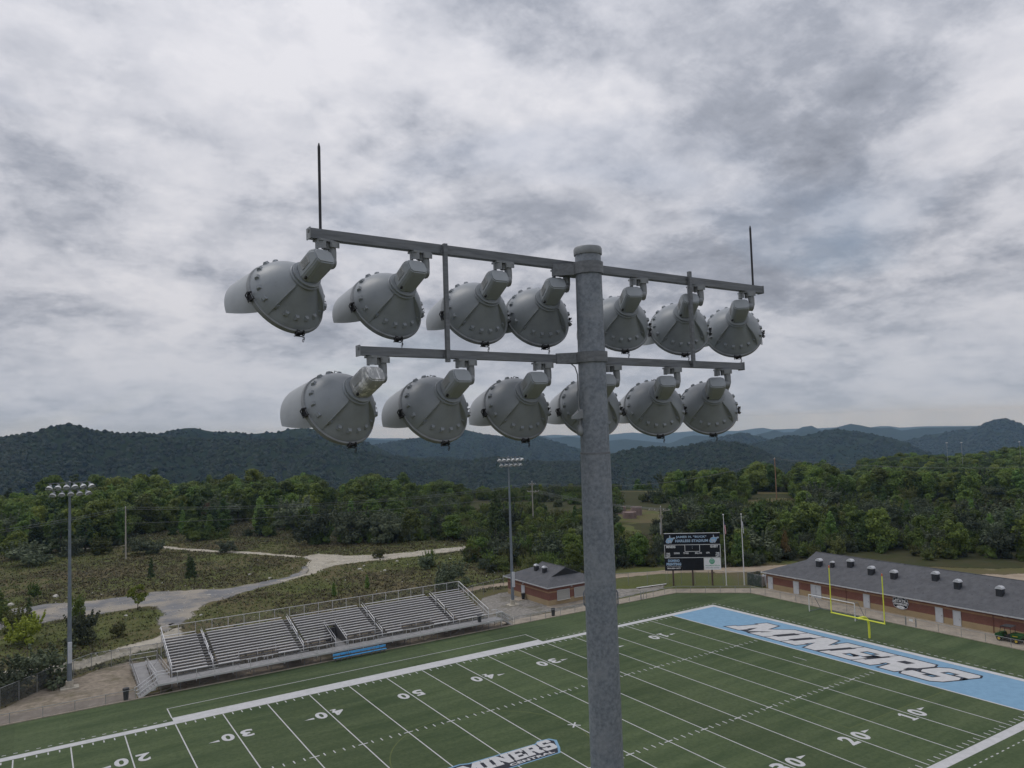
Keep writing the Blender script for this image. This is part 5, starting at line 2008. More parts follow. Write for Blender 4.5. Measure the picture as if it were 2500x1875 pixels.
st = [(-.46 + .05 * math.sin(2 * PI * k / 16), -.28 + .17 * math.cos(2 * PI * k / 16), 1.14 + .15 * math.sin(2 * PI * k / 16)) for k in range(16)]
m.tube(st, .018, 6, closed=True)
m.tube([(-.46, -.28, 1.14), (-.7, -.28, .9)], .018, 6)
m.build('steering_wheel', 'bin_black', uv, True)
for s in (-.35, .35):
    MB().lathe([(.09, 0), (.07, .03), (0, .035)], 12, M=Matrix.Translation((-1.47, s, .72)) @ Matrix.Rotation(-PI / 2, 4, 'Y')).build('headlight', 'print_white', uv)
for x in (-1.0, 1.0):
    for s in (-1, 1):
        M = Matrix.Translation((x, s * .62, .31)) @ Matrix.Rotation(-PI / 2, 4, 'X')
        wh = MB().lathe([(.17, -.12), (.27, -.13), (.31, -.09), (.31, .09), (.27, .13), (.17, .12)], 24, M=M).build('tyre', 'tyre', uv, True, 40)
        MB().lathe([(0, -.07), (.06, -.09), (.16, -.06), (.175, -.11), (.175, .11), (.16, .06), (.06, .09), (0, .07)], 20, M=M).build('rim', 'utv_yellow', wh, True, 30)


# ---------------------------------------------------------------- utility poles, wires
def upole(x, y, z, h, label, mt, arms=(), rz=0.0, ins=True):
    root = thing('utility_pole', label, 'utility pole', (x, y, z), rz)
    MB().tube([(0, 0, -.5), (0, 0, h)], [.19, .12], 10).build('pole', mt, root, True, 50)
    for za, L, off in arms:
        a = MB().bar((-L / 2 + off, .13, za), (L / 2 + off, .13, za), .11, .13).build('crossarm', mt, root)
        for f in (-.46, -.2, .2, .46):
            MB().lathe([(.03, 0), (.055, .05), (.055, .16), (.03, .22), (0, .22)], 8, M=Matrix.Translation((f * L + off, .13, za + .07))).build('insulator', 'print_white', a)
        m = MB()
        for s in (-1, 1):
            m.bar((s * L * .28 + off, .13, za - .04), (0, .10, za - .75), .04)
        m.build('brace', mt, root)
    if ins:
        MB().lathe([(.03, 0), (.07, .06), (.07, .2), (.03, .28), (0, .28)], 8, M=Matrix.Translation((0, 0, h))).build('insulator', 'print_white', root)
    return root


upole(-16.1, 146.3, 0, 12.4, 'grey wooden utility pole without crossarms standing in the left meadow', 'wood_grey')
upole(86.8, 123.0, 0, 12.9, 'grey utility pole with two crossarms rising among the bushes left of the near tower', 'wood_grey', ((12.2, 2.0, 0), (10.1, 3.4, .3)), -.5)
pp = upole(88.5, 71.8, 0, 9.2, 'grey utility pole with a wide crossarm just left of the scoreboard', 'wood_grey', ((8.45, 5.0, -.4),), -.95)
MB().tube([(-.25, -.12, 2.4), (-.25, -.12, 5.6)], .09, 8).build('riser_pipe', 'vent_cap', pp)
m = MB()
for s in (-1, 1):
    m.tube([(s * .1, 0, 6.3), (s * .45, 0, 6.8), (s * .42, 0, 7.4)], .07, 6)
m.build('cutout_switch', 'wood_grey', pp)
upole(188.0, 119.0, 0, 14.8, 'brown wooden utility pole on the grassy bank among the right hand trees', 'wood_brown', ((14.5, 2.4, .3),), .5)
WG = 'power lines across the meadow'


def wire(a, b, sag, label, r=.030, group=WG):
    a, b = Vector(a), Vector(b)
    pts = []
    for k in range(25):
        f = k / 24
        p = a.lerp(b, f)
        p.z -= sag * 4 * f * (1 - f)
        pts.append(p - a)
    o = MB().tube(pts, r, 4, False).build('power_line', 'wire', None, loc=a)
    tag(o, label, 'power line', group)


for dz, lab in ((12.5, 'upper power line from the meadow pole to the two armed pole'), (12.0, 'second power line just under the upper one along the meadow')):
    wire((-16.1, 146.3, dz), (86.8 + (12.5 - dz) * 1.5, 123.0, dz - .1), 2.0, lab)
wire((-16.1, 146.3, 8.6), (86.8, 123.0, 9.0), 1.2, 'lower power line along the meadow in front of the trees')
for dz, lab in ((12.5, 'upper power line running out to the left of the meadow pole'), (12.0, 'power line just under the upper one left of the meadow pole')):
    wire((-16.1, 146.3, dz), (-95, 128, dz - 1), 2.5, lab)
ORD4 = ('first', 'second', 'third', 'fourth')
for k, (o, z) in enumerate(((-1.5, 10.2), (-.5, 10.2), (.9, 10.2), (1.9, 10.2))):
    wire((86.8 + o * .85, 123.0 - o * .45, z + .2), (88.5 + o * .75, 71.8 - o * 1.0, 8.75), .8, ORD4[k] + ' from left of four parallel power lines behind the near tower', .020, 'four parallel power lines behind the near tower')
for k, z in enumerate((12.6, 12.3)):
    wire((86.8, 123.0, z), (188.0 - .8 + 1.6 * k, 119.0, 14.6), 4.0, ('upper', 'lower')[k] + ' power line from the two armed pole to the brown pole', .026)
for k in (0, 1):
    wire((188.0 - .8 + 1.6 * k, 119.0, 14.6), (330, 30 + 5 * k, 13.0), 5.0, ('farther', 'nearer')[k] + ' power line leaving the brown pole to the right', .026)

# ---------------------------------------------------------------- tanks, planks, rocks, distant lamp posts
for (x, y), r, h, lab in (((125.5, 122.5), 1.75, 2.6, 'tallest pinkish concrete tank, rightmost on the grassy rise'), ((124.5, 129.5), 2.1, 2.2, 'pinkish concrete tank farthest back on the grassy rise'), ((118.8, 118.0), 2.1, 1.9, 'lowest pinkish concrete tank, in front of the other two')):
    t = thing('concrete_tank', lab, 'tank', (x, y, 0), 0, 'concrete tanks on the rise')
    MB().lathe([(r, -.2), (r * .98, h), (r * .86, h), (r * .86, h - .3)], 20).build('tank_wall', 'tank_pink', t, True, 40)
    MB().lathe([(r * 1.03, h * .48), (r * 1.04, h * .5), (r * 1.03, h * .55)], 20).build('band', 'tank_pink', t)
    MB().lathe([(r * .9, h - .12), (0, h - .06)], 20).build('tank_lid', 'tank_pink', t)
pk = thing('plank_stack', 'stack of long pale planks lying on dark sleepers beside the fence', 'plank stack', (57.2, 41.4, 0), math.atan2(-1.0, 6.6))
for k in range(3):
    MB().box((.06 * k, -.16 + .16 * k, .17 + .015 * (k % 2)), (6.2, .14, .04)).build('plank', 'aluminium', pk)
for x in (-2.6, 0, 2.6):
    MB().box((x, 0, .07), (.2, .8, .14)).build('sleeper', 'post_rust', pk)


def rock_mesh(seed):
    bm = bmesh.new()
    bmesh.ops.create_icosphere(bm, subdivisions=2, radius=1)
    for v in bm.verts:
        k = 1 + .45 * noise.noise(v.co * 1.3 + Vector((seed, 0, 0)))
        v.co = Vector((v.co.x * k, v.co.y * k * .8, v.co.z * k * .55))
    me = bpy.data.meshes.new('rock')
    bm.to_mesh(me)
    bm.free()
    me.materials.append(MATS['rock_pale'])
    return me


ROCKS = ('left of the track fork, nearest the road bend', 'in brown grass above the left road edge', 'on the near edge of the gravel track', 'right of the track fork in the grass', 'right of the low meadow shrub',
         'by the road where it turns to gravel', 'at the far left above the road', 'in the grass inside the road bend', 'beside the larger rock above the left road', 'between track and meadow shrubs', 'on the broken ground left of the bleachers top',
         'near the lime green sapling', 'at the mouth of the branching path', 'in the meadow behind the right bleachers')
RK = [rock_mesh(s) for s in (1, 5, 9)]
for k, (x, y, s) in enumerate(((-7.9, 88.0, .5), (-31.5, 106.3, .9), (23.0, 93.2, .7), (25.2, 96.6, .5), (43.4, 91.6, .45), (5.3, 96.8, .5), (-38.4, 103.5, .9), (3.0, 103.7, .5), (-29.5, 104, .6), (33, 97, .5), (-12.0, 72.5, .4), (-22.2, 80.3, .5), (-14.2, 78.9, .35), (26.5, 88.2, .6))):
    o = put('rock', RK[k % 3], None, (x, y, s * .2), (0, 0, k * 1.3))
    o.scale = (s * .7, s * .7, s * .6)
    tag(o, ('pale rock ' if s > .55 else 'small pale rock ') + ROCKS[k], 'rock', 'pale rocks scattered in the meadow')
for k, (x, y, lab) in enumerate(((406, 174.8, 'thin pale lamp post, leftmost of three on the far wooded hill'), (409.3, 168.4, 'thin pale lamp post, middle of three on the far wooded hill'), (421.2, 143.7, 'thin pale lamp post, rightmost of three on the far wooded hill'))):
    t = thing('lamp_post', lab, 'lamp post', (x, y, -4), 0, 'lamp posts on the far wooded hill')
    MB().tube([(0, 0, 0), (0, 0, 15.8)], .11, 6).build('pole', 'fence_metal', t)
    MB().box((0, 0, 15.9), (1.8, .5, .3)).build('lamp_head', 'white_paint', t)

TREES=[[69.5,58.4,6.4,0],[56.9,70.3,6.1,3],[56.1,80.4,4.5,4],[96.7,45.9,7.7,0],[59.7,83.6,4.4,3],[77.8,70.4,4.2,4],[57.4,86.7,3.3,3],[53.3,89.4,3.4,3],[84.8,66.9,3.4,3],[75.7,75.0,5.8,0],[102.2,50.2,6.4,1],[122.0,23.2,7.2,0],[116.1,39.2,7.1,2],[101.4,58.9,7.7,3],[119.5,37.5,8.9,0],[97.7,69.9,7.4,3],[140.0,2.3,6.9,0],[138.2,6.1,8.5,2],[107.8,57.8,8.6,0],[126.1,31.6,7.1,0],[138.3,9.1,8.4,2],[129.6,27.7,7.0,0],[69.7,94.5,2.4,3],[136.3,14.4,8.2,0],[77.8,89.1,4.6,3],[118.3,48.4,7.2,1],[136.3,18.9,8.6,2],[110.8,60.6,7.0,0],[132.5,29.5,7.4,0],[99.9,76.3,7.5,3],[124.8,45.2,7.3,0],[109.8,64.7,8.0,2],[131.4,34.1,7.1,2],[139.5,20.3,6.1,1],[81.4,93.5,2.8,3],[140.6,25.0,6.7,1],[135.7,32.4,5.2,1],[144.9,17.9,6.1,0],[86.2,92.6,3.6,3],[149.7,5.6,6.7,0],[128.5,49.1,5.3,1],[111.7,70.8,5.6,2],[78.6,101.4,3.0,3],[123.9,58.2,8.4,0],[143.3,29.2,6.9,0],[42.1,123.8,7.0,3],[107.4,80.9,6.0,0],[103.9,83.9,4.5,3],[57.6,117.3,6.6,0],[150.5,17.6,7.0,3],[149.8,23.5,6.9,3],[152.7,16.0,7.2,2],[60.1,119.1,6.2,1],[138.6,48.2,6.2,1],[117.9,75.2,5.6,2],[35.4,131.8,8.4,3],[49.7,125.9,7.8,0],[44.0,130.1,6.9,3],[27.4,137.5,8.1,3],[108.6,90.2,4.6,4],[160.1,14.4,7.7,0],[43.0,133.5,7.5,3],[57.7,128.0,6.6,2],[152.3,32.9,5.8,3],[157.3,26.0,5.8,0],[60.5,129.2,5.0,3],[150.8,44.4,5.5,3],[156.2,36.4,5.3,0],[159.5,31.7,7.2,3],[153.0,47.6,4.7,3],[164.7,23.6,4.8,4],[129.4,80.6,5.2,1],[160.2,36.0,5.0,3],[116.0,97.6,5.5,1],[93.9,117.3,2.6,4],[151.8,55.9,6.5,3],[154.9,50.5,5.8,1],[140.0,74.0,5.0,0],[136.7,78.3,4.0,4],[134.4,82.3,4.8,4],[150.7,60.8,4.7,3],[29.0,151.7,8.1,0],[165.9,36.9,6.7,1],[174.5,16.8,7.3,1],[150.0,65.2,4.8,4],[153.1,60.1,5.6,3],[145.1,72.3,6.8,3],[31.5,155.3,7.9,1],[74.5,137.5,4.1,4],[153.8,66.8,2.7,3],[144.3,80.4,3.9,3],[170.1,40.6,4.2,3],[133.7,96.2,5.2,3],[93.2,130.3,2.4,3],[148.4,77.8,8.3,0],[61.2,149.5,4.1,3],[20.3,163.7,8.4,2],[33.3,159.5,7.6,1],[180.2,21.6,6.3,0],[176.7,34.4,3.9,4],[182.8,18.2,4.7,4],[7.0,167.5,7.0,1],[160.5,65.4,5.1,3],[179.0,30.4,5.2,1],[68.1,148.4,5.3,1],[181.7,27.8,5.2,0],[3.4,171.3,5.9,0],[20.9,167.5,10.7,1],[43.2,160.6,5.0,3],[103.1,128.9,2.4,4],[139.6,98.6,4.5,3],[179.9,36.8,6.1,1],[168.5,59.9,5.4,1],[176.2,46.6,5.8,1],[52.3,159.8,8.3,0],[145.0,95.1,3.0,4],[-14.5,176.6,10.3,1],[172.7,57.0,4.8,3],[-52.5,178.0,10.2,1],[174.5,54.6,3.3,4],[-20.6,178.2,12.2,0],[8.7,173.9,9.8,2],[179.8,47.2,4.3,3],[170.1,64.8,4.3,4],[173.9,60.9,3.9,3],[-37.1,181.2,8.2,0],[149.1,96.9,2.6,3],[-29.3,180.9,10.1,2],[192.7,21.9,6.5,3],[170.2,69.9,5.8,1],[-22.4,182.0,12.1,2],[-17.8,181.8,12.1,0],[32.0,172.7,8.8,3],[177.9,58.8,5.5,1],[173.4,65.9,5.8,0],[-58.5,182.9,10.7,1],[-44.4,184.8,9.1,0],[-38.8,184.8,7.1,0],[-54.5,184.2,10.1,2],[182.1,57.1,5.2,0],[189.0,43.0,4.9,4],[13.9,182.4,10.0,1],[62.7,167.2,7.5,0],[-34.3,186.9,7.3,1],[-29.9,187.0,9.2,0],[2.8,185.8,7.2,1],[-26.2,187.8,10.0,0],[-36.0,189.2,7.3,0],[-54.0,188.2,11.0,5],[174.6,74.8,6.3,0],[-16.3,188.8,10.8,2],[146.5,113.2,3.1,4],[27.9,182.2,5.7,0],[51.6,175.8,7.1,1],[-49.1,192.2,10.3,0],[-19.4,192.1,11.4,2],[190.1,54.5,4.1,3],[-55.6,192.6,10.6,2],[-43.0,193.6,8.7,3],[71.4,170.6,3.0,3],[-36.7,194.8,9.3,0],[-14.1,192.9,10.6,0],[171.2,88.4,7.8,3],[152.4,112.8,6.8,0],[57.2,180.0,8.0,0],[68.1,175.4,5.6,0],[147.4,122.3,3.7,3],[-12.3,196.4,10.1,0],[-55.9,196.5,10.6,0],[-65.3,196.4,11.1,0],[179.3,84.1,4.0,4],[-6.0,197.8,11.9,0],[207.1,34.1,5.7,3],[-50.3,199.6,9.5,0],[189.7,72.0,3.1,3],[52.8,184.8,3.7,4],[181.4,85.1,4.4,3],[127.2,145.5,2.4,3],[13.2,197.4,6.8,0],[52.9,187.0,4.7,4],[-25.1,201.7,10.0,2],[199.1,59.4,6.0,0],[183.0,88.5,3.2,4],[74.1,179.9,5.9,1],[208.4,40.3,5.3,3],[47.3,190.4,3.1,3],[210.1,37.1,5.9,0],[87.3,173.4,4.6,3],[1.9,202.1,7.6,0],[-29.9,204.4,11.0,2],[213.3,30.9,5.7,1],[7.9,201.3,6.1,0],[-3.4,202.7,11.0,0],[151.8,126.9,3.0,3],[185.6,87.6,2.3,4],[4.9,202.0,8.9,1],[-48.5,205.6,8.0,1],[-33.7,205.9,9.9,0],[191.2,80.9,6.4,1],[38.6,196.5,9.0,0],[-51.4,206.7,9.2,0],[216.5,30.6,5.8,1],[-66.6,205.2,11.0,0],[17.4,202.3,8.7,3],[67.8,186.4,6.6,0],[209.5,50.5,6.2,0],[-62.9,207.7,11.4,0],[3.4,206.2,9.2,0],[11.4,205.2,9.1,0],[219.3,32.1,7.0,0],[-29.6,210.1,8.0,1],[-5.4,209.2,10.6,1],[192.9,87.3,6.0,1],[-67.2,210.2,10.9,0],[-60.3,211.4,10.0,0],[-11.3,211.7,13.0,0],[165.4,125.7,5.8,0],[-49.4,212.7,9.3,0],[123.8,162.3,2.6,3],[-30.0,213.5,8.6,0],[-56.6,212.1,9.0,1],[-34.2,214.5,8.9,0],[13.8,209.5,6.7,1],[-46.8,214.0,7.6,0],[81.4,188.0,4.3,4],[23.5,207.7,10.8,0],[46.0,203.1,7.4,0],[223.4,40.3,6.3,1],[64.2,198.0,6.3,0],[211.2,65.1,3.1,3],[-8.0,215.7,11.3,0],[-53.6,216.4,10.9,1],[-40.0,216.9,10.7,0],[6.6,214.4,6.8,0],[225.0,36.5,5.5,1],[-20.7,218.0,13.3,0],[58.1,202.8,3.6,4],[0.8,215.5,9.1,0],[155.0,144.1,4.6,3],[206.2,82.1,4.8,4],[153.7,146.1,3.9,3],[224.9,45.5,6.4,3],[202.0,90.9,7.3,2],[37.4,211.7,7.3,1],[53.1,206.8,3.0,3],[168.4,134.0,6.1,1],[-56.9,220.2,11.0,0],[40.2,211.3,4.9,4],[190.2,108.9,6.8,0],[195.0,104.1,6.9,0],[90.4,193.3,5.3,3],[210.1,81.4,3.9,4],[30.7,214.6,8.6,2],[-34.7,223.0,9.1,0],[-16.8,222.2,12.4,0],[144.2,160.9,2.5,3],[56.2,209.1,2.3,3],[24.7,218.3,11.9,0],[65.3,206.2,5.6,0],[-55.1,225.0,11.2,5],[-64.6,224.7,11.1,2],[223.0,64.5,5.2,3],[205.8,96.1,3.0,4],[-13.4,225.6,13.8,1],[207.3,92.7,6.2,0],[54.8,213.3,6.4,0],[61.6,211.1,2.8,4],[-9.0,225.7,13.6,0],[2.5,225.2,9.3,2],[225.0,63.1,4.9,3],[13.6,224.5,7.3,0],[236.2,37.9,6.4,2],[-41.4,227.8,11.2,0],[22.7,222.8,12.5,0],[-31.8,228.8,10.6,0],[-26.2,229.5,13.1,0],[-17.5,228.4,13.1,0],[172.7,142.0,5.6,1],[232.8,49.3,4.9,3],[75.9,207.3,5.3,3],[225.4,67.9,4.8,4],[219.1,77.9,2.9,3],[-57.4,229.1,10.6,2],[129.4,179.9,3.7,4],[102.0,195.5,2.9,4],[-65.8,229.1,12.7,0],[83.7,206.5,5.7,1],[-51.6,230.5,10.3,1],[55.9,216.9,4.9,4],[238.6,40.7,7.5,1],[-43.2,233.5,8.0,1],[182.6,136.5,6.1,3],[175.3,147.5,5.2,2],[-67.2,233.4,11.1,0],[92.0,207.1,4.5,4],[80.3,211.5,6.0,1],[105.4,199.7,2.5,3],[95.1,205.3,2.6,3],[-60.8,233.8,10.4,0],[215.8,98.3,6.5,3],[2.7,233.9,10.3,5],[-38.3,236.7,8.8,1],[102.7,204.4,3.7,4],[215.7,101.9,6.5,0],[81.4,215.8,4.3,3],[245.2,46.8,6.8,3],[-3.4,237.7,14.7,0],[38.3,229.9,10.6,0],[93.0,211.6,2.6,4],[187.9,143.6,7.2,0],[89.5,214.2,5.9,0],[-18.3,240.4,12.0,0],[212.9,113.6,5.2,0],[45.2,231.3,6.2,1],[-62.6,241.3,10.2,1],[29.7,236.7,13.2,1],[69.5,224.7,4.2,4],[-10.5,242.5,15.4,5],[222.2,102.0,8.9,0],[-37.3,244.5,10.5,0],[64.7,227.2,3.4,3],[230.7,89.7,6.6,1],[39.3,235.9,8.5,3],[244.9,61.8,5.0,1],[-66.1,244.3,13.8,0],[54.9,233.7,9.4,0],[86.8,221.6,9.2,0],[210.7,125.5,10.0,0],[-21.5,247.5,14.1,0],[193.0,145.7,3.5,4],[-2.1,246.3,15.8,5],[23.9,242.8,10.4,0],[242.1,75.5,6.0,2],[252.2,51.8,7.1,0],[101.7,216.9,6.2,1],[221.0,114.8,4.9,4],[-31.8,250.5,11.5,0],[72.0,230.7,8.3,2],[3.1,247.6,15.1,0],[242.0,80.8,5.4,1],[217.4,121.3,8.6,3],[254.8,55.8,6.1,0],[180.5,164.4,8.2,3],[249.0,67.8,6.4,1],[192.2,153.2,5.8,1],[-59.6,250.6,13.7,2],[-50.9,251.3,12.0,2],[-25.8,252.4,14.2,0],[29.3,245.4,14.0,5],[232.9,101.6,8.0,0],[-12.3,251.7,12.1,5],[-20.1,252.9,12.1,0],[49.1,241.8,6.9,0],[86.9,229.1,6.4,0],[-39.8,252.9,11.7,0],[247.9,78.6,7.7,3],[113.5,216.8,3.5,4],[90.6,228.3,7.5,3],[-45.2,254.0,11.0,2],[217.8,129.0,11.8,1],[105.1,222.8,7.1,0],[233.7,105.1,8.9,3],[258.0,60.1,5.5,1],[-56.6,255.1,11.0,0],[13.9,253.9,11.2,0],[-37.7,259.6,13.4,2],[250.5,84.4,7.0,1],[255.8,72.4,7.9,0],[261.9,58.9,7.0,0],[215.8,139.4,6.9,1],[89.7,235.4,5.5,3],[30.6,253.5,12.9,0],[-29.5,259.7,11.8,0],[-22.2,261.7,17.3,2],[-6.4,261.2,14.4,0],[67.2,245.6,4.8,4],[88.5,239.0,6.9,0],[-71.8,261.5,15.3,0],[39.4,255.0,15.2,5],[-61.5,262.0,13.7,0],[114.5,228.1,5.0,3],[-42.7,265.7,13.3,2],[83.7,242.5,10.0,0],[-54.0,264.9,11.7,0],[-66.6,263.5,13.8,0],[61.0,250.7,10.4,0],[45.9,256.1,11.6,0],[97.4,237.8,11.1,0],[24.4,262.4,13.5,1],[-29.0,269.6,16.2,0],[-71.0,267.2,13.5,1],[5.0,267.8,17.7,2],[-14.9,269.4,15.6,0],[133.5,52.5,3.8,1],[53.5,62.8,3.0,3],[159.5,46.0,5.1,0],[186.6,50.4,7.2,1],[85.4,43.0,2.8,3],[191.7,29.4,5.6,1],[126.9,97.0,2.8,1],[156.7,42.5,6.4,1],[113.0,63.9,6.3,0],[107.1,112.8,6.5,3],[67.0,60.4,5.4,2],[158.9,63.7,3.1,3],[150.4,15.5,3.5,4],[77.6,48.6,2.9,4],[98.5,54.1,4.8,4],[-33.0,219.3,7.3,3],[126.9,16.7,5.3,3],[111.5,45.8,5.8,1],[112.1,57.0,3.4,4],[183.3,47.9,7.1,1],[125.5,100.9,6.5,3],[66.7,93.4,5.1,0],[60.8,70.8,4.1,1],[153.7,80.8,3.9,4],[148.1,39.3,7.4,1],[50.9,85.0,2.8,3],[139.8,26.8,3.7,3],[177.0,21.5,3.0,4],[128.6,68.4,3.2,4],[106.1,46.0,3.3,3],[125.4,52.7,6.5,2],[-30.3,202.3,3.3,4],[-29.1,174.5,3.0,1],[68.4,71.7,6.4,1],[72.0,62.5,5.2,0],[134.2,50.0,3.6,4],[199.6,28.2,7.1,3],[122.6,44.7,3.6,3],[102.0,68.9,4.7,3],[182.1,19.9,2.7,4],[85.4,101.9,4.5,4],[53.7,59.6,5.7,0],[56.6,90.0,4.8,3],[148.4,14.0,3.5,4],[107.0,66.9,5.4,0],[145.5,23.2,7.5,1],[112.9,43.6,2.9,1],[152.9,12.8,3.3,1],[69.2,121.4,5.2,1],[44.9,72.3,2.7,4],[134.4,38.6,3.9,3],[118.9,25.2,4.1,1],[78.9,106.0,2.7,4],[81.3,49.8,3.7,4],[134.8,10.6,2.9,3],[183.4,35.0,6.4,0],[164.9,21.5,2.9,1],[121.5,25.9,5.0,3],[140.7,4.1,4.2,1],[134.6,64.2,4.7,3],[90.4,49.3,3.0,4],[169.6,17.9,6.6,0],[155.7,33.8,4.8,3],[116.2,82.2,6.8,0],[136.1,21.4,6.3,3],[123.4,86.9,6.1,3],[155.7,82.9,5.1,3],[129.2,36.9,4.3,1],[144.5,9.9,5.4,0],[56.5,72.4,4.1,3],[185.7,42.6,3.2,3],[78.7,121.7,3.1,3],[135.7,27.0,3.5,1],[152.7,28.0,6.7,3],[92.6,47.7,6.0,3],[129.9,10.2,4.5,3],[139.9,29.9,7.0,3],[109.0,76.8,6.9,1],[48.1,75.0,3.5,4],[169.6,35.3,3.0,4],[195.1,39.9,5.8,3],[-33.0,191.2,5.1,0],[56.4,75.0,4.2,1],[114.5,74.7,5.9,1],[112.2,73.9,6.1,3],[171.0,81.4,5.1,2],[86.7,46.8,6.7,0],[49.4,78.2,4.9,3],[58.4,66.4,6.6,0],[-34.3,238.5,5.3,0],[186.1,34.3,4.9,4],[145.9,66.5,4.9,4],[74.3,116.7,7.4,3],[72.7,66.9,4.1,4],[123.2,63.6,5.5,0],[58.7,79.3,5.2,0],[95.7,114.7,5.9,1],[94.5,60.2,3.2,1],[72.5,126.2,3.8,4],[161.0,39.0,5.4,0],[145.9,73.9,2.7,1],[110.5,82.0,3.5,1],[146.8,25.4,3.2,4],[144.5,61.2,5.9,0],[95.5,44.8,3.6,3],[106.5,61.0,5.0,4],[166.6,13.6,6.0,0],[93.0,62.6,4.9,3],[121.2,36.6,3.7,3],[64.9,93.3,3.7,4],[-25.9,195.8,4.7,3],[-40.3,188.0,4.6,1],[143.1,65.2,5.3,0],[104.8,70.0,6.0,2],[-39.2,232.0,3.0,3],[107.0,43.2,5.0,1],[159.9,23.0,3.7,3],[111.5,78.3,7.3,2],[145.9,40.3,4.9,1],[63.7,61.5,5.4,0],[119.7,95.8,5.5,0],[160.5,18.3,6.5,1],[146.5,29.2,3.6,4],[156.4,78.2,7.2,1],[179.8,33.2,4.2,4],[67.3,64.9,5.0,3],[134.0,72.3,4.3,1],[143.2,20.6,3.5,3],[52.4,68.7,2.9,4],[-24.7,232.2,2.8,1],[149.7,10.3,5.0,4],[117.2,55.3,6.7,0],[84.2,45.5,6.2,1],[157.2,52.1,3.4,3],[160.1,44.3,4.2,4]]
RIDGES={"L1":[1300,[[-75,1239,37],[-60,1239,40],[-38,1239,43],[-13,1239,53],[9,1239,56],[21,1238,54],[39,1237,46],[51,1236,44],[72,1235,40],[101,1232,40],[125,1229,36],[147,1226,31],[191,1219,27],[260,1205,23],[306,1194,23],[341,1184,24],[377,1172,18],[404,1163,11],[405,1163,7],[438,1150,-1],[466,1139,-11],[497,1125,-15],[544,1103,-25],[591,1079,-25],[614,1065,-20],[633,1055,-19],[671,1031,-26],[704,1009,-32],[747,978,-34],[778,954,-26],[794,940,-20],[808,928,-15],[828,911,-12],[844,897,-9],[868,874,-14],[888,854,-10],[896,847,-7],[913,829,-5],[923,818,-4],[943,796,-8],[958,778,-15],[970,763,-26],[982,749,-35],[996,731,-41],[1018,701,-47]]],"L1b":[1750,[[152,1679,36],[180,1676,38],[210,1672,45],[234,1669,50],[258,1665,50],[282,1660,42],[306,1656,38],[331,1651,39],[349,1647,35],[368,1642,32],[393,1636,36],[418,1630,34],[440,1623,41],[475,1613,43],[520,1599,36],[556,1587,25],[554,1587,17],[602,1569,6],[631,1558,-9],[656,1547,-26]]],"L2":[2700,[[972,2444,-18],[1032,2419,-9],[1082,2398,0],[1121,2379,4],[1170,2355,13],[1220,2330,25],[1258,2309,27],[1297,2288,14],[1335,2266,2],[1377,2241,-5],[1424,2211,-4],[1475,2178,-2],[1511,2153,-18],[1546,2128,-34],[1581,2102,-49],[1633,2063,-64],[1716,1994,-81]]],"L2r":[2200,[[1619,1390,-47],[1641,1364,-37],[1667,1333,-32],[1683,1314,-22],[1708,1282,-16],[1727,1257,-20],[1741,1238,-12],[1761,1209,-6],[1768,1200,-2],[1777,1187,-2],[1789,1169,-8],[1806,1144,-12],[1824,1116,-20],[1843,1086,-29],[1861,1055,-41],[1876,1029,-58],[1893,999,-76]]],"L3r":[3300,[[2795,1637,-82],[2817,1599,-69],[2849,1544,-50],[2885,1476,-40],[2920,1408,-30],[2938,1372,-12],[2954,1337,2],[2968,1307,-5],[2983,1273,-23],[3008,1216,-48]]],"L3s":[3100,[[2184,2104,-62],[2218,2069,-49],[2266,2016,-33],[2282,1998,-25],[2302,1976,-18],[2328,1946,-30],[2364,1902,-46],[2413,1841,-67]]],"L4":[5200,[[1810,4801,-37],[1868,4779,-31],[1953,4744,-39],[2115,4674,-43],[2881,4245,-38],[2968,4185,-57],[3062,4116,-49],[3130,4065,-62],[3277,3948,-78],[3341,3894,-70],[3419,3826,-79],[3579,3678,-100],[3661,3597,-60],[3745,3511,-69],[3922,3313,-74],[3991,3231,-57],[4027,3186,-46],[4073,3127,-70],[4119,3067,-38],[4158,3014,-33],[4190,2971,-56],[4227,2919,-48],[4268,2859,-35],[4293,2821,-27],[4327,2770,-41],[4364,2712,-53],[4405,2646,-49],[4444,2582,-68],[4477,2523,-56],[4549,2394,-56],[4621,2254,-55],[4721,2042,-77]]],"L5":[9000,[[2830,8471,-1],[3259,8315,-29],[3407,8255,-43],[3556,8192,-43],[3688,8133,-56],[4307,7823,-64],[5012,7391,-76],[5164,7286,-63],[5327,7168,-79],[5700,6876,-84],[5879,6723,-64],[6078,6545,-99],[6223,6408,-83],[6413,6218,-70],[6739,5865,-84],[6849,5737,-61],[6913,5660,-56],[6975,5583,-81],[7077,5455,-76],[7222,5262,-79],[7315,5133,-76],[7413,4992,-72],[7531,4814,-92],[7580,4737,-73],[7635,4648,-71],[7703,4536,-96],[7804,4360,-86],[8025,3944,-95],[8198,3575,-104]]],"RH":[520,[[391,237,-6],[399,226,-1],[401,222,2],[408,212,5],[418,195,6],[425,182,5],[430,171,6],[437,158,7],[440,150,9],[446,138,10]]]}
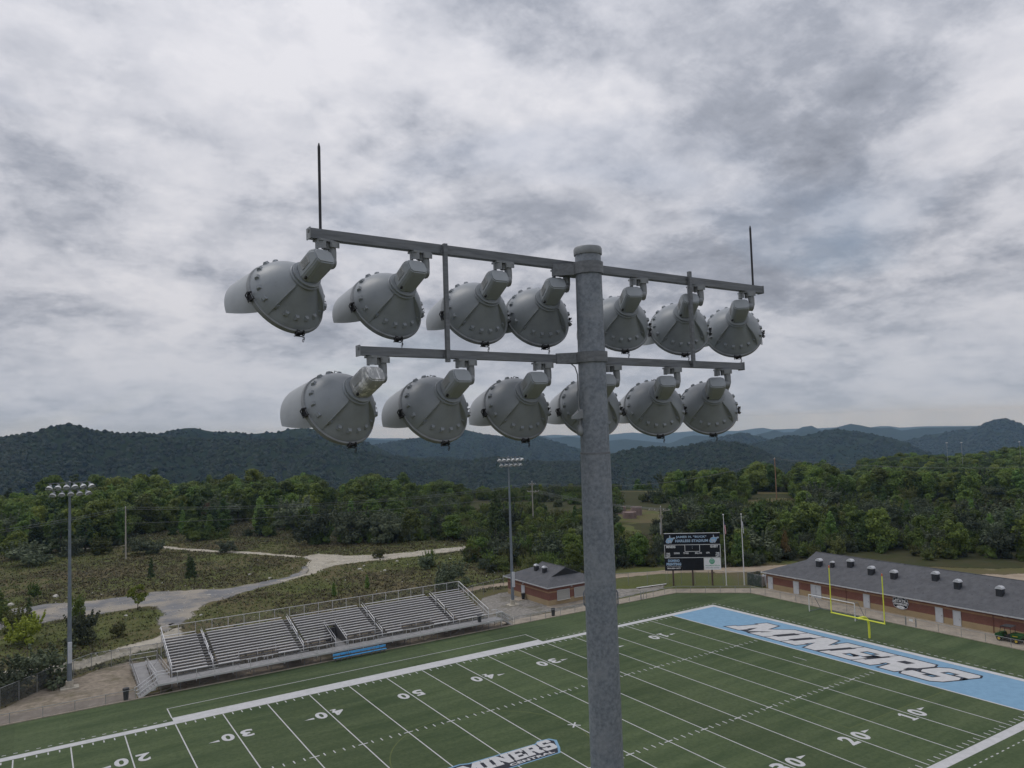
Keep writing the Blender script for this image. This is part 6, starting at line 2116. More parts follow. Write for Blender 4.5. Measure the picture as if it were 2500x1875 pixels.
SKYLINE = [(-0.145, -0.036), (-0.03, -0.0416), (-0.005, -0.0382), (0.017, -0.0369), (0.035, -0.0276), (0.058, -0.0367), (0.086, -0.0302), (0.106, -0.0258), (0.13, -0.0325), (0.145, -0.0498), (0.166, -0.0482), (0.192, -0.0411), (0.208, -0.0306), (0.24, -0.0349), (0.262, -0.059), (0.285, -0.0427), (0.307, -0.0496), (0.33, -0.0711), (0.353, -0.0575), (0.377, -0.0496), (0.4, -0.0596), (0.418, -0.0483), (0.435, -0.07), (0.466, -0.0622), (0.496, -0.0693), (0.513, -0.091), (0.531, -0.1007), (0.573, -0.0961), (0.604, -0.0849), (0.64, -0.0859), (0.694, -0.0871), (0.725, -0.0699), (0.748, -0.0703), (0.772, -0.059), (0.807, -0.0596), (0.83, -0.0542), (0.851, -0.0719), (0.863, -0.049), (0.88, -0.0493), (0.906, -0.0668), (0.929, -0.0472), (0.95, -0.0476), (0.959, -0.0617), (0.984, -0.0729), (1.01, -0.0566), (1.034, -0.0621), (1.058, -0.0622), (1.076, -0.0675), (1.095, -0.0571), (1.112, -0.0674), (1.13, -0.0571), (1.152, -0.0622), (1.264, -0.0568)]
HAZE = 8.8e-5

# ---------------------------------------------------------------- trees: crowns of leaf clumps on trunks with limbs
def leaf_cloud(centres, radii, per, size, flat=1.0, seed=0, up=0.25, inner=True):
    """leaf-sized quads spread through lobes; returns verts, faces as arrays"""
    g = np.random.default_rng(seed)
    V = []
    for c, r in zip(centres, radii):
        k = max(8, int(per * (r / radii.mean()) ** 2))
        d = g.normal(size=(k, 3))
        d /= np.linalg.norm(d, axis=1)[:, None]
        rad = r * (0.72 + 0.33 * g.random((k, 1)))
        p = c + d * rad * np.array([1, 1, flat])
        n = d + g.normal(scale=.33, size=(k, 3)) + np.array([0, 0, up])
        n /= np.linalg.norm(n, axis=1)[:, None]
        t = np.cross(n, g.normal(size=(k, 3)))
        t /= np.linalg.norm(t, axis=1)[:, None] + 1e-9
        b = np.cross(n, t)
        s = size * (0.6 + 0.8 * g.random((k, 1)))
        V.append(np.stack([p - t * s * .5, p - b * s * .32 , p + t * s * .5, p + b * s * .32], 1))
    V = np.concatenate(V)
    n = len(V)
    F = np.arange(4 * n).reshape(n, 4)
    return V.reshape(-1, 3), F


def cloud_mesh(name, V, F, m):
    me = bpy.data.meshes.new(name)
    me.vertices.add(len(V))
    me.vertices.foreach_set('co', np.ascontiguousarray(V, dtype=np.float32).ravel())
    me.loops.add(F.size)
    me.loops.foreach_set('vertex_index', np.ascontiguousarray(F, dtype=np.int32).ravel())
    me.polygons.add(len(F))
    me.polygons.foreach_set('loop_start', np.arange(0, F.size, F.shape[1], dtype=np.int32))
    me.materials.append(MATS[m])
    me.update(calc_edges=True)
    me.validate()
    return me


def oak_crown(seed, H=10.0, W=3.9, n=26, per=135, size=.52, z0=.16, name='crown', m='leaf_oak'):
    g = np.random.default_rng(seed)
    C, R = [], []
    for k in range(n):
        a = g.random() * 2 * PI
        z = z0 + (1 - z0) * (k + .5) / n
        w = math.sin(PI * min(.98, .22 + .72 * (z - z0) / (1 - z0))) ** .75
        rr_ = W * w * (0.35 + .6 * g.random() ** .5) * .78
        C.append((rr_ * math.cos(a), rr_ * math.sin(a), H * (z * .92)))
        R.append(H * (.115 + .06 * g.random()) * (1.05 - .35 * z))
    C.append((0, 0, H * .5))
    R.append(H * .22)
    C.append((g.normal() * .3, g.normal() * .3, H * .88))
    R.append(H * .12)
    V, F = leaf_cloud(np.array(C), np.array(R), per, size, .82, seed)
    return cloud_mesh(name, V, F, m)


def poplar_crown(seed, m='leaf_poplar'):
    g = np.random.default_rng(seed)
    C, R = [], []
    for k in range(26):
        z = .10 + .88 * (k + .5) / 26
        w = 2.0 * (1 - z) ** .7 * min(1, z * 5) + .12
        a = g.random() * 2 * PI
        C.append((w * .65 * math.cos(a), w * .65 * math.sin(a), 10 * z))
        R.append(.45 + .62 * w * .7)
    V, F = leaf_cloud(np.array(C), np.array(R), 80, .5, 1.0, seed)
    return cloud_mesh('crown', V, F, m)


def pine_crown(seed):
    g = np.random.default_rng(seed)
    C, R = [], []
    for k in range(12):
        z = .18 + .80 * k / 12
        w = 2.7 * (1 - z) ** .8 + .25
        for q in range(6 if z < .8 else 3):
            a = g.random() * 2 * PI
            rr_ = w * (.45 + .55 * g.random())
            C.append((rr_ * math.cos(a), rr_ * math.sin(a), 10 * z - rr_ * .12 + g.normal() * .12))
            R.append(.42 + .26 * w * .5)
    V, F = leaf_cloud(np.array(C), np.array(R), 42, .42, .55, seed, .5)
    return cloud_mesh('crown', V, F, 'leaf_pine')


def shrub_crown(seed, m, H=4.0, W=2.3, size=.36, per=105, n=16):
    g = np.random.default_rng(seed)
    C, R = [], []
    for k in range(n):
        a = g.random() * 2 * PI
        z = .16 + .7 * g.random()
        rr_ = W * (g.random() ** .6) * math.cos(z * 1.25) ** .6
        C.append((rr_ * math.cos(a), rr_ * math.sin(a), H * z * (1 - .2 * rr_ / W)))
        R.append(H * (.14 + .09 * g.random()))
    V, F = leaf_cloud(np.array(C), np.array(R), per, size, .85, seed, .35)
    # loose upright sprays break the outline
    k = 26
    pts = []
    for _ in range(k):
        a = g.random() * 2 * PI
        rr_ = W * g.random() ** .5
        h0 = H * (.55 + .25 * g.random())
        L = H * (.15 + .25 * g.random())
        for t in np.linspace(0, 1, 5):
            pts.append((rr_ * math.cos(a) * (1 + .2 * t), rr_ * math.sin(a) * (1 + .2 * t), h0 + L * t))
    V2, F2 = leaf_cloud(np.array(pts), np.full(len(pts), .12), 8, size * .8, 1, seed + 1)
    return cloud_mesh('crown', np.concatenate([V, V2]), np.concatenate([F, F2 + len(V)]), m)


def trunk_mesh(seed, H=10.0, r=.20, limbs=6, lean=.3):
    g = random.Random(seed)
    m = MB()
    top = (g.uniform(-lean, lean), g.uniform(-lean, lean), H * .80)
    pts = [(0, 0, -.4), (top[0] * .2, top[1] * .2, H * .25), (top[0] * .6, top[1] * .6, H * .55), top]
    m.tube(pts, [r * 1.25, r * .9, r * .55, r * .15], 7)
    for k in range(limbs):
        z = H * (.22 + .5 * k / limbs)
        a = g.uniform(0, 2 * PI)
        L = H * g.uniform(.18, .30) * (1.1 - z / H)
        b = Vector((top[0] * z / H, top[1] * z / H, z))
        m.tube([b, b + Vector((math.cos(a) * L * .6, math.sin(a) * L * .6, L * .45)), b + Vector((math.cos(a) * L, math.sin(a) * L, L * 1.0))], [r * .4, r * .26, r * .08], 5)
    return m.mesh('trunk', 'bark', True)


CR = {
    0: [oak_crown(100 + k, W=w, n=nn) for k, (w, nn) in enumerate(((3.9, 26), (4.5, 30), (3.3, 22), (4.1, 34), (3.0, 24), (4.8, 28)))],
    1: [poplar_crown(200 + k) for k in range(3)],
    2: [pine_crown(300 + k) for k in range(4)],
    3: [shrub_crown(400 + k, 'leaf_olive') for k in range(4)],
    4: [shrub_crown(500 + k, 'leaf_bush', W=2.0, size=.40) for k in range(4)],
    5: [oak_crown(600 + k, W=3.7, m='leaf_yellow') for k in range(2)],
}
TK = {0: [trunk_mesh(k) for k in range(3)], 1: [trunk_mesh(10, r=.12, limbs=4, lean=.1)], 2: [trunk_mesh(20, r=.16, limbs=2, lean=.08)],
      3: [trunk_mesh(30, 4.0, .07, 6, .5)], 4: [trunk_mesh(31, 4.0, .06, 6, .4)], 5: [trunk_mesh(3)]}
HB = {0: 9.6, 1: 9.9, 2: 9.8, 3: 4.0, 4: 4.0, 5: 9.6}
KN = {0: ('broadleaf_tree', 'tree', 'rounded broadleaf tree'), 1: ('poplar_tree', 'tree', 'slender pointed young tree'), 2: ('pine_tree', 'tree', 'dark pine tree'),
      3: ('olive_shrub', 'shrub', 'silvery grey green shrub'), 4: ('leafy_bush', 'bush', 'mid green leafy bush'), 5: ('broadleaf_tree', 'tree', 'yellowish green broadleaf tree')}


def plant(x, y, z, h, kind, label, group=None, wide=1.0, crown=None, rz=None):
    nm, cat, _ = KN[kind]
    root = thing(nm, label, cat, (x, y, z), rz if rz is not None else rng.uniform(0, 6.28), group)
    s = h / HB[kind]
    w = s * wide
    root.scale = (w, w, s)
    put('trunk', TK[kind][int(rng.integers(len(TK[kind])))], root)
    put('crown', crown or CR[kind][int(rng.integers(len(CR[kind])))], root)
    return root


def region(x, y):
    # seen from the stands: left wood, middle rise behind the small brick building, right wood behind the long one
    az = math.atan2(x + 35, y + 60)
    if az < .50:
        return 'in the wood beyond the left meadow'
    if az < .70:
        return 'on the rise behind the small brick building'
    return 'in the wood behind the scoreboard and long brick building'


# trees of the woods: each is named by its kind, its depth in the wood and what it stands behind, counted from the left
COLS = ((0.035, 'left of left tower'), (0.092, 'near meadow pole'), (0.197, 'right of meadow pole'), (0.375, 'beyond track fork'),
        (0.548, 'left of middle tower'), (0.668, 'behind small brick building'), (0.757, 'just left of scoreboard'), (0.854, 'behind scoreboard and flags'),
        (0.935, 'behind long roof end'), (1.054, 'behind long roof middle'), (9, 'right picture edge'))
NUM = 'zero one two three four five six seven eight nine ten eleven twelve thirteen fourteen fifteen sixteen seventeen eighteen nineteen twenty twenty-one twenty-two twenty-three twenty-four twenty-five twenty-six twenty-seven twenty-eight twenty-nine thirty'.split()
ORD = 'zeroth first second third fourth fifth sixth seventh eighth ninth tenth eleventh twelfth thirteenth fourteenth fifteenth sixteenth seventeenth eighteenth nineteenth twentieth twenty-first twenty-second twenty-third twenty-fourth twenty-fifth twenty-sixth twenty-seventh twenty-eighth twenty-ninth thirtieth'.split()
SHORT = {0: ('round tree', 'round trees'), 1: ('pointed tree', 'pointed trees'), 2: ('dark pine', 'dark pines'), 3: ('silvery shrub', 'silvery shrubs'), 4: ('leafy bush', 'leafy bushes'), 5: ('yellowish tree', 'yellowish trees')}
bins = {}
for x, y, h, kind in TREES:
    a, D = math.atan2(x + 35.1, y + 60.7), math.hypot(x + 35.1, y + 60.7)
    col = next(t for lim, t in COLS if a < lim)
    dep = 'front of wood' if D < 205 else 'middle of wood' if D < 258 else 'back of wood'
    sz = 'tall ' if h > 10 else 'low ' if h < 4 and kind < 3 else ''
    bins.setdefault((kind, sz, dep, col), []).append((a, x, y, h))
for (kind, sz, dep, col), L in bins.items():
    L.sort()
    for i, (a, x, y, h) in enumerate(L):
        one, many = sz + SHORT[kind][0], sz + SHORT[kind][1]
        lab = one + ', ' + dep + ', ' + col if len(L) == 1 else ORD[i + 1] + ' from left of ' + NUM[len(L)] + ' ' + many + ', ' + dep + ', ' + col
        w = rng.uniform(.85, 1.2) * (1.15 if kind == 0 and h < 9 else 1)
        plant(x, y, 0, h, kind, lab, many + ', ' + dep + ', ' + col, w)

# plants one can pick out
plant(-20.0, 84.2, 0, 4.4, 3, 'bright lime green sapling standing alone at the edge of the grey road', None, .98, oak_crown(901, 4.0, 1.75, 16, 60, .30, .38, m='leaf_lime'))
plant(-8.3, 105.4, 0, 5.6, 2, 'small dark pine standing alone in the brown meadow behind the road', None, .75)
plant(-7.2, 109.5, 0, 4.2, 2, 'smaller dark pine just behind the lone meadow pine', None, .85)
plant(-14.6, 112.5, 0, 4.6, 2, 'thin sparse pine left of the lone meadow pine', None, .6)
plant(-35.6, 83.5, 0, 4.6, 2, 'young pine beside the road at the left edge', None, .62)
plant(-37.2, 79.6, 0, 3.4, 4, 'dark green bush in front of the young roadside pine', None, 1.0)
plant(-36.0, 71.0, 0, 4.0, 4, 'yellow green bush with orange tinges below the left road', None, 1.15, shrub_crown(902, 'leaf_lime', 4.0, 2.0, .36, 95, 14))
plant(-34.4, 47.0, 0, 4.3, 3, 'large silvery shrub against the tall fence by the left light tower', None, 1.25)
plant(-37.6, 44.6, 0, 3.4, 3, 'lower silvery shrub left of the large one at the tall fence', None, 1.2)
plant(-29.0, 65.6, 0, 4.2, 3, 'wind swept silvery shrub right behind the left light tower pole', None, .95)
plant(-28.9, 84.6, 0, 3.4, 4, 'small upright bush right of the left light tower by the road', None, .7)
plant(-40.5, 89.0, 0, 5.5, 0, 'dark tree cut by the left edge of the picture beside the road', None, 1.2)
plant(-34.8, 107.4, 0, 2.6, 4, 'small bright bush in the brown meadow left of the light tower', None, .8)
plant(-24.5, 66.5, 0, 1.7, 4, 'low bush in the grass between the road and the gravel path', None, 1.2)
plant(29.1, 63.2, 0, 4.4, 3, 'broad rounded silvery shrub behind the right end of the bleachers', None, 1.25)
plant(34.5, 84.2, 0, 2.8, 3, 'low silvery shrub in the meadow left of the middle light tower', None, 1.3)
plant(36.0, 86.4, 0, 3.2, 4, 'small upright bush behind the low silvery meadow shrub', None, .6)
plant(31.8, 104.5, 0, 1.8, 4, 'small green bush on the edge of the pale gravel track', None, 1.5)
plant(9.9, 71.5, 0, 2.4, 1, 'tiny sapling in the meadow behind the middle of the bleachers', None, .9)
plant(17.0, 73.8, 0, 2.6, 1, 'tiny sapling in the meadow behind the right half of the bleachers', None, .9)
plant(64.0, 106.0, 0, 13.4, 2, 'tall dark conifer rising behind the middle light tower', None, .8)
plant(-35.8, 153.8, 0, 5.0, 3, 'very broad silvery shrub at the left edge of the meadow', None, 1.7)
plant(-13.0, 152.2, 0, 4.2, 3, 'silvery shrub at the foot of the meadow utility pole', None, 1.3)
plant(-9.0, 150.0, 0, 3.2, 3, 'lower silvery shrub right of the meadow utility pole', None, 1.3)
for k, (x, y, h, kind, lab) in enumerate(((-34.5, 172, 9.5, 2, 'layered dark pine at the left edge, left of the light tower head'), (-29.0, 170, 10.5, 2, 'layered dark pine just left of the light tower pole'),
        (-23.5, 169, 9.5, 2, 'layered dark pine just right of the light tower pole'), (-18.5, 176, 7.5, 0, 'round tree right of the layered pines by the light tower'), (-26.5, 163, 4.5, 3, 'silvery shrub under the layered pines'),
        (-20.5, 160, 4.0, 4, 'leafy bush right of the silvery shrub under the layered pines'), (-38.5, 166, 7.0, 0, 'round tree in front of the leftmost layered pine'))):
    plant(x, y, 0, h, kind, lab, None, 1.25)
plant(5.6, 139.0, 0, 2.8, 3, 'lone silvery shrub on the thin track across the meadow', None, 1.4)
plant(12.5, 200.0, 0, 7.5, 5, 'rust tinged tree among the green edge of the left wood', None, .9, oak_crown(903, W=3.4, m='leaf_rust', per=100))
plant(95.5, 43.0, 0, 5.8, 1, 'rust red young tree right behind the scoreboard flagpoles', None, .9, poplar_crown(904, 'leaf_rust'))
plant(92.0, 58.5, 0, 10.2, 0, 'large dense tree rising straight behind the scoreboard', None, 1.25)
plant(97.0, 51.0, 0, 10.6, 1, 'bright leafy tree cluster above the right half of the scoreboard', None, 1.5)


# leaf litter and low green under the woods
FLOOR = [(-95, 215), (-60, 190), (-30, 176), (-12, 206), (2, 202), (12, 176), (28, 140), (44, 122), (58, 118), (66, 104), (60, 92), (52, 82), (50, 72), (60, 60), (78, 50), (92, 42), (101, 30), (112, 14), (124, 4),
         (136, -20), (150, -60), (330, -60), (300, 120), (220, 220), (130, 270), (30, 300), (-60, 300), (-110, 260)]
FLOOR = [(30 + (x - 30) * min(1, 196 / math.hypot(x - 30, y - 60)), 60 + (y - 60) * min(1, 196 / math.hypot(x - 30, y - 60))) for x, y in FLOOR]
sheet('forest_floor', FLOOR, .02, 'floor_litter', 1.0, 3.0, 12.0, soft=3.0)


sheet('grass_clearing', [(108, 108), (118, 104), (131, 112), (137, 124), (134, 136), (124, 140), (114, 132), (104, 120), (96, 104), (92, 90), (98, 88), (104, 98)], .032, 'meadow', 1.5, 2.0, 14.0)
sheet('grass_clearing', [(160, 108), (172, 98), (190, 100), (198, 112), (194, 124), (180, 126), (166, 120)], .032, 'meadow', 1.5, 2.0, 15.0)


# ---------------------------------------------------------------- scattered stuff
def scatter(name, pts, scales, sources=None, blob=None, m=None, seed=0, xy=(1.0, 1.0)):
    me = bpy.data.meshes.new(name)
    me.vertices.add(len(pts))
    me.vertices.foreach_set('co', np.ascontiguousarray(pts, dtype=np.float32).ravel())
    at = me.attributes.new('size', 'FLOAT', 'POINT')
    at.data.foreach_set('value', np.ascontiguousarray(scales, dtype=np.float32))
    at = me.attributes.new('turn', 'FLOAT', 'POINT')
    at.data.foreach_set('value', np.ascontiguousarray(np.random.default_rng(seed).random(len(pts)) * 6.28, dtype=np.float32))
    me.update()
    o = put(name, me, kind='stuff')
    ng = bpy.data.node_groups.new(name, 'GeometryNodeTree')
    ng.interface.new_socket('Geometry', in_out='INPUT', socket_type='NodeSocketGeometry')
    ng.interface.new_socket('Geometry', in_out='OUTPUT', socket_type='NodeSocketGeometry')
    gi, go = ng.nodes.new('NodeGroupInput'), ng.nodes.new('NodeGroupOutput')
    ip = ng.nodes.new('GeometryNodeInstanceOnPoints')
    jn = ng.nodes.new('GeometryNodeJoinGeometry')
    L = ng.links
    mp = ng.nodes.new('GeometryNodeMeshToPoints')
    L.new(gi.outputs[0], mp.inputs[0])
    L.new(mp.outputs[0], ip.inputs['Points'])
    if sources:
        for s in sources:
            oi = ng.nodes.new('GeometryNodeObjectInfo')
            oi.inputs['Object'].default_value = s
            oi.inputs['As Instance'].default_value = True
            oi.transform_space = 'ORIGINAL'
            L.new(oi.outputs['Geometry'], jn.inputs[0])
    else:
        for k in range(4):
            ic = ng.nodes.new('GeometryNodeMeshIcoSphere')
            ic.inputs['Radius'].default_value = 1.0
            ic.inputs['Subdivisions'].default_value = blob
            sp_ = ng.nodes.new('GeometryNodeSetPosition')
            nt = ng.nodes.new('ShaderNodeTexNoise')
            nt.noise_dimensions = '4D'
            nt.inputs['Scale'].default_value = 2.1
            nt.inputs['Detail'].default_value = 3.0
            nt.inputs['Roughness'].default_value = .7
            nt.inputs['W'].default_value = 3.1 * k
            ps = ng.nodes.new('GeometryNodeInputPosition')
            L.new(ps.outputs[0], nt.inputs['Vector'])
            ml = ng.nodes.new('ShaderNodeMath')
            ml.operation = 'MULTIPLY_ADD'
            L.new(nt.outputs['Fac'], ml.inputs[0])
            ml.inputs[1].default_value = 1.7
            ml.inputs[2].default_value = -.85
            vm = ng.nodes.new('ShaderNodeVectorMath')
            vm.operation = 'SCALE'
            L.new(ps.outputs[0], vm.inputs[0])
            L.new(ml.outputs[0], vm.inputs['Scale'])
            L.new(ic.outputs[0], sp_.inputs[0])
            L.new(vm.outputs[0], sp_.inputs['Offset'])
            sm = ng.nodes.new('GeometryNodeSetMaterial')
            sm.inputs['Material'].default_value = MATS[m]
            L.new(sp_.outputs[0], sm.inputs[0])
            gt = ng.nodes.new('GeometryNodeGeometryToInstance')
            L.new(sm.outputs[0], gt.inputs[0])
            L.new(gt.outputs[0], jn.inputs[0])
    L.new(jn.outputs[0], ip.inputs['Instance'])
    ip.inputs['Pick Instance'].default_value = True
    na = ng.nodes.new('GeometryNodeInputNamedAttribute')
    na.data_type = 'FLOAT'
    na.inputs['Name'].default_value = 'size'
    nt_ = ng.nodes.new('GeometryNodeInputNamedAttribute')
    nt_.data_type = 'FLOAT'
    nt_.inputs['Name'].default_value = 'turn'
    cx = ng.nodes.new('ShaderNodeCombineXYZ')
    L.new(nt_.outputs[0], cx.inputs[2])
    L.new(cx.outputs[0], ip.inputs['Rotation'])
    sc = ng.nodes.new('ShaderNodeCombineXYZ')
    for i, f in enumerate((xy[0], xy[0], xy[1])):
        mu = ng.nodes.new('ShaderNodeMath')
        mu.operation = 'MULTIPLY'
        L.new(na.outputs[0], mu.inputs[0])
        mu.inputs[1].default_value = f
        L.new(mu.outputs[0], sc.inputs[i])
    L.new(sc.outputs[0], ip.inputs['Scale'])
    L.new(ip.outputs[0], go.inputs[0])
    md = o.modifiers.new('scatter', 'NODES')
    md.node_group = ng
    return o


def in_poly(P, poly):
    x, y = P[:, 0], P[:, 1]
    r = np.zeros(len(P), bool)
    n = len(poly)
    for i in range(n):
        x0, y0 = poly[i]
        x1, y1 = poly[(i + 1) % n]
        c = ((y0 > y) != (y1 > y)) & (x < (x1 - x0) * (y - y0) / (y1 - y0 + 1e-12) + x0)
        r ^= c
    return r


crowns = {}
for o in list(bpy.data.objects):
    if o.name.startswith('crown') and o.parent:
        crowns.setdefault(o.data.materials[0].name, {}).setdefault(o.data.name, o)
SRC = {k: list(v.values()) for k, v in crowns.items()}

# undergrowth filling the feet of the woods
T_ = np.array([t[:2] for t in TREES])
TZ = np.array([t[2] for t in TREES])
base = T_[np.repeat(np.arange(len(T_)), 5)] + rng.normal(scale=2.8, size=(len(T_) * 5, 2))
cam_xy = np.array([-35.1, -60.7])
dd = np.linalg.norm(base - cam_xy, axis=1)
keep = np.ones(len(base), bool)
for poly in (ROAD, PATH2, GRAV, TRACK, BACKROAD, BACKYARD):
    keep &= ~in_poly(base, poly)
keep &= ~((base[:, 0] < 88) & (base[:, 1] < 36)) & ~((base[:, 0] < 48) & (base[:, 1] < 58))
keep &= ~((np.abs(base[:, 0] - 122) < 9) & (np.abs(base[:, 1] - 122) < 13)) & ~((np.abs(base[:, 0] - 180) < 14) & (np.abs(base[:, 1] - 112) < 14))
near = np.linalg.norm(base[:, None, :] - T_[None], axis=2).min(1)
keep &= near < 5
ub = base[keep]
P = np.column_stack([ub, np.full(len(ub), -.15)])
half = rng.random(len(P)) < .6
scatter('undergrowth', P[half], rng.uniform(.35, .85, half.sum()), SRC['leaf_bush'][:4], seed=3)
scatter('undergrowth', P[~half], rng.uniform(.35, .75, (~half).sum()), SRC['leaf_olive'][:4], seed=4)

# scrub covering the rise in the middle, round the tanks' clearing
n = 2100
az = np.concatenate([rng.uniform(.40, .70, 1500), rng.uniform(.78, .95, 600)])
D = np.sqrt(rng.uniform(165 ** 2, 330 ** 2, n))
P = np.column_stack([-35.1 + D * np.sin(az), -60.7 + D * np.cos(az)])
keep = ~((np.hypot(P[:, 0] - 121, P[:, 1] - 121) < 11)) & ~((P[:, 0] < 48) & (P[:, 1] < 60)) & ~((P[:, 0] < 92) & (P[:, 1] < 40))
keep &= ~((az < .497) & (D < 202))
keep &= ~((np.abs(az - .705) < .03) & (D > 200) & (D < 235)) & ~((np.abs(az - .89) < .035) & (D > 262) & (D < 290))
for poly in (ROAD, PATH2, GRAV, TRACK, BACKROAD, BACKYARD):
    keep &= ~in_poly(P, poly)
keep &= np.array([noise.noise((x / 22, y / 22, 4.4)) > -.28 for x, y in P])
P, D = P[keep], D[keep]
P = np.column_stack([P, np.array([ground_z(a, b) for a, b in P]) - .15])
k3 = rng.random(len(P))
sz = rng.uniform(.4, .95, len(P))
scatter('undergrowth', P[k3 < .55], sz[k3 < .55], SRC['leaf_bush'][:4], seed=13)
scatter('undergrowth', P[(k3 >= .55) & (k3 < .8)], sz[(k3 >= .55) & (k3 < .8)], SRC['leaf_olive'][:4], seed=14)
scatter('undergrowth', P[k3 >= .8], sz[k3 >= .8] * .55, SRC['leaf_oak'][:5], seed=15)

# the wood going on behind the trees one can tell apart
n = 5200
az = rng.uniform(-.12, 1.32, n)
D = 285 + 190 * rng.random(n) ** 1.3
D = np.where((az > .50) & (az < .68), D - 10, D)
P = np.column_stack([-35.1 + D * np.sin(az), -60.7 + D * np.cos(az)])
gz_ = np.array([ground_z(a, b) for a, b in P])
P = np.column_stack([P, gz_ - .5])
lowc = (az > .40) & (az < .62)
sz = rng.uniform(.85, 1.3, n) * np.where(lowc, .72, 1.0)
SK = np.array(SKYLINE)
top = P[:, 2] + sz * 9.6
ok = top < 28.94 + D * np.interp(az, SK[:, 0], SK[:, 1]) - 1.0
ok &= ~((D < 300) & lowc)
ok &= ~((np.abs(az - .888) < .030) & (D < 320)) & ~((np.abs(P[:, 0] - 122) < 14) & (np.abs(P[:, 1] - 122) < 18))
k3 = rng.random(n)
scatter('forest', P[ok & (k3 < .72)], sz[ok & (k3 < .72)], SRC['leaf_oak'], seed=5, xy=(1.05, 1.0))
scatter('forest', P[ok & (k3 >= .72) & (k3 < .86)], sz[ok & (k3 >= .72) & (k3 < .86)], SRC['leaf_pine'], seed=6)
scatter('forest', P[ok & (k3 >= .86)], sz[ok & (k3 >= .86)], SRC['leaf_poplar'], seed=7, xy=(1.3, 1.0))

# meadow grass
def grass(name, n, m, hmin, hmax, seed, thr, sign, box=(-60, 100, 38, 215)):
    g = np.random.default_rng(seed)
    P = np.column_stack([g.uniform(box[0], box[1], n), g.uniform(box[2], box[3], n)])
    keep = np.ones(n, bool)
    for poly in (ROAD, PATH2, GRAV, TRACK, BACKROAD, GRAVEL_R, GRAVEL_L):
        keep &= ~in_poly(P, poly)
    keep &= ~((P[:, 0] > -25.5) & (P[:, 0] < 25) & (P[:, 1] < 48)) & ~((P[:, 0] > 25) & (P[:, 1] < 57) & (P[:, 0] < 74))
    keep &= ~((P[:, 0] > 60) & (P[:, 1] < 42))
    P = P[keep]
    nv = np.array([noise.fractal(Vector((x * .035, y * .035, 2.0)), 1.0, 2.0, 4) for x, y in P])
    P = P[(sign * nv > thr) | (g.random(len(P)) < .12)]
    k = len(P)
    V = np.empty((k, 3, 3, 3))
    for b in range(3):
        a = g.random(k) * 2 * PI
        h = g.uniform(hmin, hmax, k)
        w = g.uniform(.07, .17, k)
        off = g.normal(scale=.22, size=(k, 2))
        sl = g.uniform(.7, 1.7, k) * h * np.where(g.random(k) < .5, 1, -1)
        lean = np.column_stack([-np.sin(a) * sl, np.cos(a) * sl])
        bx_, by_ = P[:, 0] + off[:, 0], P[:, 1] + off[:, 1]
        V[:, b, 0] = np.column_stack([bx_ - w * np.cos(a), by_ - w * np.sin(a), np.zeros(k)])
        V[:, b, 1] = np.column_stack([bx_ + w * np.cos(a), by_ + w * np.sin(a), np.zeros(k)])
        V[:, b, 2] = np.column_stack([bx_ + lean[:, 0], by_ + lean[:, 1], h])
    V = V.reshape(-1, 3)
    F = np.arange(len(V)).reshape(-1, 3)
    put(name, cloud_mesh(name, V, F, m), kind='stuff')


grass('meadow_grass', 70000, 'grass_blade', .12, .45, 21, -.12, 1)
grass('meadow_grass', 45000, 'grass_green', .1, .4, 22, -.05, -1)
grass('meadow_grass', 14000, 'grass_green', .4, 1.3, 23, -9, 1, (90, 140, -45, 36))

# bits of broken stone on the tracks
def stones(n, seed):
    g = np.random.default_rng(seed)
    P = np.column_stack([g.uniform(-45, 60, n), g.uniform(50, 122, n)])
    k = in_poly(P, GRAV) | in_poly(P, ROAD) & (g.random(n) < .25) | in_poly(P, PATH2) | (g.random(n) < .02)
    P = P[k]
    s = g.uniform(.05, .16, len(P))
    scatter('loose_stones', np.column_stack([P, np.full(len(P), .03)]), s, None, 1, 'rock_pale', seed)


stones(7000, 31)


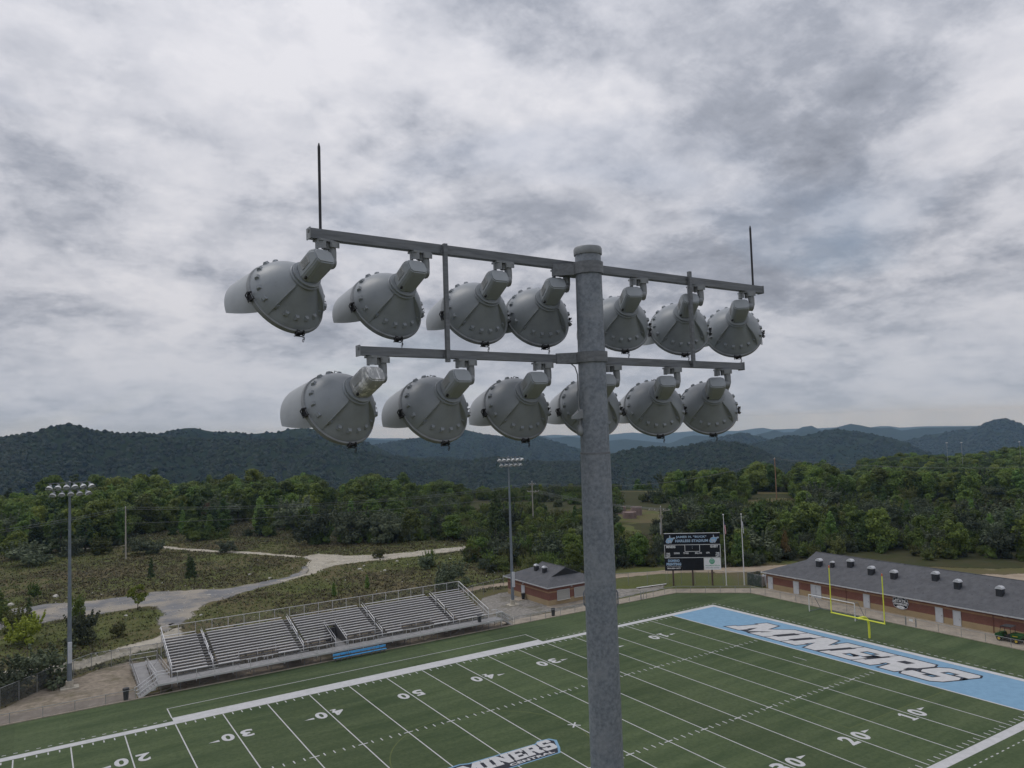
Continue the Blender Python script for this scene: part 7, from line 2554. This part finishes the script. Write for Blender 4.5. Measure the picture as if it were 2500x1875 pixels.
# ---------------------------------------------------------------- wooded ridges
def ridge(name, D, crest, base, front, back, step, spur, crowns_n=0, size=(4, 6.5), seed=0, fade=120.0, drop=2.0):
    C0 = np.array([-35.1, -60.7])
    cr = np.array(crest, float)
    az = np.arctan2(cr[:, 0] - C0[0], cr[:, 1] - C0[1])
    o = np.argsort(az)
    az, h = az[o], cr[o, 2]
    n = max(24, int((az[-1] - az[0]) * D / step))
    A = np.linspace(az[0], az[-1], n)
    Hh = np.interp(A, az, h)
    # the ridge runs on past the traced crest and sinks at both ends
    da = step / D
    ke = int(fade * 6 / step)
    L = [Hh[0] - (i * step) * .10 - 9 * noise.noise((i * .25, seed, 0)) for i in range(ke, 0, -1)]
    R_ = [Hh[-1] - (i * step) * .10 - 9 * noise.noise((i * .25, seed, 5)) for i in range(1, ke + 1)]
    A = np.concatenate([A[0] - da * np.arange(ke, 0, -1), A, A[-1] + da * np.arange(1, ke + 1)])
    Hh = np.maximum(np.concatenate([L, Hh, R_]), base + 2)

    def zf(i, w):
        """w: -1 front foot, 0 crest, 1 back foot"""
        a = A[int(round(i))] if float(i).is_integer() else np.interp(i, np.arange(len(A)), A)
        hh = Hh[int(round(i))] if float(i).is_integer() else np.interp(i, np.arange(len(A)), Hh)
        aw = abs(w)
        prof = (1 - aw) ** 1.15
        r = D + (front if w < 0 else back) * w
        x, y = C0[0] + r * math.sin(a), C0[1] + r * math.cos(a)
        sp_ = noise.fractal(Vector((a * D / spur, w * .55, seed)), 1.0, 2.0, 4)
        z = base + (hh - drop - base) * prof + sp_ * (hh - base) * .42 * math.sin(PI * min(1, aw * 1.25)) * (1 - aw * .6)
        return x, y, z
    W = np.concatenate([np.linspace(-1, -.06, 22), np.linspace(-.03, .03, 3), np.linspace(.08, 1, 8)])
    V, F = [], []
    m = len(W)
    for i in range(len(A)):
        for w in W:
            V.append(zf(float(i), w))
    for i in range(len(A) - 1):
        for j in range(m - 1):
            F.append((i * m + j, i * m + j + 1, (i + 1) * m + j + 1, (i + 1) * m + j))
    me = bpy.data.meshes.new('hill')
    me.from_pydata(V, [], [f[::-1] for f in F])
    me.materials.append(MATS['hill_forest'])
    me.polygons.foreach_set('use_smooth', [True] * len(me.polygons))
    put('hill', me, kind='structure')
    if crowns_n:
        g = np.random.default_rng(seed + 50)
        pts, sc = [], []
        for _ in range(crowns_n):
            i = g.uniform(0, len(A) - 1.001)
            w = .04 - .97 * g.random() ** .85
            x, y, z = zf(i + 1e-4, w)
            pts.append((x, y, z))
            sc.append(g.uniform(*size))
        sc = np.array(sc)
        pts = np.array(pts)
        pts[:, 2] -= sc * .28
        scatter('forest', pts, sc, None, 3, 'leaf_hill', seed, xy=(1.0, 1.05))


RG = RIDGES
ridge('L1', 1300, RG['L1'][1], -170, 620, 500, 18, 150, 46000, (2.4, 4.6), 1)
ridge('L1b', 1750, RG['L1b'][1], -120, 420, 500, 20, 170, 10000, (2.8, 5.0), 2)
ridge('L2r', 2200, RG['L2r'][1], -190, 760, 600, 24, 200, 14000, (3.2, 5.6), 3)
ridge('L2', 2700, RG['L2'][1], -190, 760, 700, 28, 230, 14000, (3.4, 6), 4)
ridge('L3s', 3100, RG['L3s'][1], -190, 600, 700, 32, 260, 3500, (5, 9), 5)
ridge('L3r', 3300, RG['L3r'][1], -200, 900, 800, 34, 280, 7000, (5, 9), 6)
ridge('L4', 5200, [(a, b, -58 + (c + 58) * 1.4) for a, b, c in RG['L4'][1]], -235, 1100, 1000, 55, 420, 0, (6, 9), 7)
ridge('L5', 9000, [(a, b, c - 14) for a, b, c in RG['L5'][1]], -248, 1500, 1200, 90, 700, 0, (6, 9), 8)
ridge('RH', 520, RG['RH'][1], -60, 170, 190, 9, 60, 0, (4, 6), 9, fade=40)
# the near wooded hillside on the right carries leafy crowns
cr = np.array(RG['RH'][1], float)
n = 1500
i = rng.uniform(0, len(cr) - 1.001, n)
k = i.astype(int)
f = (i - k)[:, None]
P = cr[k] * (1 - f) + cr[k + 1] * f
w = rng.random(n) ** .8
C0 = np.array([-35.1, -60.7])
d = P[:, :2] - C0
r = np.linalg.norm(d, axis=1)
P[:, :2] = C0 + d / r[:, None] * (r - w * 110 + 8)[:, None]
P[:, 2] = P[:, 2] - 9.5 - 30 * w ** 1.2
scatter('forest', P, rng.uniform(.7, 1.15, n), SRC['leaf_oak'], seed=41, xy=(1.15, 1.0))

# ---------------------------------------------------------------- haze
hz = MB().box((0, 0, (82 - 262) / 2), (25600, 25600, 82 + 262))
hm = bpy.data.materials.new('haze')
hm.use_nodes = True
ht = hm.node_tree
ht.nodes.clear()
ho = ht.nodes.new('ShaderNodeOutputMaterial')
pv = ht.nodes.new('ShaderNodeVolumePrincipled')
pv.inputs['Color'].default_value = (0.38, 0.63, 1.0, 1)
pv.inputs['Absorption Color'].default_value = (1, 1, 1, 1)
pv.inputs['Density'].default_value = HAZE
pv.inputs['Anisotropy'].default_value = 0.0
ht.links.new(pv.outputs[0], ho.inputs['Volume'])
MATS['haze'] = hm
hz.build('haze', 'haze', kind='stuff')
